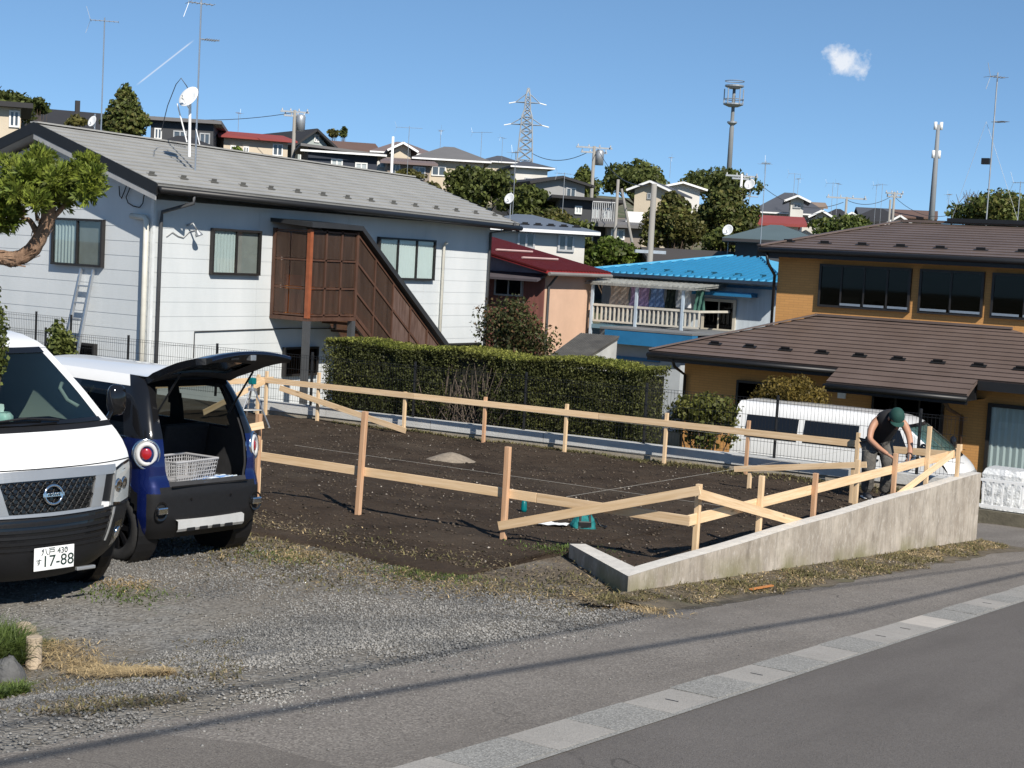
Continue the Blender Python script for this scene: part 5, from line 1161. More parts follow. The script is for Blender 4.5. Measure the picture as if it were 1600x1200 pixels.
for i, (a, e, m_, lab) in enumerate(((938, 968, (.5, .42, .36), 'tan towel hanging leftmost on the balcony of the blue-roofed house'), (970, 1000, (.38, .28, .48), 'purple blanket drying on the balcony of the blue-roofed house'), (1001, 1024, (.18, .28, .5), 'blue cloth drying on the balcony beside the purple blanket'), (1026, 1042, (.02, .03, .025), 'black shirt drying in the middle of the balcony'), (1044, 1066, (.7, .7, .7), 'white shirts drying on the right side of the balcony'), (1072, 1088, (.06, .15, .12), 'dark green towel drying rightmost on the balcony'))):
    xa_, xe_ = bx(a, 460).x, bx(e, 460).x; zt_ = bx(a, 446).z; zb2 = bx(a, 478+((i*5) % 9)).z; q = MB()
    q.grid([[(xa_+(xe_-xa_)*j/8, yF+.55+.05*math.sin(j*1.9+k), zt_+(zb2-zt_)*k/5) for j in range(9)] for k in range(6)]); tag(q.build('laundry', mat('cloth_%d' % i, m_, .9, .15, 6), smooth=True), lab, 'laundry', 'laundry on the balcony')
pt('clothes_pole', lambda b_: b_.tube([(xA, yF+.55, bx(938, 445).z+.01), (xB, yF+.55, bx(938, 445).z+.01)], .015, 6), M_alu, bl)
wA, wB = xb(1096, 516), xb(1152, 469); window(bl, (wA.x, YB-.004, wA.z), (1, 0, 0), (0, -1, 0), wB.x-wA.x, wB.z-wA.z, 2, mat('cream_frame', (.5, .46, .38), .5), G_dark, ('room', 'screen'), .07, .08)
pt('window_hood', lambda b_: b_.box(wA.x-.15, wB.x+.6, YB-.45, YB, wB.z+.1, wB.z+.22), M_bluep, bl)
pt('blue_band', lambda b_: b_.box(wA.x-.1, x1, YB-.03, YB, wB.z+.34, wB.z+.42), M_bluep, bl)
eA, eB = ony(958, 536, YB-3.2), ony(1086, 520, YB-3.2)
ext = pt('extension', lambda b_: b_.box(ony(952, 540, YB-3.2).x, ony(1060, 540, YB-3.2).x, YB-3.0, YB-.01, -2, eA.z+.1), mat('grey_blue_render', (.42, .45, .47), .8, .08, 2), bl)
pt('extension_fascia', lambda b_: (b_.box(ony(948, 540, YB-3.2).x, eB.x, YB-3.35, YB-3.02, eA.z, eA.z+.36), b_.box(ony(952, 560, YB-3.2).x, ony(1026, 560, YB-3.2).x, YB-3.06, YB-3.005, ony(1000, 564, YB-3.1).z, ony(1000, 559, YB-3.1).z)), M_bluep, bl)
pt('extension_roof', lambda b_: b_.hexa([(ony(940, 540, YB-3.2).x, YB-3.36, eA.z+.37), (eB.x, YB-3.36, eA.z+.37), (eB.x, YB-.02, eA.z+.37), (ony(940, 540, YB-3.2).x, YB-.02, eA.z+.37), (ony(940, 540, YB-3.2).x, YB-3.36, eA.z+.42), (eB.x, YB-3.36, eA.z+.42), (eB.x, YB-.02, eA.z+.42), (ony(940, 540, YB-3.2).x, YB-.02, eA.z+.42)]), mat('grey_flat_roof', (.16, .17, .18), .8, .15, 2), ext)
# small shed with dark corrugated roof
sd_ = at(912, 566, 33); shd = wthing('garden_shed', 'small pale shed with a dark weathered corrugated roof behind the hedge', 'shed', (sd_.x, sd_.y, -1.75))
sY = sd_.y; a0, a1 = ony(856, 568, sY), ony(912, 569, sY); t0_, t1_ = ony(905, 526, sY+1.6), ony(963, 531, sY+1.6)
wl_, wr_ = ony(914, 569, sY).x, ony(950, 560, sY).x
pt('wall', lambda b_: b_.box(a0.x+.1, wl_-.2, sY+.1, sY+1.6, -1.75, a1.z-.06), mat('grey_shed_wall', (.42, .42, .4), .8), shd)
def f(b_):
    zA, zT = a1.z, max(t0_.z, t1_.z); q_ = [(a0.x, sY-.1, zA-.05), (wl_-.15, sY-.1, zA-.05), (t1_.x, sY+1.7, zT), (t0_.x, sY+1.7, zT)]
    b_.hexa([Vector(p) for p in q_]+[Vector(p)+Vector((0, 0, .06)) for p in q_]); ribs(b_, *[Vector(p)+Vector((0, 0, .07)) for p in q_], 16, .035)
    b_.poly([(wl_-.1, sY+.0, -1.0), (t1_.x-.05, sY+1.7, -1.0), (t1_.x-.02, sY+1.68, zT-.02), (wl_-.13, sY-.08, zA-.06)], 1)
pt('roof', f, [mat('dark_corrugated', (.06, .058, .055), .75, .3, 3, base2=(.11, .105, .095)), mat('grey_shed_wall', (.42, .42, .4), .8)], shd)
# white van parked behind the wall is in the vehicle section; plastic-wrapped stack and low railing at the right
ky = 24.6
kb = wthing('low_railing', 'low white metal railing on a dark concrete kerb at the right edge', 'railing', (-6, ky, zr(ky)))
xk0, xk1 = -8.0, -3.95
pt('kerb', lambda b_: b_.box(xk0, xk1, ky, ky+.2, -2, onx(1560, 801, -6.3).z if False else ony(1560, 800, ky).z), mat('mossy_kerb', (.14, .125, .09), .9, .3, 4, .4, 30), kb)
kz = ony(1560, 800, ky).z; kt = ony(1560, 752, ky+.1).z
pt('top_bar', lambda b_: b_.bar((xk0, ky+.1, kt), (xk1, ky+.1, kt), .05, .04), M_white, kb); pt('bottom_bar', lambda b_: b_.bar((xk0, ky+.1, kz+.06), (xk1, ky+.1, kz+.06), .05, .05), M_white, kb)
for i in range(27): pt('baluster', lambda b_: b_.box(xk0+.15*i+.05, xk0+.15*i+.075, ky+.088, ky+.112, kz+.085, kt-.02), M_white, kb)
p = ony(1562, 790, 26.5); pz = p.z-.8; ps = thing('wrapped_stack', 'stack of material wrapped in crinkled clear plastic by the brown house', 'stack', (p.x, 26.8, pz))
tz = ony(1562, 733, 26.6).z-pz
def f(b_):
    n = 40; rows = []
    for k in range(16):
        zz = tz*k/15; row = []
        for j in range(n+1):
            a = 2*math.pi*(j % n)/n; c, s_ = math.cos(a), math.sin(a); r_ = .34/max(abs(c), abs(s_))**.85*(1+.07*noise.noise(Vector((c*4, s_*4, zz*9)))); row.append((c*r_*(1-.1*(k == 15)), s_*r_*.9*(1-.1*(k == 15)), zz))
        rows.append(row)
    b_.grid(rows); b_.poly(rows[-1][:-1])
pt('plastic_wrap', f, mat('crinkled_plastic', (.72, .73, .73), .2, .12, 14, 1.0, 22, spec=.6), ps)

# ================================================================== vehicles
M_vw = mat('white_car_paint', (.78, .78, .77), .28, .02, 1, coat=.6)
M_plast = mat('black_bumper_plastic', (.011, .011, .012), .5, .15, 40, .12, 160, spec=.3)
M_gloss = mat('gloss_black', (.008, .008, .009), .12, .05, 5, coat=.4)
M_chrome = mat('chrome', (.75, .76, .77), .12, .03, 5, metal=1.0)
M_silver = mat('satin_silver_paint', (.42, .43, .435), .35, .04, 5, metal=.6)
M_cblue = mat('dark_blue_metallic', (.005, .012, .085), .25, .1, 3, metal=.35, coat=.8)
M_trim = mat('dark_grey_trim', (.03, .03, .032), .7, .15, 12)
M_seat = mat('seat_fabric', (.02, .02, .022), .9, .2, 30)
G_ws = glass('windscreen_glass', (.55, .66, .62), .9, 1.5)
G_tint = glass('privacy_glass', (.07, .075, .08), .9, 1.5)
G_rear = glass('tinted_rear_glass', (.26, .29, .28), .9, 1.5)
G_lamp = glass('clear_lamp_lens', (.85, .87, .88), .9, 1.45)
M_redl = mat('red_lamp', (.45, .008, .012), .25, .05, 5, coat=.5)
def interp(T, z):
    for (a, p), (b_, q) in zip(T, T[1:]):
        if a <= z <= b_: return p+(q-p)*(z-a)/(b_-a)
    return T[0][1] if z < T[0][0] else T[-1][1]
def wheel(parent, x, y, z, r_, w_, side, spokes=6, rimm=None, r_rim=.66):
    ty = MB().lathe([(r_*.66, -w_/2), (r_*.9, -w_/2), (r_*.985, -w_*.40), (r_, -w_*.25), (r_, w_*.25), (r_*.985, w_*.40), (r_*.9, w_/2), (r_*.66, w_/2), (r_*.66, -w_/2)], (x, y, z), (0, side, 0), 36).build('wheel', M_rubber, parent, True)
    q = MB(); rr_ = r_*r_rim; q.lathe([(0, w_*.28), (rr_*.2, w_*.30), (rr_*.24, w_*.2), (rr_*.82, w_*.2), (rr_*.9, w_*.46), (rr_*1.0, w_*.48), (rr_*1.02, w_*.3)], (x, y, z), (0, side, 0), 30)
    for k in range(spokes):
        a = 2*math.pi*k/spokes; d_ = Vector((math.cos(a), 0, math.sin(a))); c = Vector((x, y+side*w_*.36, z)); q.bar(c+d_*rr_*.15, c+d_*rr_*.92, rr_*.2, .02, (0, 1, 0))
    q.build('rim', rimm or M_silver, ty); return ty
def text(name, body, size, m, parent, mtx, extrude=.0012):
    cu = bpy.data.curves.new(name, 'FONT'); cu.body = body; cu.size = size; cu.align_x = 'CENTER'; cu.align_y = 'CENTER'; cu.extrude = extrude; cu.materials.append(m)
    o = bpy.data.objects.new(name, cu); col.objects.link(o); o.parent = parent; o.matrix_local = mtx
    bpy.context.view_layer.update(); me = bpy.data.meshes.new_from_object(o.evaluated_get(bpy.context.evaluated_depsgraph_get())); bpy.data.objects.remove(o)
    o = bpy.data.objects.new(name, me); col.objects.link(o); o.parent = parent; o.matrix_local = mtx; return o
# ---- cab-over van (local: x forward with the nose at 0, y left, z up)
VX = [(.16, -.16), (.20, -.10), (.27, -.04), (.36, -.008), (.48, 0), (.60, -.012), (.66, -.03), (.80, -.045), (.90, -.06), (.97, -.085), (1.03, -.125), (1.10, -.19), (1.17, -.285), (1.235, -.40)]
VH = [(.16, .60), (.20, .66), (.30, .735), (.45, .795), (.65, .838), (1.0, .845), (1.235, .825), (1.45, .785), (1.71, .715), (1.78, .68), (1.84, .62), (1.87, .55), (1.885, .45)]
VC = [(.16, .30), (.45, .27), (.7, .24), (.97, .20), (1.235, .14), (1.71, .10), (1.87, .05)]
def vS(y, z):
    hw_ = interp(VH, z); return Vector((interp(VX, z)-interp(VC, z)*min(1, abs(y)/hw_)**2.5, y, z))
def vN(y, z):
    e = .008; a = vS(y+e, z)-vS(y-e, z); b_ = vS(y, z+e)-vS(y, z-e); n = a.cross(b_); n.normalize(); return n if n.x > 0 else -n
def vpatch(name, lo, hi, off, m, parent, th=.012, n=10, k=4, fn=None):
    S_ = fn or vS
    def rs_(P, t):
        s_ = [0]
        for a, b_ in zip(P, P[1:]): s_.append(s_[-1]+math.hypot(b_[0]-a[0], b_[1]-a[1]))
        d_ = t*s_[-1]
        for i in range(len(P)-1):
            if d_ <= s_[i+1]+1e-9: f_ = (d_-s_[i])/max(1e-9, s_[i+1]-s_[i]); return (P[i][0]+(P[i+1][0]-P[i][0])*f_, P[i][1]+(P[i+1][1]-P[i][1])*f_)
        return P[-1]
    rows = []; back = []
    for j in range(k+1):
        row = []; bk = []
        for i in range(n+1):
            a, b_ = rs_(lo, i/n), rs_(hi, i/n); y = a[0]+(b_[0]-a[0])*j/k; z = a[1]+(b_[1]-a[1])*j/k; p, nn = vS(y, z), vN(y, z); row.append(p+nn*off); bk.append(p+nn*(off-th))
        rows.append(row); back.append(bk)
    q = MB(); q.grid(rows); q.grid([rows[0], back[0]]); q.grid([rows[-1], back[-1]]); q.grid([[r[0] for r in rows], [r[0] for r in back]]); q.grid([[r[-1] for r in rows], [r[-1] for r in back]])
    return q.build(name, m, parent, False)
def mirror_y(P): return [(-y, z) for y, z in P]
def make_van(label, loc, rz, plate=True, length=4.7, foil=False):
    t = thing('van', label, 'van', loc, rz)
    us = [math.copysign(abs(u)**.8, u) for u in np.linspace(-1, 1, 29)]
    def front(z0, z1, n, name, m, umax=1.0, parent=t):
        return MB().grid([[vS(u*umax*interp(VH, z), z) for u in us] for z in np.linspace(z0, z1, n)]).build(name, m, parent, True)
    front(.17, .645, 12, 'bumper', M_plast); front(.648, .93, 8, 'nose_panel', M_vw); hood = front(.93, 1.20, 9, 'hood', M_vw); front(1.20, 1.235, 3, 'cowl', M_plast)
    # windscreen and pillars
    wz = [(1.235, -.40), (1.46, -.70), (1.64, -.96), (1.74, -1.11)]
    def wS(u, z): hw_ = interp(VH, z); return Vector((interp(wz, z)-interp(VC, z)*abs(u)**2.5, u*hw_, z))
    zs = np.linspace(1.235, 1.74, 9)
    ws = MB().grid([[wS(u*.90, z) for u in us] for z in zs]).build('windscreen', G_ws, t, True)
    for s_ in (-1, 1): MB().grid([[wS(s_*u, z)+Vector((.004, 0, 0)) for u in (.885, .93, .97, 1.0)] for z in zs]).build('pillar', M_vw, t, True)
    MB().grid([[wS(u*.9, z)+Vector((.006, 0, .004)) for u in us] for z in (1.705, 1.745)]).build('header_band', M_gloss, ws, True)
    # roof and sides
    rp = [(1.74, -1.11, .70), (1.785, -1.21, .675), (1.83, -1.36, .63), (1.86, -1.58, .575), (1.878, -1.95, .53), (1.885, -2.4, .5)]
    rows = []
    for z, x, hw_ in rp: rows.append([(x-interp(VC, z)*abs(u)**2.5*.8, u*hw_, z+.012*(1-u*u)) for u in us])
    rows.append([(-length+.12, u*.5, 1.885+.012*(1-u*u)) for u in us])
    MB().grid(rows).build('roof', M_vw, t, True)
    zl = [.22, .30, .45, .65, .97, 1.235, 1.36, 1.5, 1.6, 1.68, 1.74, 1.785, 1.83, 1.86, 1.878, 1.885]
    def edge(z):
        if z <= 1.235: return vS(interp(VH, z), z).x
        if z <= 1.74: return wS(1, z).x
        for (z0, x0, _), (z1, x1, _) in zip(rp, rp[1:]):
            if z0 <= z <= z1+1e-6: return x0+(x1-x0)*(z-z0)/(z1-z0)-interp(VC, z)*.8
        return -2.0
    def hwz(z): return interp(VH, z) if z <= 1.74 else interp([(a, c) for a, _, c in rp], z)
    for s_ in (-1, 1):
        q = MB(); xs2 = [0, .07, .14, .2, .25, .3, .4, .6, .8, 1]
        WXs = (-.85, -3.42 if length > 4.5 else -3.25)
        xg = sorted(set(list(np.arange(-length, -.3, .1))+[-.3]))[::-1]
        rows = []
        for z in zl:
            e_ = edge(z); rows.append([(e_+( -length+.05*(z > 1.2)-e_)*k/40, s_*hwz(z), z) for k in range(41)])
        def cut(i, j):
            za = (zl[i]+zl[i+1])/2; xa_ = (rows[i][j][0]+rows[i][j+1][0])/2; return any((xa_-wx)**2+(za-.33)**2 < .40**2 for wx in WXs)
        q.grid(rows, skip=cut); q.build('side_panel', M_vw, t, True)
        for wx in WXs:
            MB().lathe([(.395, -.10), (.43, -.10), (.43, .012), (.39, .012), (.39, -.22), (.1, -.22)], (wx, s_*.835, .33), (0, s_, 0), 28).build('wheel_arch', M_plast, t); wheel(t, wx, s_*.72, .325, .325, .19, s_, 8)
        # side windows follow the tumblehome
        for a, b_, gl in ((-1.02, -1.78, G_tint), (-1.98, -3.02, G_tint), (-3.14, -length+.28, G_tint)):
            P = lambda x, z, o_: (x, s_*(hwz(z)+o_), z); zz = (1.24, 1.45, 1.65)
            x_a = lambda z: a-(.55*(z-1.26) if a > -1.5 else .02*(z-1.26)*0)
            w2 = MB().grid([[P(x_a(z)+(b_-x_a(z))*k/6, z, .006) for k in range(7)] for z in zz]).build('side_window', M_gloss, t, True)
        if s_: MB().tube([(-.6, s_*(hwz(.9)+.004), .93), (-length+.2, s_*(hwz(.9)+.004), .93)], .006, 5).build('crease', M_vw, t)
        MB().bar((-1.55, s_*(hwz(1.05)+.012), 1.08), (-1.78, s_*(hwz(1.05)+.012), 1.08), .03, .03, (0, 0, 1)).build('door_handle', M_plast, t, bevel=.008)
        # mirror
        m = MB(); c = Vector((-.70, s_*1.03, 1.36)); m.grid([[c+Vector((.05*math.cos(p)*math.cos(a)*1.2-.01, s_*.078*math.copysign(abs(math.cos(p)*math.sin(a))**.6, math.sin(a)), .125*math.copysign(abs(math.sin(p))**.7, math.sin(p)))) for a in np.linspace(0, 6.2832, 15)] for p in np.linspace(-1.5708, 1.5708, 11)]); m.tube([(-.62, s_*.80, 1.26), (-.68, s_*.93, 1.22), c], [.022, .02, .016], 8)
        m.build('door_mirror', M_gloss, t, True)
        lo = [(.565*s_, .665), (.70*s_, .645), (.835*s_, .66)]; hi = [(.615*s_, .90), (.72*s_, .935), (.838*s_, .955)]
        vpatch('headlight_housing', [(p[0], p[1]+.012) for p in lo], [(p[0], p[1]-.012) for p in hi], .004, mat('lamp_silver', (.72, .73, .72), .25, .05, 8, metal=.25), t, .01, 12, 6)
        vpatch('headlight_surround', [(p[0]*(1 if k_ else .985), p[1]-.012) for k_, p in enumerate(lo)], [(p[0]*(1 if k_ else .985), p[1]+.01) for k_, p in enumerate(hi)], .0025, M_gloss, t, .01, 12, 6)
        hl = vpatch('headlight', lo, hi, .022, G_lamp, t, .02, 12, 6)
        for (yy, zz_, r_) in ((.665, .79, .045), (.745, .80, .04)):
            p, n_ = vS(yy*s_, zz_), vN(yy*s_, zz_); MB().lathe([(r_*1.15, .004), (r_, .014), (r_*.5, .007), (0, .006)], p, n_, 18).build('reflector', M_chrome, hl, True)
        fl_ = vpatch('fog_recess', [(.60*s_, .33), (.74*s_, .35)], [(.63*s_, .52), (.76*s_, .52)], .003, M_gloss, t, .02, 6, 5)
        p, n_ = vS(.68*s_, .43), vN(.68*s_, .43); MB().lathe([(.05, .004), (.05, .014), (.042, .016), (0, .013)], p, n_, 18).build('fog_lamp', M_chrome, fl_, True)
        vpatch('grille_side_bar', [(.335*s_, .665), (.44*s_, .665)], [(.40*s_, .895), (.505*s_, .895)], .016, M_silver, t, .02, 4, 5)
        vpatch('side_grille', [(.46*s_, .70), (.555*s_, .685)], [(.515*s_, .893), (.60*s_, .893)], .006, M_plast, t, .01, 4, 4)
        vpatch('lamp_trim', [(.545*s_, .655), (.57*s_, .65)], [(.605*s_, .90), (.622*s_, .90)], .02, M_silver, t, .02, 2, 5)
        vpatch('bumper_accent', [(.50*s_, .40), (.512*s_, .40)], [(.60*s_, .635), (.615*s_, .635)], .012, M_silver, t, .01, 2, 5)
    rear = MB(); rear.grid([[(-length+.05*(z > 1.2), u*hwz(z), z) for u in (-1, -.5, 0, .5, 1)] for z in zl]); rear.build('tailgate', M_vw, t)
    vpatch('grille_top_bar', [(-.62, .885), (-.3, .895), (0, .897), (.3, .895), (.62, .885)], [(-.62, .95), (-.3, .962), (0, .965), (.3, .962), (.62, .95)], .018, M_silver, t, .02, 24, 3)
    vpatch('grille_lower_bar', [(-.47, .645), (0, .638), (.47, .645)], [(-.47, .668), (0, .664), (.47, .668)], .014, M_silver, t, .015, 20, 2)
    gr = vpatch('grille', [(-.335, .668), (0, .664), (.335, .668)], [(-.40, .893), (0, .896), (.40, .893)], .003, M_gloss, t, .01, 20, 8)
    for r_ in range(6):   # honeycomb bars
        for c in range(-7, 8):
            y = c*.056+(.028 if r_ % 2 else 0); z = .688+.036*r_
            if abs(y) > .33+.05*(z-.67)/.23: continue
            p, n_ = vS(y, z), vN(y, z); q = MB(); a = Vector((0, .020, .0)); up = Vector((0, 0, .012)); o_ = n_*.010
            ring = [p+o_+Vector((0, dy, dz)) for dy, dz in ((-.026, 0), (-.014, .016), (.014, .016), (.026, 0), (.014, -.016), (-.014, -.016))]
            q.tube(ring+[ring[0]], .0042, 4, cap=False); q.build('grille_cell', M_plast, gr)
    p, n_ = vS(0, .79), vN(0, .79); u = Vector((0, 1, 0)); v = n_.cross(u)*-1
    q = MB(); ring = [p+n_*.028+u*math.cos(a)*.072+v*math.sin(a)*.066 for a in np.linspace(0, 6.2832, 33)]; q.tube(ring, .011, 8, cap=False); badge = q.build('badge', M_chrome, t, True)
    q = MB().bar(p+n_*.03-u*.088, p+n_*.03+u*.088, .03, .012, n_).build('badge_bar', M_chrome, badge, bevel=.003)
    fr_ = Matrix.Translation(p+n_*.0375) @ Matrix(((0, 0, 1, 0), (1, 0, 0, 0), (0, 1, 0, 0), (0, 0, 0, 1))); text('badge_lettering', 'NISSAN', .03, M_gloss, badge, fr_)
    MB().tube([vS(y, .972)+vN(y, .972)*.001 for y in np.linspace(-.84, .84, 40)], .0045, 5).build('hood_gap', M_gloss, hood)
    MB().grid([[wS(u*.9, z)+Vector((.006, 0, .004)) for u in us] for z in (1.237, 1.262)]).build('screen_seal', M_gloss, ws, True)
    for k in range(5):
        z0 = .415+.042*k; w_ = .46+.025*k; vpatch('intake_slat', [(-w_, z0), (0, z0-.006), (w_, z0)], [(-w_, z0+.02), (0, z0+.014), (w_, z0+.02)], .010, M_plast, t, .014, 18, 1)
    vpatch('intake', [(-.46, .40), (0, .395), (.46, .40)], [(-.58, .625), (0, .625), (.58, .625)], .002, M_gloss, t, .006, 18, 3)
    if plate:
        pm_ = Matrix.Translation((.03, .0, .345)); q = MB().box(0, .006, -.165, .165, -.0825, .0825); pl = q.build('number_plate', M_white, t, bevel=.004); pl.location = (.012, -.0, .345)
        F_ = lambda y, z: Matrix.Translation((.0075, y, z)) @ Matrix(((0, 0, 1, 0), (1, 0, 0, 0), (0, 1, 0, 0), (0, 0, 0, 1)))
        gm = mat('plate_green', (.012, .035, .028), .5)
        text('plate_text', '八戸 430', .058, gm, pl, F_(0, .048)); text('plate_text', 'す', .05, gm, pl, F_(-.128, -.022)); text('plate_text', '17-88', .115, gm, pl, F_(.03, -.022))
        for yb_ in (-.1, .1): MB().lathe([(.008, 0), (.008, .003), (0, .003)], (.0065, yb_, .062), (1, 0, 0), 10).build('plate_bolt', M_alu, pl)
        MB().box(-.02, .012, .20, .36, .225, .25).build('tow_slot', M_silver, t, bevel=.006)
    # wipers
    for (y0, y1, z1) in ((.30, -.28, 1.262), (-.36, -.72, 1.265)):
        a = wS(y0/.82, 1.26)+Vector((.03, 0, .01)); e_ = wS(y1/.82, z1)+Vector((.03, 0, .01)); q = MB(); q.tube([a, a.lerp(e_, .5)+Vector((.02, 0, .025)), e_], [.012, .009, .006], 6); q.bar(a.lerp(e_, .25)+Vector((-.01, 0, -.004)), e_+Vector((-.01, -.12, -.002)), .014, .012); q.build('wiper', M_plast, t)
    # cabin
    q = MB(); q.box(-1.15, -.58, -.72, .72, .9, 1.20); q.grid([[(x, y, 1.20+.02*math.sin(3*y)*0+.025*(x > -.75)) for y in np.linspace(-.72, .72, 8)] for x in (-1.15, -.9, -.7, -.52)]); q.build('dashboard', M_trim, t)
    q = MB(); q.box(-4.3, -.6, -.74, .74, .42, .46); q.build('cabin_floor', M_trim, t)
    for y in (-.42, .42):
        s2 = MB(); s2.box(-1.75, -1.25, y-.26, y+.26, .75, .95); s2.hexa([(-1.85, y-.26, .9), (-1.7, y-.26, .9), (-1.7, y+.26, .9), (-1.85, y+.26, .9), (-2.0, y-.22, 1.5), (-1.9, y-.22, 1.5), (-1.9, y+.22, 1.5), (-2.0, y+.22, 1.5)]); s2.box(-2.02, -1.93, y-.13, y+.13, 1.5, 1.64); s2.build('seat', M_seat, t, bevel=.03)
    MB().grid([[(-4.35, y, z) for y in (-.62, .62)] for z in (.45, 1.78)]).build('rear_lining', M_trim, t); MB().grid([[(x, y, 1.81) for y in (-.5, .5)] for x in (-4.35, -1.5)]).build('headlining', mat('headlining_grey', (.25, .25, .24), .9), t)
    MB().tube([(-1.22+.06*math.sin(a)*.5, -.40*1+.19*math.cos(a), 1.20+.17*math.sin(a)) for a in np.linspace(0, 6.2832, 25)], .014, 6, cap=False).build('steering_wheel', M_trim, t, True)
    MB().tube([wS(.86, 1.49)+Vector((-.06, -.02, 0)), wS(.82, 1.45)+Vector((-.10, -.03, 0)), wS(.80, 1.37)+Vector((-.10, -.03, 0)), wS(.83, 1.33)+Vector((-.06, -.02, 0))], .016, 8).build('grab_handle', mat('grey_handle', (.3, .31, .3), .6), t, True)
    if foil: MB().grid([[wS(u*.86, z)+Vector((-.03+.012*math.sin(u*23+z*9), 0, 0)) for u in us] for z in np.linspace(1.26, 1.70, 9)]).build('foil_shade', mat('silver_foil', (.5, .62, .64), .25, .2, 8, .5, 20, metal=.6), t, True)
    return t
vgz = -.10; vh = R(-6.5); vfront = onz(93, 868, .30)
VL = Vector((vfront.x+.0, vfront.y-.06, vgz+.05))
make_van('white cab-over van seen from the front at the left edge, plate 17-88', VL, vh)
Rv = Matrix.Rotation(vh, 4, 'Z')
def vw(x, y, z): return VL + (Rv @ Vector((x, y, z)))
p = vw(-.80, .03, 1.225); tb = thing('tissue_box', 'white and mint tissue pack on the dashboard of the front van', 'tissue box', p, R(20))
def f(b_):
    b_.grid([[((.12-.02*(k == 3))*math.copysign(abs(math.cos(a))**.5, math.cos(a)), (.065-.02*(k == 3))*math.copysign(abs(math.sin(a))**.5, math.sin(a)), .075*k/3+.01*noise.noise(Vector((a*3, k, 1)))) for a in np.linspace(0, 6.2832, 21)] for k in range(4)]); b_.poly([(.10*math.copysign(abs(math.cos(a))**.5, math.cos(a)), .045*math.copysign(abs(math.sin(a))**.5, math.sin(a)), .078) for a in np.linspace(0, 6, 20)])
pt('pack', f, mat('white_mint_film', (.75, .8, .78), .4, .05, 7, base2=(.35, .72, .66)), tb, True); pt('tissue', lambda b_: b_.grid([[(.05*(j-2)/2, .02*math.sin(j*1.7+k), .075+.03*k) for j in range(5)] for k in range(3)]), M_white, tb, True)
p = vw(-.86, -.26, 1.225); q = MB(); q.grid([[(p.x+.10*math.cos(a)*(1-k/7)*(1+.25*math.sin(3*a)), p.y+.09*math.sin(a)*(1-k/7)*(1+.25*math.cos(2*a)), p.z+.03*k+.015*math.sin(4*a+k)) for a in np.linspace(0, 6.2832, 25)] for k in range(8)]); tag(q.build('blue_cloth', mat('blue_cloth', (.08, .16, .5), .9, .2, 9), smooth=True), 'crumpled blue cloth on the dashboard of the front van', 'cloth')
bvx = ony(1140, 690, 26.2).x
make_van('white van parked side-on behind the mesh fence below the brown house', (bvx+4.28, 27.05, -1.62), R(2), False, 4.45, True).scale = (.96, .92, .965)

# ---- small blue hatchback with white roof, tailgate open (local: x towards the nose, rear at 0)
CX = [(.22, .10), (.30, .03), (.40, .0), (.60, .0), (.66, .02), (.72, .045), (.85, .055), (1.0, .08), (1.08, .105), (1.2, .165), (1.3, .22), (1.4, .275), (1.46, .315), (1.50, .35), (1.545, .42)]
CH = [(.22, .67), (.30, .705), (.42, .735), (.85, .7375), (1.0, .73), (1.08, .715), (1.2, .688), (1.3, .66), (1.4, .625), (1.46, .598), (1.50, .57), (1.545, .51)]
CO = [(.70, .485), (.80, .52), (1.0, .525), (1.2, .51), (1.35, .485), (1.46, .44)]
CF = [(.22, 3.2), (.5, 3.36), (.8, 3.33), (.95, 3.1), (1.0, 2.85), (1.2, 2.62), (1.45, 2.32), (1.545, 2.15)]
WR = (.50, .29, .288)
zl = sorted(set([round(z, 3) for z in np.arange(.22, 1.545, .03)]+[.66, .70, 1.05, 1.46, 1.545]))
def outline(z):
    xr, hw_, yo, xf = interp(CX, z), interp(CH, z), interp(CO, z), interp(CF, z); rc = .17; P = []
    bow = lambda y: .05*(y/hw_)**2
    for f_ in (0, .25, .5, .75, 1): P.append((xr+bow(yo*f_), yo*f_))
    ye = max(yo+.01, hw_-rc)
    for f_ in (.5, 1): y = yo+(ye-yo)*f_; P.append((xr+bow(y), y))
    b0 = bow(ye)
    for k in range(1, 9): a = math.pi/2*k/8; P.append((xr+b0+rc*(1-math.cos(a)), ye+(hw_-ye)*math.sin(a)))
    x0 = xr+b0+rc
    for f_ in np.linspace(0, 1, 70)[1:]: x = x0+(xf-x0)*f_; P.append((x, hw_*(1-.10*max(0, (x-2.6)/.8)**2)))
    return P
car = thing('hatchback', 'small dark blue hatchback with white roof and open tailgate beside the plot', 'car', (-9.12, 9.67, -.10), R(174))
car.scale = (.93, .85, 1.0)
OUT = [outline(z) for z in zl]; NJ = len(OUT[0])
def snap(x, z):
    dx, dz = x-WR[0], z-WR[1]; r_ = math.hypot(dx, dz)
    for rt_, tol in ((.335, .024), (.415, .02)):
        if abs(r_-rt_) < tol and z > .24 and r_ > 0: return (WR[0]+dx*rt_/r_, WR[1]+dz*rt_/r_)
    return (x, z)
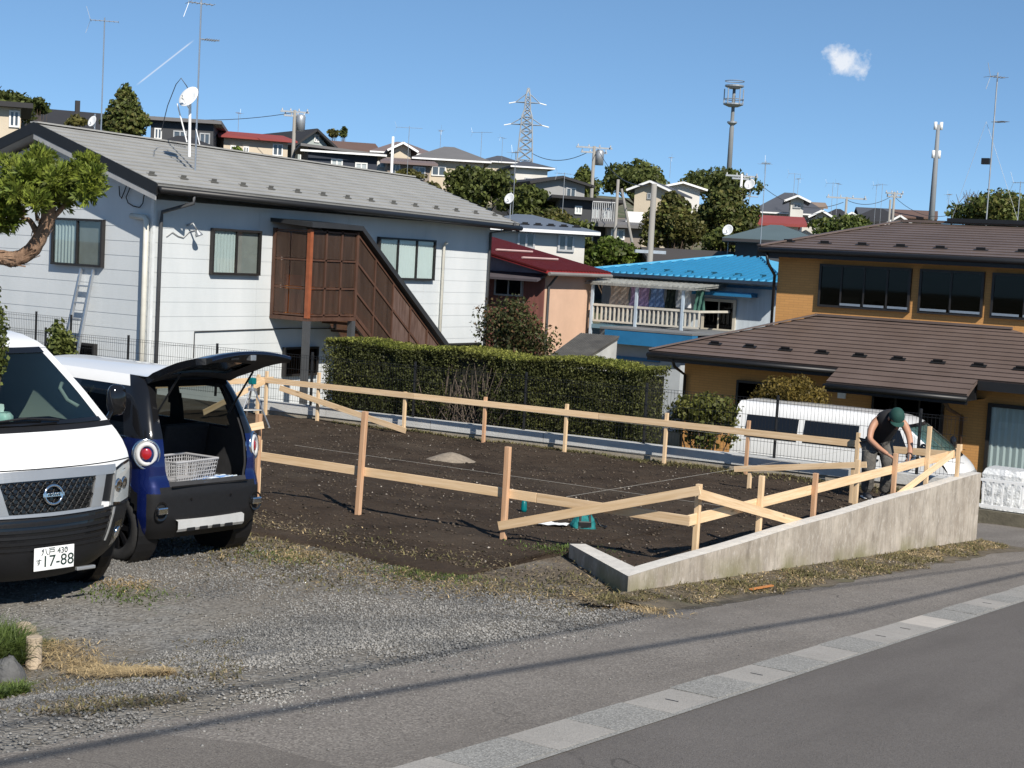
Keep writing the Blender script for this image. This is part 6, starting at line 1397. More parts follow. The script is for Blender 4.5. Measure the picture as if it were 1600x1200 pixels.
def car_side(s_):
    rows = []
    for i, z in enumerate(zl): rows.append([(*(lambda q: (q[0], q[1]))(snap(x, z)) , y) if j > 14 else (x, z, y) for j, (x, y) in enumerate(OUT[i])])
    parts = {k: MB() for k in ('bumper', 'body', 'glass', 'cladding', 'pillar', 'sill', 'door_pillar', 'header')}
    V = [[Vector((c[0], s_*c[2], c[1])) for c in r] for r in rows]
    for i in range(len(zl)-1):
        for j in range(NJ-1):
            z = (zl[i]+zl[i+1])/2; x = sum(rows[a][b_][0] for a in (i, i+1) for b_ in (j, j+1))/4; r_ = math.hypot(x-WR[0], z-WR[1]); r2 = math.hypot(x-2.95, z-WR[1])
            if j < 4 and .70 < z < 1.46: continue
            if j > 13 and (r_ < .334 or r2 < .335): continue
            if (z < .66 and j < 7) or (z < .60 and j < 11): k = 'bumper'
            elif z < .70 and j < 4: k = 'sill'
            elif j > 13 and (r_ < .414 or r2 < .41 or z < .40): k = 'cladding'
            elif z > 1.05 and z < 1.47 and j > 13 and x < interp(CF, z)-.12: k = 'glass' if (x > interp(CX, z)+.34 and not (1.22 < x < 1.32)) else ('pillar' if x < 1 else 'door_pillar')
            elif z > 1.05 and z < 1.50 and j <= 13: k = 'pillar'
            elif z >= 1.46 and j < 4: k = 'header'
            elif z >= 1.47: k = 'pillar' if j < 14 else 'body_w'
            else: k = 'body'
            if k == 'body_w': parts.setdefault('roof_rail', MB())
            parts['roof_rail' if k == 'body_w' else k].quad(V[i][j], V[i][j+1], V[i+1][j+1], V[i+1][j])
    mm = dict(door_pillar=M_gloss, header=M_trim, bumper=M_plast, body=M_cblue, glass=G_rear, cladding=M_plast, pillar=M_gloss, sill=M_trim, roof_rail=M_vw); nm = dict(body='body_panel', glass='side_glass', sill='opening_trim')
    for k, q in parts.items():
        if q.f: q.build(nm.get(k, k), mm[k], car, True)
    # inner lining with the same window openings
    q = MB()
    for i in range(len(zl)-1):
        for j in range(4, NJ-1):
            z = (zl[i]+zl[i+1])/2; x = (rows[i][j][0]+rows[i][j+1][0])/2
            if z < .5 or (j > 13 and 1.06 < z < 1.42 and (.5 < x < 1.16 or 1.36 < x < 2.2)): continue
            P = [V[a][b_] for a, b_ in ((i, j), (i, j+1), (i+1, j+1), (i+1, j))]; q.quad(*[Vector((p.x+.03*(j < 14), p.y*(.93 if j > 6 else .98), p.z-.01)) for p in P])
    q.build('lining', M_trim, car, True)
    MB().lathe([(.33, .0), (.33, -.25), (.05, -.25)], (WR[0], s_*.73, WR[1]), (0, s_, 0), 28).build('wheel_well', M_plast, car); MB().lathe([(.33, .0), (.33, -.25), (.05, -.25)], (2.95, s_*.73, WR[1]), (0, s_, 0), 28).build('wheel_well', M_plast, car)
    wheel(car, WR[0], s_*.64, WR[2], .288, .17, s_, 8, M_gloss, .72); wheel(car, 2.95, s_*.64, WR[2], .288, .17, s_, 8, M_gloss, .72)
    # round tail lamp on the corner
    z = .93; P = outline(z); a_ = P[10]; c = Vector((a_[0]+.02, s_*(a_[1]-.01), z)); ax = Vector((-.86, s_*.50, .06)).normalized()
    lamp = MB().lathe([(.128, -.05), (.13, .01), (.118, .026), (.112, .012), (.0, .0)], c, ax, 30).build('tail_lamp', M_chrome, car, True)
    MB().lathe([(.048, .0), (.048, .024), (.036, .032), (0, .032)], c, ax, 24).build('red_disc', M_redl, lamp, True)
    q = MB(); u_ = ax.orthogonal().normalized(); w_ = ax.cross(u_); ring = [c+ax*.018+(u_*math.cos(a)+w_*math.sin(a))*.082 for a in np.linspace(0, 6.2832, 25)]; q.tube(ring, .02, 6, cap=False); q.build('light_ring', mat('pale_light_ring', (.75, .72, .7), .3), lamp, True)
    MB().lathe([(.122, .02), (.10, .042), (.06, .056), (0, .06)], c, ax, 30).build('lens', G_lamp, lamp, True)
    # reflector in the bumper, strut
    rf = MB().box(-.014, .03, s_*.60-.06, s_*.60+.06, .445, .505).build('reflector_lamp', M_chrome, car, bevel=.012); MB().lathe([(.075, 0), (.08, .006), (.065, .003)], (.018, s_*.60, .47), (-1, 0, 0), 22).build('bezel', M_gloss, rf)
    MB().tube([(.30, s_*.47, 1.22), (-.02, s_*.46, 1.60)], .010, 8).build('gas_strut', M_black, car)
    MB().tube([(.40, s_*.73, 1.055), (2.6, s_*.725, 1.055)], .008, 6).build('chrome_strip', M_chrome, car)
for s_ in (1, -1): car_side(s_)
us = np.linspace(-1, 1, 17)
MB().grid([[(x, u*.512*(1 if x < 2 else 1), 1.543+.052*(1-u*u)*min(1, (x-.38)/.35)*min(1, max(0, (2.5-x)/.4))) for u in us] for x in (.40, .46, .55, .7, 1.0, 1.4, 1.8, 2.15)]).build('roof', M_vw, car, True)
MB().grid([[(interp(CF, z)-.0, u*interp(CH, z)*.96, z) for u in us] for z in (1.0, 1.15, 1.3, 1.45, 1.545)]).build('windscreen', G_ws, car, True)
MB().grid([[(x, u*.70, z) for u in us] for x, z in ((2.85, 1.0), (3.1, .96), (3.3, .84), (3.36, .6), (3.25, .25))]).build('hood', M_cblue, car, True)
MB().box(.06, 2.9, -.66, .66, .40, .62).build('floor_pan', M_trim, car)
MB().box(.065, .85, -.56, .56, .63, .655).build('boot_floor', mat('boot_carpet', (.045, .045, .045), .95, .2, 40), car)
for y in (-.34, .34):
    MB().hexa([(.82, y-.31, .66), (.95, y-.31, .66), (.95, y+.31, .66), (.82, y+.31, .66), (.72, y-.29, 1.08), (.82, y-.29, 1.08), (.82, y+.29, 1.08), (.72, y+.29, 1.08)]).build('rear_seat', M_seat, car, bevel=.03)
    MB().hexa([(1.75, y-.25, .6), (1.9, y-.25, .6), (1.9, y+.25, .6), (1.75, y+.25, .6), (1.6, y-.22, 1.15), (1.7, y-.22, 1.15), (1.7, y+.22, 1.15), (1.6, y+.22, 1.15)]).build('front_seat', M_seat, car, bevel=.03)
    MB().box(1.56, 1.65, y-.12, y+.12, 1.18, 1.36).build('headrest', M_seat, car, bevel=.03)
sk = MB(); sk.grid([[(-.016+.02*(k == 0), y, z) for y in np.linspace(-.42, .42, 9)] for k, z in enumerate((.285, .31, .375))]); sk.grid([[(-.016, y, .375) for y in np.linspace(-.42, .42, 9)], [(.02, y, .385) for y in np.linspace(-.42, .42, 9)]])
skp = sk.build('skid_plate', mat('bright_silver', (.62, .62, .61), .4, metal=.3), car)
for k in range(4): MB().box(-.024, -.012, -.27+.16*k, -.17+.16*k, .285, .315).build('skid_slot', M_plast, skp, bevel=.005)
MB().box(.008, .02, -.48, .48, .655, .668).build('sill_plate', M_gloss, car); MB().box(.035, .06, -.03, .03, .668, .70).build('latch_striker', M_alu, car)
for k in (-1, 1): MB().lathe([(.011, 0), (.011, .006), (0, .006)], (.002, k*.25, .55), (-1, 0, 0), 10).build('parking_sensor', M_gloss, car)
# tailgate, swung up about the roof hinge
HG = Vector((.42, 0, 1.555)); closed = [(.42, 1.555), (.385, 1.515), (.325, 1.42), (.275, 1.31), (.228, 1.21), (.172, 1.09), (.13, .98), (.09, .86), (.062, .74), (.06, .69)]
ang = R(-83); ca, sa = math.cos(ang), math.sin(ang); hwid = [.50, .52, .535, .55, .56, .555, .55, .545, .53, .50]
def tg(k, u, off):
    x, z = closed[k]; x0, z0 = x-HG.x, z-HG.z
    a, b_ = closed[max(0, k-1)], closed[min(len(closed)-1, k+1)]; tx, tz = b_[0]-a[0], b_[1]-a[1]; l_ = math.hypot(tx, tz); nx, nz = tz/l_, -tx/l_
    bw2 = .05*u*u
    x0 += bw2+(-nx if nx > 0 else nx)*0; x0 += off*(-1 if True else 1)*abs(nx); z0 += off*(-nz if nx > 0 else nz)*0+off*abs(nz)
    return Vector((HG.x+x0*ca+z0*sa*1, u*hwid[k], HG.z-x0*sa*1+z0*ca)) if False else Vector((HG.x+x0*ca-z0*sa, u*hwid[k], HG.z+x0*sa+z0*ca))
us2 = np.linspace(-1, 1, 13); nk = len(closed)
outer = [[tg(k, u, .0) for u in us2] for k in range(nk)]; inner = [[tg(k, u, -.055 if 0 < k < nk-1 else -.02) for u in us2] for k in range(nk)]
gate = MB().grid(outer[5:]).grid([outer[-1], inner[-1]]).build('tailgate', mat('deep_blue_gate', (.004, .006, .018), .22, .1, 3, metal=.3, coat=1.0), car, True)
MB().grid(outer[:3]).build('spoiler', M_vw, gate, True); MB().grid(outer[2:6]).build('tailgate_glass', M_gloss, gate, True)
MB().grid([[r[0] for r in outer], [r[0] for r in inner]]).grid([[r[-1] for r in outer], [r[-1] for r in inner]]).grid([outer[0], inner[0]]).build('edge', M_gloss, gate)
MB().grid(inner, skip=lambda i, j: 2 <= i <= 4 and 2 <= j <= 9).build('inner_trim', M_trim, gate, True)
MB().grid([[tg(k, u, -.035) for u in us2[2:11]] for k in range(2, 6)]).build('inner_glass', mat('inner_glass', (.05, .055, .06), .08, .02, 3, coat=.6), gate, True)
lp = (inner[8][6]+inner[9][6])/2; MB().box(lp.x-.03, lp.x+.03, -.035, .035, lp.z-.035, lp.z+.01).build('latch', M_alu, gate, bevel=.004)
for yy in (.2,): MB().box(lp.x-.0, lp.x+.04, yy-.05, yy+.05, lp.z-.03, lp.z-.005).build('pull_handle', M_black, gate, bevel=.006)
# basket and cloth in the boot
def cw(x, y, z): return Vector((-9.12, 9.67, -.10)) + (Matrix.Rotation(R(174), 4, 'Z') @ Vector((x*.93, y*.85, z)))
bk = thing('basket', 'grey plastic lattice basket standing in the boot of the blue car', 'basket', cw(.34, .10, .656), R(174+8))
Wd, Dp, Ht = .23, .17, .19
def wallgrid(b_, A, B, top_out):
    A, B = Vector(A), Vector(B); up = Vector((0, 0, Ht)); n = 16
    for i in range(n+1): p = A.lerp(B, i/n); o_ = (Vector((p.x, p.y, 0)).normalized())*top_out; b_.bar(p, p+up+o_, .007, .004, o_)
    for k in range(7): zz = Ht*k/6; o_ = lambda p: (Vector((p.x, p.y, 0)).normalized())*top_out*k/6; b_.bar(A+Vector((0, 0, zz))+o_(A), B+Vector((0, 0, zz))+o_(B), .007, .004, (A+B))
cr = [(-Dp, -Wd, 0), (Dp, -Wd, 0), (Dp, Wd, 0), (-Dp, Wd, 0)]; M_bk = mat('grey_basket_plastic', (.36, .36, .37), .5)
for k in range(4): pt('side_lattice', lambda b_: wallgrid(b_, cr[k], cr[(k+1) % 4], .035), M_bk, bk)
pt('base', lambda b_: b_.box(-Dp, Dp, -Wd, Wd, 0, .008), M_bk, bk)
cr2 = [Vector(c)+Vector((0, 0, Ht))+Vector((c[0], c[1], 0)).normalized()*.035 for c in cr]; pt('rim', lambda b_: b_.tube(cr2+[cr2[0]], .011, 6), M_bk, bk)
p = cw(.16, -.16, .66); q = MB(); q.grid([[(p.x+(i-6)*.016+.01*math.sin(j*.8), p.y+(j-8)*.03, p.z+.014+.022*abs(noise.noise(Vector((i*.35, j*.35, 5))))*(1+(i > 8))) for i in range(13)] for j in range(17)])
def _towel(t, b_):
    v = g_pos(t, (1, 1, 1)); w_ = t.nodes.new('ShaderNodeTexWave'); w_.inputs['Scale'].default_value = 6; w_.inputs['Distortion'].default_value = 4; t.links.new(v, w_.inputs['Vector']); b_.inputs['Roughness'].default_value = .9
    t.links.new(g_mix(t, g_range(t, w_.outputs['Fac'], .35, .65), (.12, .28, .62), (.62, .7, .78)), b_.inputs['Base Color'])
tag(q.build('towel', ramp_mat('blue_white_towel', _towel), smooth=True), 'blue and white crumpled towel on the boot floor before the basket', 'towel')

# ================================================================== the worker (bent over the corner of the batter boards)
WP = onz(1374, 779, lz(19)); wz0 = soil_z(WP.x, WP.y)
R2 = Vector((math.cos(YAW), math.sin(YAW), 0)); T2 = Vector((math.sin(YAW), -math.cos(YAW), 0))
def wj(r_, t, z): return (R2*r_ + T2*t + Vector((0, 0, z)))
wk = thing('person', 'worker in black vest, grey trousers and green cap bending over the boards', 'person', (WP.x, WP.y, wz0))
def skin(name, pts, edges, m, parent, sub=2, root=0):
    me = bpy.data.meshes.new(name); me.from_pydata([p for p, _ in pts], edges, []); me.materials.append(m); me.update()
    o = bpy.data.objects.new(name, me); col.objects.link(o); o.parent = parent
    md = o.modifiers.new('skin', 'SKIN'); sv = me.skin_vertices[0].data
    for i, (_, r_) in enumerate(pts):
        sv[i].radius = r_ if isinstance(r_, tuple) else (r_, r_); sv[i].use_root = (i == root)
    md.use_smooth_shade = True; sb_ = o.modifiers.new('sub', 'SUBSURF'); sb_.levels = sub; sb_.render_levels = sub
    bpy.context.view_layer.update(); me2 = bpy.data.meshes.new_from_object(o.evaluated_get(bpy.context.evaluated_depsgraph_get())); bpy.data.objects.remove(o)
    me2.name = name
    if not len(me2.materials): me2.materials.append(m)
    o2 = bpy.data.objects.new(name, me2); col.objects.link(o2); o2.parent = parent; return o2
M_skin = mat('skin', (.42, .22, .14), .55, .08, 8); M_skin.node_tree.nodes['Principled BSDF'].inputs['Subsurface Weight'].default_value = 0
M_vest = mat('black_vest', (.016, .016, .018), .85, .2, 12); M_trs = mat('grey_work_trousers', (.095, .09, .082), .9, .3, 9, .9, 22)
# body: pelvis, spine, neck, head, arms, legs in one surface
B = [(wj(-.05, -.12, .72), .10), (wj(-.03, -.02, .85), .085), (wj(-.005, .10, .98), .085), (wj(.02, .20, 1.07), .07), (wj(.035, .275, 1.105), .05), (wj(.05, .335, 1.10), .075), (wj(.06, .385, 1.065), .082), (wj(.065, .425, 1.01), .058),
     (wj(-.155, .16, 1.02), .058), (wj(-.225, .22, .90), .048), (wj(-.245, .28, .79), .041), (wj(-.15, .40, .70), .036), (wj(-.05, .50, .635), .027),
     (wj(.195, .17, 1.01), .057), (wj(.245, .25, .89), .047), (wj(.26, .32, .78), .04), (wj(.24, .42, .68), .035), (wj(.21, .50, .60), .027),
     (wj(-.15, -.09, .68), .09), (wj(-.17, .03, .38), .062), (wj(-.16, -.03, .08), .045), (wj(.05, -.08, .68), .09), (wj(.06, .06, .38), .062), (wj(.05, .0, .08), .045)]
E_ = [(0, 1), (1, 2), (2, 3), (3, 4), (4, 5), (5, 6), (6, 7), (3, 8), (8, 9), (9, 10), (10, 11), (11, 12), (3, 13), (13, 14), (14, 15), (15, 16), (16, 17), (0, 18), (18, 19), (19, 20), (0, 21), (21, 22), (22, 23)]
body = skin('body', B, E_, M_skin, wk)
for (w_, d1, sg) in ((wj(-.05, .50, .635), wj(.09, .06, -.05).normalized(), 1), (wj(.21, .50, .60), wj(-.06, .05, -.09).normalized(), -1)):
    sd2 = d1.cross(Vector((0, 0, 1))).normalized(); dn = d1.cross(sd2).normalized(); dn = dn if dn.z < 0 else -dn
    pts = [(w_-d1*.02, (.026, .02)), (w_+d1*.035, (.03, .017)), (w_+d1*.075, (.033, .015))]; ed = [(0, 1), (1, 2)]
    for k, (o_, ln) in enumerate(((-.030, .062), (-.010, .075), (.011, .072), (.030, .058))):
        b0 = w_+d1*.082+sd2*o_; i0 = len(pts); pts += [(b0, .0085), (b0+d1*ln*.45+dn*.012, .008), (b0+d1*ln*.72+dn*.04, .0075), (b0+d1*ln*.7+dn*.062, .0065)]; ed += [(2, i0), (i0, i0+1), (i0+1, i0+2), (i0+2, i0+3)]
    i0 = len(pts); pts += [(w_+d1*.035-sd2*.034*sg+dn*.01, .011), (w_+d1*.065-sd2*.05*sg+dn*.03, .0095), (w_+d1*.09-sd2*.04*sg+dn*.05, .008)]; ed += [(1, i0), (i0, i0+1), (i0+1, i0+2)]
    skin('hand', pts, ed, M_skin, body, 1)
# clothing
skin('vest', [(wj(-.05, -.12, .72), (.165, .14)), (wj(-.03, -.02, .85), (.17, .145)), (wj(-.005, .09, .97), (.185, .15)), (wj(.018, .18, 1.06), (.195, .14)), (wj(.03, .245, 1.105), (.14, .1)), (wj(.038, .28, 1.12), (.085, .075))], [(0, 1), (1, 2), (2, 3), (3, 4), (4, 5)], M_vest, wk)
skin('trousers', [(wj(-.05, -.12, .75), .14), (wj(-.145, -.08, .66), .112), (wj(-.175, .01, .52), .098), (wj(-.18, .06, .40), .092), (wj(-.185, .05, .34), .082), (wj(-.165, .02, .25), .09), (wj(-.17, .0, .18), .08), (wj(-.16, -.03, .07), .084), (wj(.045, -.07, .66), .112), (wj(.065, .03, .52), .098), (wj(.075, .08, .40), .092), (wj(.08, .07, .34), .082), (wj(.06, .04, .25), .09), (wj(.065, .02, .18), .08), (wj(.05, .0, .07), .084)], [(0, 1), (1, 2), (2, 3), (3, 4), (4, 5), (5, 6), (6, 7), (0, 8), (8, 9), (9, 10), (10, 11), (11, 12), (12, 13), (13, 14)], M_trs, wk)
for (r_, t_) in ((-.165, -.03), (.05, .0)):
    sh = skin('shoe', [(wj(r_, t_-.06, .045), (.042, .04)), (wj(r_+.0, t_+.03, .05), (.046, .045)), (wj(r_+.01, t_+.12, .035), (.045, .032)), (wj(r_+.012, t_+.17, .03), (.034, .024))], [(0, 1), (1, 2), (2, 3)], mat('dark_trainer', (.05, .05, .055), .7), wk)
    pt('sole', lambda b_: b_.grid([[wj(r_+.008+.048*s_*(1-.35*max(0, (k-3)/3)), t_-.10+.05*k, z_) for s_ in (-1, 1)] for k in range(7) for z_ in ((0.002,) if True else ())]), M_white, sh)
    pt('sole_edge', lambda b_: (b_.bar(wj(r_-.043, t_-.09, .014), wj(r_-.036, t_+.16, .014), .024, .012, (0, 0, 1)), b_.bar(wj(r_+.055, t_-.09, .014), wj(r_+.045, t_+.16, .014), .024, .012, (0, 0, 1))), M_white, sh)
pt('belt', lambda b_: b_.tube([wj(-.045+.15*math.cos(a), -.1+.13*math.sin(a), .77+.04*math.sin(a)) for a in np.linspace(0, 6.2832, 25)], .018, 6, cap=False), mat('tan_belt', (.28, .24, .17), .7), wk, True)
hc = Vector(wj(.055, .36, 1.105)); hd = wj(.05, .8, -.55).normalized(); hx_ = hd.cross(Vector((0, 0, 1))).normalized(); hu = hx_.cross(hd).normalized()
M_cap = mat('dark_green_cap', (.012, .055, .045), .8, .15, 20)
def f(b_):
    b_.grid([[hc+(hx_*math.cos(a)*.098+hd*math.sin(a)*.112)*math.cos(p_)+hu*(.125*math.sin(p_)-.005) for a in np.linspace(0, 6.2832, 25)] for p_ in np.linspace(0, 1.5708, 8)])
cap = pt('cap', f, M_cap, wk, True)
pt('cap_peak', lambda b_: b_.grid([[hc+hx_*u*.085+hd*(.098*math.sqrt(max(0, 1-(u*.8)**2))+.085*k/4*math.sqrt(max(0, 1-u*u*.85)))+hu*(-.008-.02*u*u-.012*k/4) for u in np.linspace(-1, 1, 11)] for k in range(5)]), M_cap, cap, True)
fc = hc-hu*.06+hd*.03
pt('hair', lambda b_: b_.grid([[hc-hu*.02+(hx_*math.cos(a)*.092+hd*math.sin(a)*.10)*math.cos(p_)+hu*.07*math.sin(p_) for a in np.linspace(3.3, 6.1, 13)] for p_ in np.linspace(-.8, .1, 5)]), mat('dark_hair', (.015, .012, .01), .7), body, True)
for s_ in (-1, 1):
    pt('ear', lambda b_: b_.lathe([(0, -.008), (.018, -.006), (.027, .004), (.018, .01), (0, .006)], fc+hx_*s_*.088-hd*.03+hu*.02, hx_*s_, 12), M_skin, body, True)
    pt('eye', lambda b_: b_.lathe([(0, -.006), (.010, -.004), (.011, .002), (0, .006)], fc+hx_*s_*.032+hd*.072+hu*.0, hd, 10), mat('eye_dark', (.03, .02, .015), .3), body, True)
pt('nose', lambda b_: b_.hexa([fc+hd*.07-hx_*.014-hu*.035, fc+hd*.07+hx_*.014-hu*.035, fc+hd*.075+hx_*.008+hu*.01, fc+hd*.075-hx_*.008+hu*.01, fc+hd*.102-hx_*.008-hu*.03, fc+hd*.102+hx_*.008-hu*.03, fc+hd*.084+hx_*.004+hu*.008, fc+hd*.084-hx_*.004+hu*.008]), M_skin, body, True)
pt('mouth', lambda b_: b_.bar(fc+hd*.078-hx_*.022-hu*.055, fc+hd*.078+hx_*.022-hu*.055, .008, .006, hd), mat('lip', (.3, .12, .09), .6), body)
pt('wristwatch', lambda b_: b_.tube([wj(.222+.034*math.cos(a), .47+.02*math.cos(a), .63+.034*math.sin(a)) for a in np.linspace(0, 6.2832, 17)], .011, 6, cap=False), M_black, wk, True)
sqp = Vector((WP.x, WP.y, wz0))+wj(.08, .60, .57)
q = MB(); q.bar(sqp-R2*.09, sqp+R2*.12, .03, .012); q.bar(sqp+R2*.1-Vector((0, 0, .0)), sqp+R2*.1+Vector((0, 0, .1)), .03, .012); tag(q.build('carpenter_square', M_alu), 'small metal carpenter square held between the hands of the worker', 'square')

# ================================================================== the hillside: houses, trees, poles, masts
R2 = Vector((math.cos(YAW), math.sin(YAW), 0)); D2 = Vector((-math.sin(YAW), math.cos(YAW), 0))
def wm(name, c, **k): return mat(name, c, .8, .07, .6, **k)
W_cream, W_white, W_grey, W_dgrey, W_navy, W_brown, W_green = wm('cream_wall', (.56, .48, .37)), wm('bright_wall', (.6, .58, .54)), wm('grey_wall', (.3, .3, .3)), wm('charcoal_wall', (.055, .057, .062)), wm('navy_wall', (.028, .034, .05)), wm('taupe_wall', (.25, .21, .18)), wm('sage_wall', (.36, .4, .38))
R_black, R_grey, R_slate, R_brown, R_red, R_mauve, R_teal = wm('black_tiles', (.032, .031, .033)), wm('grey_tiles', (.15, .145, .145)), wm('slate_tiles', (.075, .08, .095)), wm('brown_tiles', (.14, .085, .065)), wm('rust_red_tiles', (.25, .05, .045)), wm('mauve_tiles', (.17, .13, .125)), wm('teal_tiles', (.085, .12, .13))
M_pane = mat('far_pane', (.07, .085, .1), .08, .2, .5, spec=.8); M_panel_l = mat('far_pane_pale', (.42, .46, .47), .3, .2, .7)  # second pane colour is paler and rougher, for a few windows
def hh(label, px0, px1, ye, yb, d, roof, rise, wall, roofm, depth=7, yaw=0, wins=(), ov=.45, extra=None, trim=None, group='houses on the hillside', name='hillside_house'):
    yaw = yaw+math.degrees(math.atan((800-(px0+px1)/2)/FPX)); A = at(px0, ye, d); cy_, sy_ = math.cos(R(yaw)), math.sin(R(yaw)); u = R2*cy_+D2*sy_; bk = D2*cy_-R2*sy_; n = -bk
    W = (px1-px0)/FPX*d/(cy_-sy_*(px1-800)/FPX); rise = rise/FPX*d; hw_ = (yb-ye)/FPX*d; zE = A.z; zB = zE-hw_
    low = min(zB, gz(A.x, A.y))-2.5
    t = wthing(name, label, 'house', (A+u*W/2).to_tuple()[:2]+(zB,), group)
    C = lambda a, b_, z: Vector((A.x, A.y, 0))+u*a+bk*b_+Vector((0, 0, z))
    pt('wall', lambda b_: b_.hexa([C(0, 0, low), C(W, 0, low), C(W, depth, low), C(0, depth, low), C(0, 0, zE), C(W, 0, zE), C(W, depth, zE), C(0, depth, zE)]), wall, t)
    q = MB(); th = .14; g2 = MB()
    E1, E2, E3, E4 = C(-ov, -ov, zE), C(W+ov, -ov, zE), C(W+ov, depth+ov, zE), C(-ov, depth+ov, zE); dn = Vector((0, 0, -th))
    def slab(P):
        if len(P) == 4: q.hexa([p+dn for p in P]+list(P))
        else: q.poly(P); q.poly([p+dn for p in P])
    if roof == 'side':
        r1, r2 = C(-ov, depth/2, zE+rise), C(W+ov, depth/2, zE+rise); slab([E1, E2, r2, r1]); slab([E3, E4, r1, r2])
        for a in (0, W): g2.poly([C(a, 0, zE), C(a, depth, zE), C(a, depth/2, zE+rise*.93)])
    elif roof == 'front':
        r1, r2 = C(W/2, -ov, zE+rise), C(W/2, depth+ov, zE+rise); slab([E2, E3, r2, r1]); slab([E4, E1, r1, r2])
        for b2 in (0, depth): g2.poly([C(0, b2, zE), C(W, b2, zE), C(W/2, b2, zE+rise*.93)])
    elif roof == 'hip':
        k = min(depth/2, W*.42); r1, r2 = C(k, depth/2, zE+rise), C(W-k, depth/2, zE+rise); q.poly([E1, E2, r2, r1]); q.poly([E2, E3, r2]); q.poly([E3, E4, r1, r2]); q.poly([E4, E1, r1]); q.poly([E1+dn, E2+dn, E3+dn, E4+dn])
        for a, b2 in ((E1, E2), (E2, E3), (E3, E4), (E4, E1)): q.quad(a+dn, b2+dn, b2, a)
    elif roof == 'shed_r':   # falls towards the right
        up_ = Vector((0, 0, rise)); slab([E1+up_, E2, E3, E4+up_]); g2.poly([C(0, 0, zE), C(W, 0, zE), C(0, 0, zE+rise*.95)]); g2.poly([C(0, depth, zE), C(W, depth, zE), C(0, depth, zE+rise*.95)]); g2.quad(C(0, 0, zE), C(0, depth, zE), C(0, depth, zE+rise*.95), C(0, 0, zE+rise*.95))
    elif roof == 'shed_b':   # low in front, rising to the back
        up_ = Vector((0, 0, rise)); slab([E1, E2, E3+up_, E4+up_]); g2.quad(C(0, depth, zE), C(W, depth, zE), C(W, depth, zE+rise), C(0, depth, zE+rise)); g2.poly([C(0, 0, zE), C(0, depth, zE), C(0, depth, zE+rise)]); g2.poly([C(W, 0, zE), C(W, depth, zE), C(W, depth, zE+rise)])
    else: q.hexa([E1, E2, E3, E4]+[e+Vector((0, 0, .2)) for e in (E1, E2, E3, E4)])
    ro = q.build('roof', roofm, t)
    for k_ in range(len(g2.f)):
        fc_ = g2.f[k_]; MB().poly([g2.v[i_] for i_ in fc_]).build('gable', wall, t)
    if trim is not None:
        tr = MB(); tr.bar(E1+Vector((0, 0, -th/2))+n*.02, E2+Vector((0, 0, -th/2))+n*.02, .04, .10, (0, 0, 1))
        if roof == 'front': tr = MB(); tr.bar(C(-ov, -ov-.03, zE-.08), C(W/2, -ov-.03, zE+rise-.08), .04, .13, (0, 0, 1)); tr.bar(C(W+ov, -ov-.03, zE-.08), C(W/2, -ov-.03, zE+rise-.08), .04, .13, (0, 0, 1))
        tr.build('fascia', trim, ro)
    for wv in wins:
        u0, u1, v0, v1 = wv[:4]; pale_pane = len(wv) > 4 and 'l' in wv[4]; fm = M_wfr if len(wv) > 4 and 'w' in wv[4] else M_sfr
        a0, a1, z1, z0 = W*u0, W*u1, zE-hw_*v0, zE-hw_*v1; side = len(wv) > 4 and 'R' in wv[4]; left_ = len(wv) > 4 and 'L' in wv[4]
        if side: G = lambda a, o_, z: C(W+o_, depth*a, z)
        elif left_: G = lambda a, o_, z: C(-o_, depth*a, z)
        else: G = lambda a, o_, z: C(W*a, -o_, z)
        fw_ = .07; span = (depth if (side or left_) else W); e = fw_/span
        def bx2(b_, a, c, zz0, zz1, o0, o1): b_.hexa([G(a, o0, zz0), G(c, o0, zz0), G(c, o1, zz0), G(a, o1, zz0), G(a, o0, zz1), G(c, o0, zz1), G(c, o1, zz1), G(a, o1, zz1)])
        b1 = MB(); bx2(b1, u0, u1, z1-fw_, z1, -.02, .06); bx2(b1, u0, u1, z0, z0+fw_, -.02, .07); bx2(b1, u0, u0+e, z0+fw_, z1-fw_, -.02, .055); bx2(b1, u1-e, u1, z0+fw_, z1-fw_, -.02, .055); um = (u0+u1)/2; bx2(b1, um-e/2, um+e/2, z0+fw_, z1-fw_, -.02, .05)
        wo = b1.build('window', fm, t)
        for (a, c) in ((u0+e, um-e/2), (um+e/2, u1-e)): b1 = MB(); bx2(b1, a, c, z0+fw_, z1-fw_, .0, .02); b1.build('pane', M_panel_l if pale_pane else M_pane, wo)
    if extra: extra(t, C, W, zE, hw_, ro)
    return t
def slate_guards(t, C, W, zE, hw_, ro): snow_guards(ro, C(W*.2, -.45, zE), C(W*.95, -.45, zE), C(W*.2, 3, zE+.56), 7, .22, M_black, .3)
def chimney(a, b_, h, m): return lambda t, C, W, zE, hw_, ro: pt('chimney', lambda q: q.hexa([C(W*a-.12, b_-.12, zE), C(W*a+.12, b_-.12, zE), C(W*a+.12, b_+.12, zE), C(W*a-.12, b_+.12, zE), C(W*a-.12, b_-.12, zE+h), C(W*a+.12, b_-.12, zE+h), C(W*a+.12, b_+.12, zE+h), C(W*a-.12, b_+.12, zE+h)]), m, ro)
hh('cream house with a white framed window at the far left skyline', -60, 33, 162, 198, 62, 'flat', 2, W_cream, R_black, 6, 0, [(.80, .98, .12, .85, 'w')])
hh('grey shingled roof below the cream house at the far left', -70, 36, 236, 262, 50, 'shed_b', 30, W_dgrey, R_grey, 7, -5)
hh('long charcoal roof behind the roof ridge of the white house', 52, 172, 196, 225, 78, 'side', 38, W_dgrey, R_black, 9, 8, extra=chimney(.72, 4.3, 1.75, R_black))
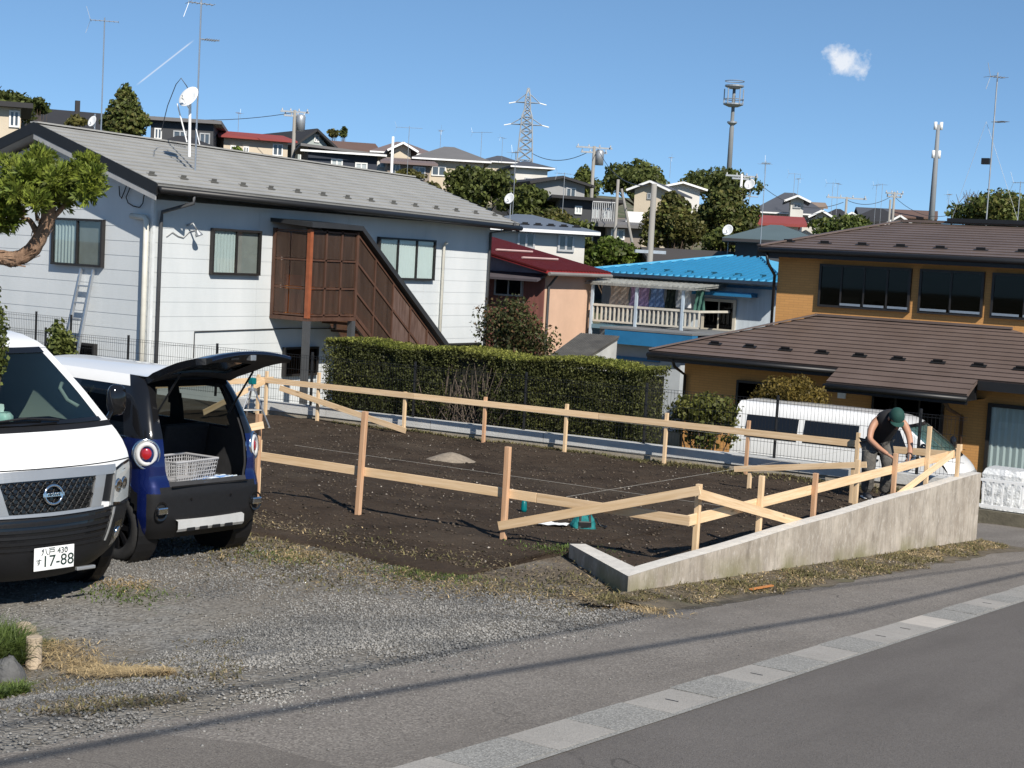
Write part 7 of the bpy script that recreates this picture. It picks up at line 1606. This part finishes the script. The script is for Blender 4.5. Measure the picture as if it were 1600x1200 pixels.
hh('dark flat-roofed house right of the conical tree', 236, 334, 188, 226, 88, 'flat', 3, W_dgrey, R_grey, 7, -4, [(.06, .18, .3, .75, 'w'), (.36, .58, .35, .75), (.78, .95, .38, .85)])
hh('dark hipped roof in front of the flat-roofed house', 232, 352, 232, 262, 80, 'hip', 30, W_dgrey, R_black, 7, 4)
hh('cream house with rust-red roof and small white windows', 350, 450, 212, 262, 92, 'side', 13, W_cream, R_red, 6, 14, [(.10, .19, .28, .6, 'w'), (.30, .39, .28, .6, 'w'), (.76, .92, .12, .5, 'w')], trim=R_red)
hh('sage green house with steep black gable on the slope', 466, 514, 227, 262, 96, 'front', 28, W_green, R_black, 9, 24, [(.5, .66, -.55, -.2, 'w'), (.06, .34, .25, .65, 'w')], trim=R_black)
hh('navy house with white roof edge and two white windows', 482, 590, 234, 275, 84, 'shed_r', 9, W_navy, R_grey, 7, 5, [(.33, .50, .28, .66, 'wl'), (.68, .86, .36, .74, 'wl')], trim=M_white)
hh('brown hipped roof between navy house and sage house', 512, 586, 232, 260, 118, 'side', 18, W_brown, R_brown, 8, 6)
hh('mauve hipped house on the slope behind the white pole', 588, 672, 236, 272, 104, 'hip', 22, W_white, R_mauve, 7, 4, [(.08, .3, .3, .7), (.5, .62, .3, .8)], trim=M_white)
hh('small cream gable in front of the mauve roof', 616, 642, 234, 252, 98, 'front', 13, W_cream, R_mauve, 5, 4, trim=M_white)
hh('low taupe house with lean-to roof below the mauve roof', 606, 672, 252, 288, 92, 'shed_b', 14, W_brown, R_mauve, 5, 3, [(.08, .3, .1, .6), (.6, .9, .15, .7)])
hh('large house with a broad grey hipped roof on the slope', 655, 756, 246, 282, 96, 'hip', 26, W_cream, R_grey, 8, 3, [(.20, .42, .32, .75, 'w'), (.62, .8, .3, .7)], trim=M_white)
hh('cream house with small slate hip behind the grey roof', 758, 806, 251, 270, 126, 'hip', 13, W_cream, R_slate, 7, 2, trim=M_white)
hh('tall white house with grey hip beside the lattice pylon', 806, 856, 259, 302, 112, 'hip', 12, W_white, R_slate, 6, 10, [(.3, .5, .4, .7)], trim=M_white)
hh('dark gabled house with grey front on the wooded slope', 836, 914, 284, 320, 88, 'front', 12, W_grey, R_black, 8, 20, [(.62, .82, .15, .7)], trim=R_black)
def balc(t, C, W, zE, hw_, ro):
    a0, a1 = W*.56, W*.98; zf = zE-hw_*.50
    bo = pt('balcony', lambda q: q.hexa([C(a0, -1.2, zf-.15), C(a1, -1.2, zf-.15), C(a1, 0, zf-.15), C(a0, 0, zf-.15), C(a0, -1.2, zf), C(a1, -1.2, zf), C(a1, 0, zf), C(a0, 0, zf)]), W_grey, t)
    for k in range(13): pt('baluster', lambda q: q.tube([C(a0+(a1-a0)*k/12, -1.18, zf), C(a0+(a1-a0)*k/12, -1.18, zf+.95)], .025, 4), M_sfr, bo)
    pt('handrail', lambda q: q.tube([C(a0, -1.18, zf+.97), C(a1, -1.18, zf+.97)], .04, 5), M_sfr, bo)
    pt('air_unit', lambda q: q.hexa([C(a0+1.6, -1.0, zf), C(a0+2.4, -1.0, zf), C(a0+2.4, -.65, zf), C(a0+1.6, -.65, zf), C(a0+1.6, -1.0, zf+.62), C(a0+2.4, -1.0, zf+.62), C(a0+2.4, -.65, zf+.62), C(a0+1.6, -.65, zf+.62)]), M_white, bo)
hh('charcoal house with balcony and air unit on the slope', 876, 962, 308, 384, 74, 'shed_r', 3, W_dgrey, R_black, 7, 4, [(.27, .40, .16, .33, 'wl'), (.58, .72, .17, .4, 'l'), (.78, .95, .17, .4, 'l'), (.55, .63, .72, .9, 'w')], extra=balc)
hh('low house with mauve lean-to roof below the charcoal balcony', 950, 1004, 350, 384, 71, 'shed_b', 15, W_brown, R_grey, 5, 3, [(.1, .5, .2, .7, 'w')])
hh('dark gable with white edge among the trees', 992, 1042, 296, 320, 98, 'front', 15, W_cream, R_slate, 7, -10, [(.4, .6, .2, .6)], trim=M_white)
hh('pale tiled roof above the big olive tree', 1036, 1094, 292, 312, 112, 'front', 10, W_white, wm('sand_tiles', (.42, .34, .27)), 8, 12, trim=M_white)
hh('long dark brown roof behind the bright blue roof', 1032, 1176, 408, 440, 55, 'side', 22, W_brown, wm('dark_umber_roof', (.06, .052, .046)), 6, 8, trim=R_black)
hh('teal hipped roof at the left of the brown upper roof', 1150, 1272, 372, 420, 54, 'hip', 28, W_dgrey, R_teal, 7, 0, trim=R_black)
hh('low red roof among the trees left of the brown house', 1168, 1248, 347, 362, 84, 'side', 15, W_white, R_red, 6, 3)
hh('slate-roofed house with a white dormer on the right skyline', 1182, 1288, 330, 356, 108, 'hip', 36, W_white, R_slate, 9, 2, [(.1, .25, .3, .7), (.7, .85, .3, .7)], trim=M_white)
hh('white dormer gable with small window on the slate roof', 1236, 1256, 313, 330, 102, 'front', 9, W_white, R_slate, 4, 2, [(.2, .8, .25, .7)], trim=M_white)
hh('white front gable at the right end of the slate-roofed house', 1274, 1293, 338, 356, 101, 'front', 11, W_white, R_slate, 5, 2, trim=M_white)
hh('dark house with left white gable behind the bushy tree', 1318, 1342, 344, 364, 112, 'front', 14, W_white, R_slate, 8, 4, [(.35, .65, .2, .7)], trim=M_white)
hh('broad dark hipped roof on the far right skyline', 1334, 1408, 344, 366, 118, 'hip', 24, W_grey, R_black, 9, 0, [(.1, .2, .2, .7)])
hh('white gable in front of the broad dark roof at right', 1392, 1420, 350, 372, 106, 'front', 15, W_white, R_slate, 7, 0, [(.3, .7, .3, .8)], trim=M_white)
hh('brown gabled house left of the slim mast', 1404, 1456, 338, 360, 122, 'side', 14, W_brown, R_brown, 8, 0, [(.2, .35, .2, .7, 'w'), (.6, .75, .2, .7, 'w')])

hh('small dark slate roof just left of the skyline pole', 1284, 1332, 342, 362, 116, 'hip', 20, W_grey, R_black, 8, 0, [(.2, .4, .2, .7)])
hh('tan-roofed white house peeping out behind the white dormer', 1254, 1284, 322, 342, 122, 'side', 10, W_white, wm('tan_tiles', (.27, .2, .15)), 7, 3, [(.55, .85, .2, .7, 'w')])
hh('black gabled roof behind the broad dark roof at right', 1350, 1392, 338, 362, 130, 'side', 17, W_grey, R_slate, 8, 5)
hh('white house with slate-blue hipped roof and two windows behind the red roof', 742, 915, 352, 396, 52, 'hip', 25, W_white, wm('slate_blue_roof', (.115, .14, .18)), 6, 5, [(.39, .55, .12, .72), (.755, .905, .14, .76)], extra=slate_guards, trim=M_white, group=None, name='slate_roof_house')
# hillside trees
def T(label, a, b_, c, e, d, m, n, leaf, seed, m2=None, name='tree', **k): return px_tree(name, label, a, b_, c, e, d, m, n, leaf, 'trees on the hillside', 11, seed, m2, **k)
T('dark tree behind the cream house at the far left', -20, 58, 138, 205, 75, ML_dark, 2600, .26, 31)
T('thin dark tree beside the charcoal roof', 42, 80, 150, 182, 76, ML_dark, 700, .22, 32)
ct = at(196, 172, 58); W_, H_ = 82/FPX*58, 74/FPX*58
tree('conical_tree', 'conical green tree with rusty tips behind the ridge of the white house', (ct.x, ct.y, gz(ct.x, ct.y)), ct.z-gz(ct.x, ct.y), [(0, 0, ct.z-gz(ct.x, ct.y)+H_*o_, W_*r_, W_*r_, H_*.19) for o_, r_ in ((-.42, .46), (-.25, .48), (-.08, .43), (.1, .34), (.27, .22), (.4, .11))]+[(R2.x*W_*.3, R2.y*W_*.3, ct.z-gz(ct.x, ct.y)-H_*.2, W_*.22, W_*.2, H_*.2), (-R2.x*W_*.3, -R2.y*W_*.3, ct.z-gz(ct.x, ct.y)-H_*.3, W_*.22, W_*.2, H_*.2)], .15, 6500, ML_mid, .15, group='trees on the hillside', m2=ML_olive)
T('small shrub on the charcoal roof line', 100, 138, 178, 200, 70, ML_olive, 500, .2, 33, cat='shrub')
T('pale leafy bush below the red-roofed cream house', 356, 386, 228, 248, 80, ML_bright, 400, .2, 61, cat='shrub')
T('small pointed fir on the skyline between the roofs', 531, 543, 196, 217, 130, ML_dark, 350, .3, 34)
T('small round tree beside the pointed fir on the skyline', 511, 530, 201, 216, 131, ML_olive, 300, .3, 35)
T('broad dark green tree below the grey hipped roof', 690, 802, 256, 335, 86, ML_dark, 6000, .26, 36, ML_mid)
T('dark green tree left of the charcoal house', 772, 880, 285, 345, 80, ML_dark, 4500, .24, 37, ML_mid)
T('olive bush right below the dark green slope trees', 828, 912, 320, 378, 72, ML_olive, 2800, .2, 38, ML_mid)
T('low bush under the mauve-roofed houses', 612, 668, 262, 285, 84, ML_olive, 900, .22, 39, cat='shrub')
T('green tree behind the left utility pole', 885, 940, 254, 325, 112, ML_mid, 2200, .3, 40)
T('round dark green tree on the skyline in the middle', 936, 1060, 246, 330, 116, ML_dark, 6000, .32, 41, ML_mid)
T('flat-topped pine left of the cell tower foot', 1056, 1200, 258, 318, 122, ML_dark, 5000, .32, 42)
T('big olive-brown tree behind the concrete utility pole', 1002, 1108, 294, 400, 66, ML_olive, 7500, .19, 43, ML_mid)
T('big dark green tree left of the low red roof', 1082, 1190, 282, 388, 70, ML_dark, 7500, .2, 44, ML_olive)
T('bright green bush at the foot of the olive tree', 1095, 1162, 352, 398, 62, ML_mid, 2200, .17, 45, cat='shrub')
T('bright green bush behind the red ribbed roof', 908, 1006, 366, 426, 58, ML_bright, 4200, .17, 46, ML_mid, cat='shrub')
T('leafy tree rising over the brown upper roof edge', 1268, 1382, 332, 385, 62, ML_mid, 4200, .17, 47, ML_bright)
T('twiggy green tree behind the ridge at the right edge', 1476, 1640, 292, 372, 60, ML_mid, 5200, .17, 48, ML_olive)
tr_ = bpy.data.objects['tree.013'] if 'tree.013' in bpy.data.objects else None
q = MB(); bt = at(1556, 345, 60.5); bo = wthing('bare_branches', 'pale bare branches standing out of the tree at the right edge', 'branches', (bt.x, bt.y, bt.z-1.2))
for k in range(46):
    a = random.uniform(-1, 1); p0 = bt+R2*a*1.0+Vector((0, 0, -.4)); p1 = at(1556+a*62+random.uniform(-8, 8), random.uniform(284, 322)+abs(a)*14, 60.5); pm2 = p0.lerp(p1, .5)+R2*random.uniform(-.15, .15)
    q.tube([p0, pm2, p1], [.03, .018, .007], 4); e2 = p1.lerp(pm2, .4)+R2*random.uniform(-.4, .4)+Vector((0, 0, .35)); q.tube([p1.lerp(pm2, .5), e2], [.014, .006], 4)
q.build('branch', M_twig, bo)
for i, (a, b_, c, e, d) in enumerate(((560, 640, 268, 300, 76), (640, 700, 282, 320, 74), (868, 932, 338, 400, 66), (1180, 1260, 352, 392, 66), (1300, 1420, 352, 392, 90), (1400, 1500, 342, 380, 95))):
    T(('bush below the navy house', 'bush below the broad grey roof', 'bush beneath the charcoal house', 'bush beneath the low red roof', 'bush under the right skyline gables', 'bush behind the ridge of the brown house')[i]+' on the slope', a, b_, c, e, d, (ML_mid, ML_olive)[i % 2], 1500, .22, 70+i, cat='shrub')

# ---- masts, poles, antennas
def aerial(label, px, yt, yb, d, r_=.02, els=7, boom=1.1, yaw=0.4, dish=None, m=None, side2=None, lean=0, name='tv_antenna', cat='antenna', group='television antennas'):
    B_, T_ = at(px, yb, d), at(px, yb, d); h = (yb-yt)/FPX*d; t = wthing(name, label, cat, B_, group); m = m or M_steel; tp = Vector((B_.x, B_.y, B_.z+h))
    pt('mast', lambda q: q.tube([B_-Vector((0, 0, .5)), tp], r_, 6), m, t); ub = R2*math.cos(yaw)+D2*math.sin(yaw); ux = Vector((-ub.y, ub.x, 0))
    def f(q):
        c = tp-Vector((0, 0, h*.03)); q.tube([c-ub*boom*.5, c+ub*boom*.5], r_*.6, 5)
        for k in range(els): p = c+ub*boom*(-.5+k/(els-1)); l_ = .14+.10*(k == 0); q.tube([p-ux*l_, p+ux*l_], r_*.35, 4)
        p = c-ub*boom*.5; q.tube([p+Vector((0, 0, .3))-ub*.1, p], r_*.4, 4); q.tube([p-Vector((0, 0, .3))-ub*.1, p], r_*.4, 4)
    if els: pt('yagi', f, m, t)
    if side2:
        z = at(px, side2, d).z; pt('side_arm', lambda q: (q.tube([Vector((B_.x, B_.y, z)), Vector((B_.x, B_.y, z))+ub*boom*.8], r_*.6, 5), [q.tube([Vector((B_.x, B_.y, z))+ub*boom*(.2+.1*k)-ux*.2, Vector((B_.x, B_.y, z))+ub*boom*(.2+.1*k)+ux*.2], r_*.35, 4) for k in range(6)]), m, t)
    if dish:
        z = at(px, dish, d).z; c = Vector((B_.x, B_.y, z)); ax = (-R2*.55-D2*.75+Vector((0, 0, .35))).normalized(); k_ = d/FPX*18*.5
        pt('dish', lambda q: q.lathe([(0, 0), (k_*.5, k_*.06), (k_*.8, k_*.17), (k_, k_*.28), (k_*.98, k_*.3), (k_*.78, k_*.2), (0, .03)], c+ax*.05, ax, 22), M_white, t, True)
        pt('feed_arm', lambda q: q.tube([c-Vector((0, 0, k_*.9)), c+ax*k_*1.1-Vector((0, 0, k_*.3))], r_*.7, 5), m, t)
    return t
# on the white house roof
ra = at(307, 236, 31.5)
aerial('tall thin antenna mast beside the white satellite dish on the white house roof', 306, 2, 232, 31.6, .018, 6, .5, .5, None, M_alu, 62)
ds = at(297, 214, 31.4); dt = wthing('satellite_dish', 'white satellite dish on its own post next to the tall roof mast', 'satellite dish', ds)
def f(q): q.tube([ds-Vector((0, 0, .4)), at(297, 160, 31.4)], .028, 8)
pt('post', f, M_white, dt)
dc = at(298, 154, 31.3); dax = (-R2*.45-D2*.7+Vector((0, 0, .45))).normalized()
pt('reflector', lambda q: q.lathe([(0, 0), (.12, .015), (.2, .045), (.235, .07), (.23, .078), (.12, .025), (0, .012)], dc, dax, 26), M_white, dt, True)
pt('feed_arm', lambda q: q.tube([dc-Vector((0, 0, .22))+dax*.05, dc+dax*.26-Vector((0, 0, .12))], .012, 6), M_white, dt); pt('feed_horn', lambda q: q.lathe([(.03, 0), (.04, .06), (0, .06)], dc+dax*.28-Vector((0, 0, .12)), -dax, 10), M_white, dt)
sup = wthing('roof_stay', 'pair of slanting white stays bracing the roof mast', 'stay', ra)
pt('stay', lambda q: q.tube([at(292, 222, 31.4), at(277, 162, 31.4)], .014, 6), M_white, sup); pt('stay', lambda q: q.tube([at(306, 200, 31.6), at(312, 226, 31.2)], .01, 5), M_white, sup)
pt('cable', lambda q: q.tube([at(252, 205, 31), at(262, 165, 31.2), at(275, 132, 31.3), at(283, 122, 31.4), at(292, 135, 31.4), at(298, 150, 31.4)], .009, 5), M_black, sup)
aerial('tall antenna mast rising left of the conical tree', 158, 30, 200, 36, .016, 7, .62, .2, None, M_alu)
aerial('white dish on the ridge of the white house, left of the conical tree', 148, 178, 198, 35, .016, 0, .5, .2, 192, M_alu)
for i, (px, yt, yb, d, bm, lab) in enumerate(((372, 176, 205, 95, 1.2, 'on the red-roofed cream house'), (636, 196, 275, 82, 2.0, 'rising before the mauve house'), (688, 200, 224, 100, 1.4, 'on the broad grey roof'), (751, 205, 246, 100, 1.6, 'right of the broad grey roof'), (784, 212, 245, 125, 1.5, 'on the slate hip beside the pylon'),
    (801, 236, 332, 60, .9, 'above the slate-blue roof'), (879, 268, 330, 72, 1.0, 'before the dark gabled house'), (1187, 248, 400, 50, .8, 'at the apex of the bright blue roof'), (1240, 270, 300, 104, 1.4, 'above the white dormer'), (1246, 276, 304, 106, 1.2, 'just right of the tallest dormer antenna'), (1298, 285, 340, 110, 1.2, 'right of the slate-roofed house'), (1306, 284, 340, 112, 1.4, 'second right of the slate-roofed house'),
    (1366, 284, 345, 115, 1.3, 'above the broad dark roof'), (1375, 286, 345, 116, 1.3, 'second above the broad dark roof'), (1480, 300, 345, 90, 1.1, 'right of the slim mast'), (1490, 320, 345, 92, .9, 'short one right of the slim mast'), (1047, 244, 268, 118, 1.2, 'on the skyline right of the round tree'), (1590, 280, 345, 45, .6, 'at the right edge over the brown roof'))):
    aerial('thin television antenna '+lab, px, yt+((i*7) % 5), yb, d, .014 if d > 70 else .012, 6, bm*(.55+.12*(i % 4)), .55*((i*3 % 7)-3))
aerial('white satellite dish on a thin mast above the slate-blue roof', 797, 300, 334, 51, .02, 0, 1, 0, 312); aerial('white satellite dish before the dark green trees by the blue roof', 1137, 352, 392, 55, .022, 0, 1, 0, 361); aerial('small dish at the right of the cell tower foot', 1172, 284, 300, 100, .025, 0, 1, 0, 289)
aerial('tall antenna mast with control box on the brown house ridge', 1541, 116, 346, 36.2, .016, 5, .4, .4, None, M_steel, 190); mo = [o for o in bpy.data.objects if o.get('label', '').startswith('tall antenna mast with control box')][0]
bxp = at(1541, 252, 36.2); pt('control_box', lambda q: q.box(bxp.x-.1, bxp.x+.08, bxp.y-.06, bxp.y+.06, bxp.z-.07, bxp.z+.07), M_black, mo)
for k, (dx, lab) in enumerate(((-55, 'left'), (50, 'right'))): pt('guy_wire', lambda q: q.tube([at(1541, 190, 36.2), at(1541+dx, 346, 36.2)], .004, 4), M_steel, mo)
# concrete utility poles with crossarms
M_pole = wm('concrete_pole', (.27, .255, .23)); M_insu = mat('insulator_grey', (.5, .5, .5), .5)
def pole(label, px, yt, yb, d, r_=.16, arms=((.06, 1.8),), lean=0, tr=False, m=None, ins=True):
    B_ = at(px, yb, d); h = (yb-yt)/FPX*d; g = min(gz(B_.x, B_.y), B_.z)-1; t = wthing('utility_pole', label, 'utility pole', (B_.x, B_.y, g), 'utility poles on the hillside'); tp = Vector((B_.x, B_.y, B_.z+h))+R2*lean
    pt('shaft', lambda q: q.tube([Vector((B_.x, B_.y, g)), tp], [r_*1.15, r_*.8], 10), m or M_pole, t, True)
    for dz, ln in arms:
        c = tp-Vector((0, 0, h*dz)); ar = pt('crossarm', lambda q: q.bar(c-R2*ln/2-D2*.15, c+R2*ln/2+D2*.15, .1, .1), M_steel, t)
        for k in ((-.45, -.15, .15, .45) if ins else ()): pt('insulator', lambda q: q.lathe([(.03, 0), (.05, .04), (.03, .09), (.04, .13), (0, .15)], c+R2*ln*k+Vector((0, 0, .05)), (0, 0, 1), 8), M_insu, ar)
    if tr: c = tp-Vector((0, 0, h*.2))+R2*.35; pt('transformer', lambda q: q.lathe([(0, -.5), (.26, -.5), (.28, .3), (.2, .42), (0, .45)], c, (0, 0, 1), 12), M_steel, t, True)
    return tp
pole('utility pole with transformer beside the sage green house', 457, 173, 262, 90, .12, ((.03, 1.6), (.1, 1.2)), tr=True)
tpA = pole('utility pole with double crossarm before the round skyline tree', 924, 229, 310, 96, .12, ((.03, 2.2), (.12, 1.6)), tr=True)
pole('pale bare pole left of the leaning prop', 960, 281, 382, 64, .075, ())
pt_ = wthing('leaning_prop', 'pale leaning prop pole right of the bare pole', 'pole', at(986, 372, 64)); pt('shaft', lambda q: q.tube([at(988, 380, 64), at(971, 295, 64)], .06, 8), M_pole, pt_)
pole('tall concrete utility pole before the big olive tree', 1014, 288, 425, 50, .11, ((.77, 1.0),), ins=False)
pole('white pole between the mauve houses', 611, 214, 282, 88, .09, (), m=M_white)
pole('white pole with small arms right of the cell tower', 1157, 272, 306, 95, .09, ((.1, 2.0), (.22, 1.2)), m=M_white)
pole('utility pole behind the slate roofs on the right skyline', 1320, 308, 352, 100, .09, ((.04, 2.6),))
pole('utility pole left of the right white gable', 1387, 312, 372, 86, .07, ())
pole('thin utility pole above the broad dark roof', 1394, 300, 352, 104, .09, ((.05, 1.2), (.15, 1.0)))
aerial('short white pole with lamp arms behind the bright blue roof apex', 1161, 306, 330, 90, .04, 5, 1.6, 0)
# steel lattice pylon
PD = 210; pb, ptp = at(819, 264, PD), at(826, 139, PD); Hp = ptp.z-pb.z+2; pyl = wthing('lattice_pylon', 'steel lattice power pylon with short arms on the skyline', 'pylon', pb-Vector((0, 0, 2)))
M_pyl = mat('pylon_steel', (.34, .36, .38), .6, .1, 1, metal=.2)
def pw(t): return (1.95*(1-t)+.75*t if t < .75 else .75*(1.2-t)/.45*.75+.12)*.62
lv = [0, .13, .25, .36, .46, .55, .63, .70, .77, .84, .91, 1.0]
def corner(t, k): a = pw(t)*(1 if t < .98 else .4); return pb-Vector((0, 0, 2))+R2*(a*(1, 1, -1, -1)[k])+D2*(a*(1, -1, -1, 1)[k])+Vector((0, 0, (Hp)*t))
for k in range(4): pt('leg', lambda q: q.tube([corner(t, k) for t in lv], .09, 5), M_pyl, pyl)
def f(q):
    for a, b_ in zip(lv, lv[1:]):
        for k in range(4): n_ = (k+1) % 4; q.tube([corner(a, k), corner(b_, n_)], .05, 4); q.tube([corner(a, n_), corner(b_, k)], .05, 4); q.tube([corner(b_, k), corner(b_, n_)], .05, 4)
pt('bracing', f, M_pyl, pyl)
for t_, ln in ((.62, 2.1), (.85, 1.6)):
    for s_ in (-1, 1):
        b0 = pb-Vector((0, 0, 2))+Vector((0, 0, Hp*t_)); tip = b0+R2*s_*ln
        arm = pt('arm', lambda q: (q.tube([b0+R2*s_*.4-D2*.4, tip], .06, 4), q.tube([b0+R2*s_*.4+D2*.4, tip], .06, 4), q.tube([b0+Vector((0, 0, 1.1))+R2*s_*.3, tip], .06, 4)), M_pyl, pyl)
        pt('insulator', lambda q: q.tube([tip, tip+R2*s_*.9-Vector((0, 0, .2))], .08, 6), M_white, arm)
# monopole cell tower
CD = 190; cb, ctp = at(1139, 268, CD), at(1147, 141, CD); Hc = ctp.z-cb.z; cell = wthing('cell_tower', 'steel monopole cell tower with round platforms on the skyline', 'cell tower', cb-Vector((0, 0, 3)))
Z_ = lambda py: Vector((cb.x, cb.y, cb.z+Hc*(268-py)/127))
pt('shaft', lambda q: q.tube([Z_(268)-Vector((0, 0, 3)), Z_(220), Z_(200), Z_(199), Z_(168), Z_(140)], [.33, .29, .28, .23, .21, .18], 14), wm('tower_grey', (.19, .2, .205)), cell, True)
for py, r_ in ((140, 1.15), (168, 1.2), (196, .6)):
    pl_ = pt('platform', lambda q: q.lathe([(0, 0), (r_*.5, 0), (r_, .25), (r_, .42), (0, .42)], Z_(py), (0, 0, 1), 18), M_steel, cell)
    if py != 196: pt('ring_rail', lambda q: q.tube([Z_(py)+R2*r_*math.cos(a)+D2*r_*math.sin(a)+Vector((0, 0, .9)) for a in np.linspace(0, 6.2832, 25)], .05, 4, cap=False), M_steel, pl_)
for k in range(5): a = k*1.257+.2; pt('antenna_panel', lambda q: q.tube([Z_(168)+R2*1.2*math.cos(a)+D2*1.2*math.sin(a)+Vector((0, 0, .3)), Z_(140)+R2*1.2*math.cos(a)+D2*1.2*math.sin(a)], .07, 6), M_steel, cell)
# slim mast at the right
SD = 120; sb2 = at(1455, 345, SD); Hs = (345-192)/FPX*SD; slim = wthing('slim_mast', 'slim grey mast with white antenna cylinders above the brown roof', 'mast', sb2-Vector((0, 0, 2)))
zz_ = lambda py: sb2+Vector((0, 0, Hs*(345-py)/153))
pt('shaft', lambda q: q.tube([zz_(345)-Vector((0, 0, 2)), zz_(280), zz_(196)], [.26, .2, .13], 10), wm('mast_grey', (.22, .235, .25)), slim, True)
for a, b_ in ((192, 204), (236, 248)):
    for k in (-1, 1): pt('antenna_panel', lambda q: q.tube([zz_(b_)+R2*.22*k, zz_(a)+R2*.22*k], .13, 8), M_white, slim, True)
# wires across the skyline
M_wire = mat('dark_wire', (.05, .05, .055), .6)
def wire(label, a, b_, sag, r_=.02, n=14):
    a, b_ = Vector(a), Vector(b_); P = [a.lerp(b_, t)-Vector((0, 0, sag*4*t*(1-t))) for t in np.linspace(0, 1, n)]; q = MB().tube(P, r_, 4); tag(q.build('power_line', M_wire), label, 'wire', 'overhead wires')
wire('thin dark wire from the left skyline to the pole by the sage house', at(240, 182, 95), at(458, 176, 90), .3, .018)
wire('thin dark wire between the lattice pylon and the double-arm pole', at(832, 240, 110), at(920, 237, 96), .5, .022)
wire('thin dark wire from the double-arm pole down to the right trees', at(934, 232, 96), at(1012, 290, 60), .6, .02)
wire('thin dark wire over the slate roofs to the skyline pole', at(1190, 290, 100), at(1318, 316, 100), .8, .018)
wire('thin dark wire from the skyline pole to the thin pole at right', at(1324, 313, 100), at(1394, 306, 104), .4, .018)
wire('thin dark wire right of the thin pole towards the slim mast', at(1396, 306, 104), at(1500, 330, 110), .8, .018)
# street cables overhead (out of the frame) that throw the two shadow lines over the asphalt
def cable(label, pts, hgt, r_):
    P = []
    for px, py in pts:
        rr_ = ray(px, py); t = (Z_R-CAM.z)/(rr_.z+K_R*rr_.y); p = CAM+rr_*t; k = (hgt-p.z)/SUN.z; P.append(p+SUN*k)
    A_, B_ = P[0], P[-1]; d_ = (B_-A_); P = [A_-d_*1.2]+P+[B_+d_*.8]; q = MB().tube(P, r_, 8); tag(q.build('street_cable', M_wire, smooth=True), label, 'cable', 'cables along the street')
cable('lower thick black street cable high above the road edge', [(0, 1195), (330, 1130), (700, 1065), (1080, 1000), (1330, 958), (1600, 897)], 5.6, .021)
cable('upper black street cable high above the road edge', [(560, 1045), (900, 985), (1170, 935), (1400, 905), (1600, 878)], 5.9, .014)
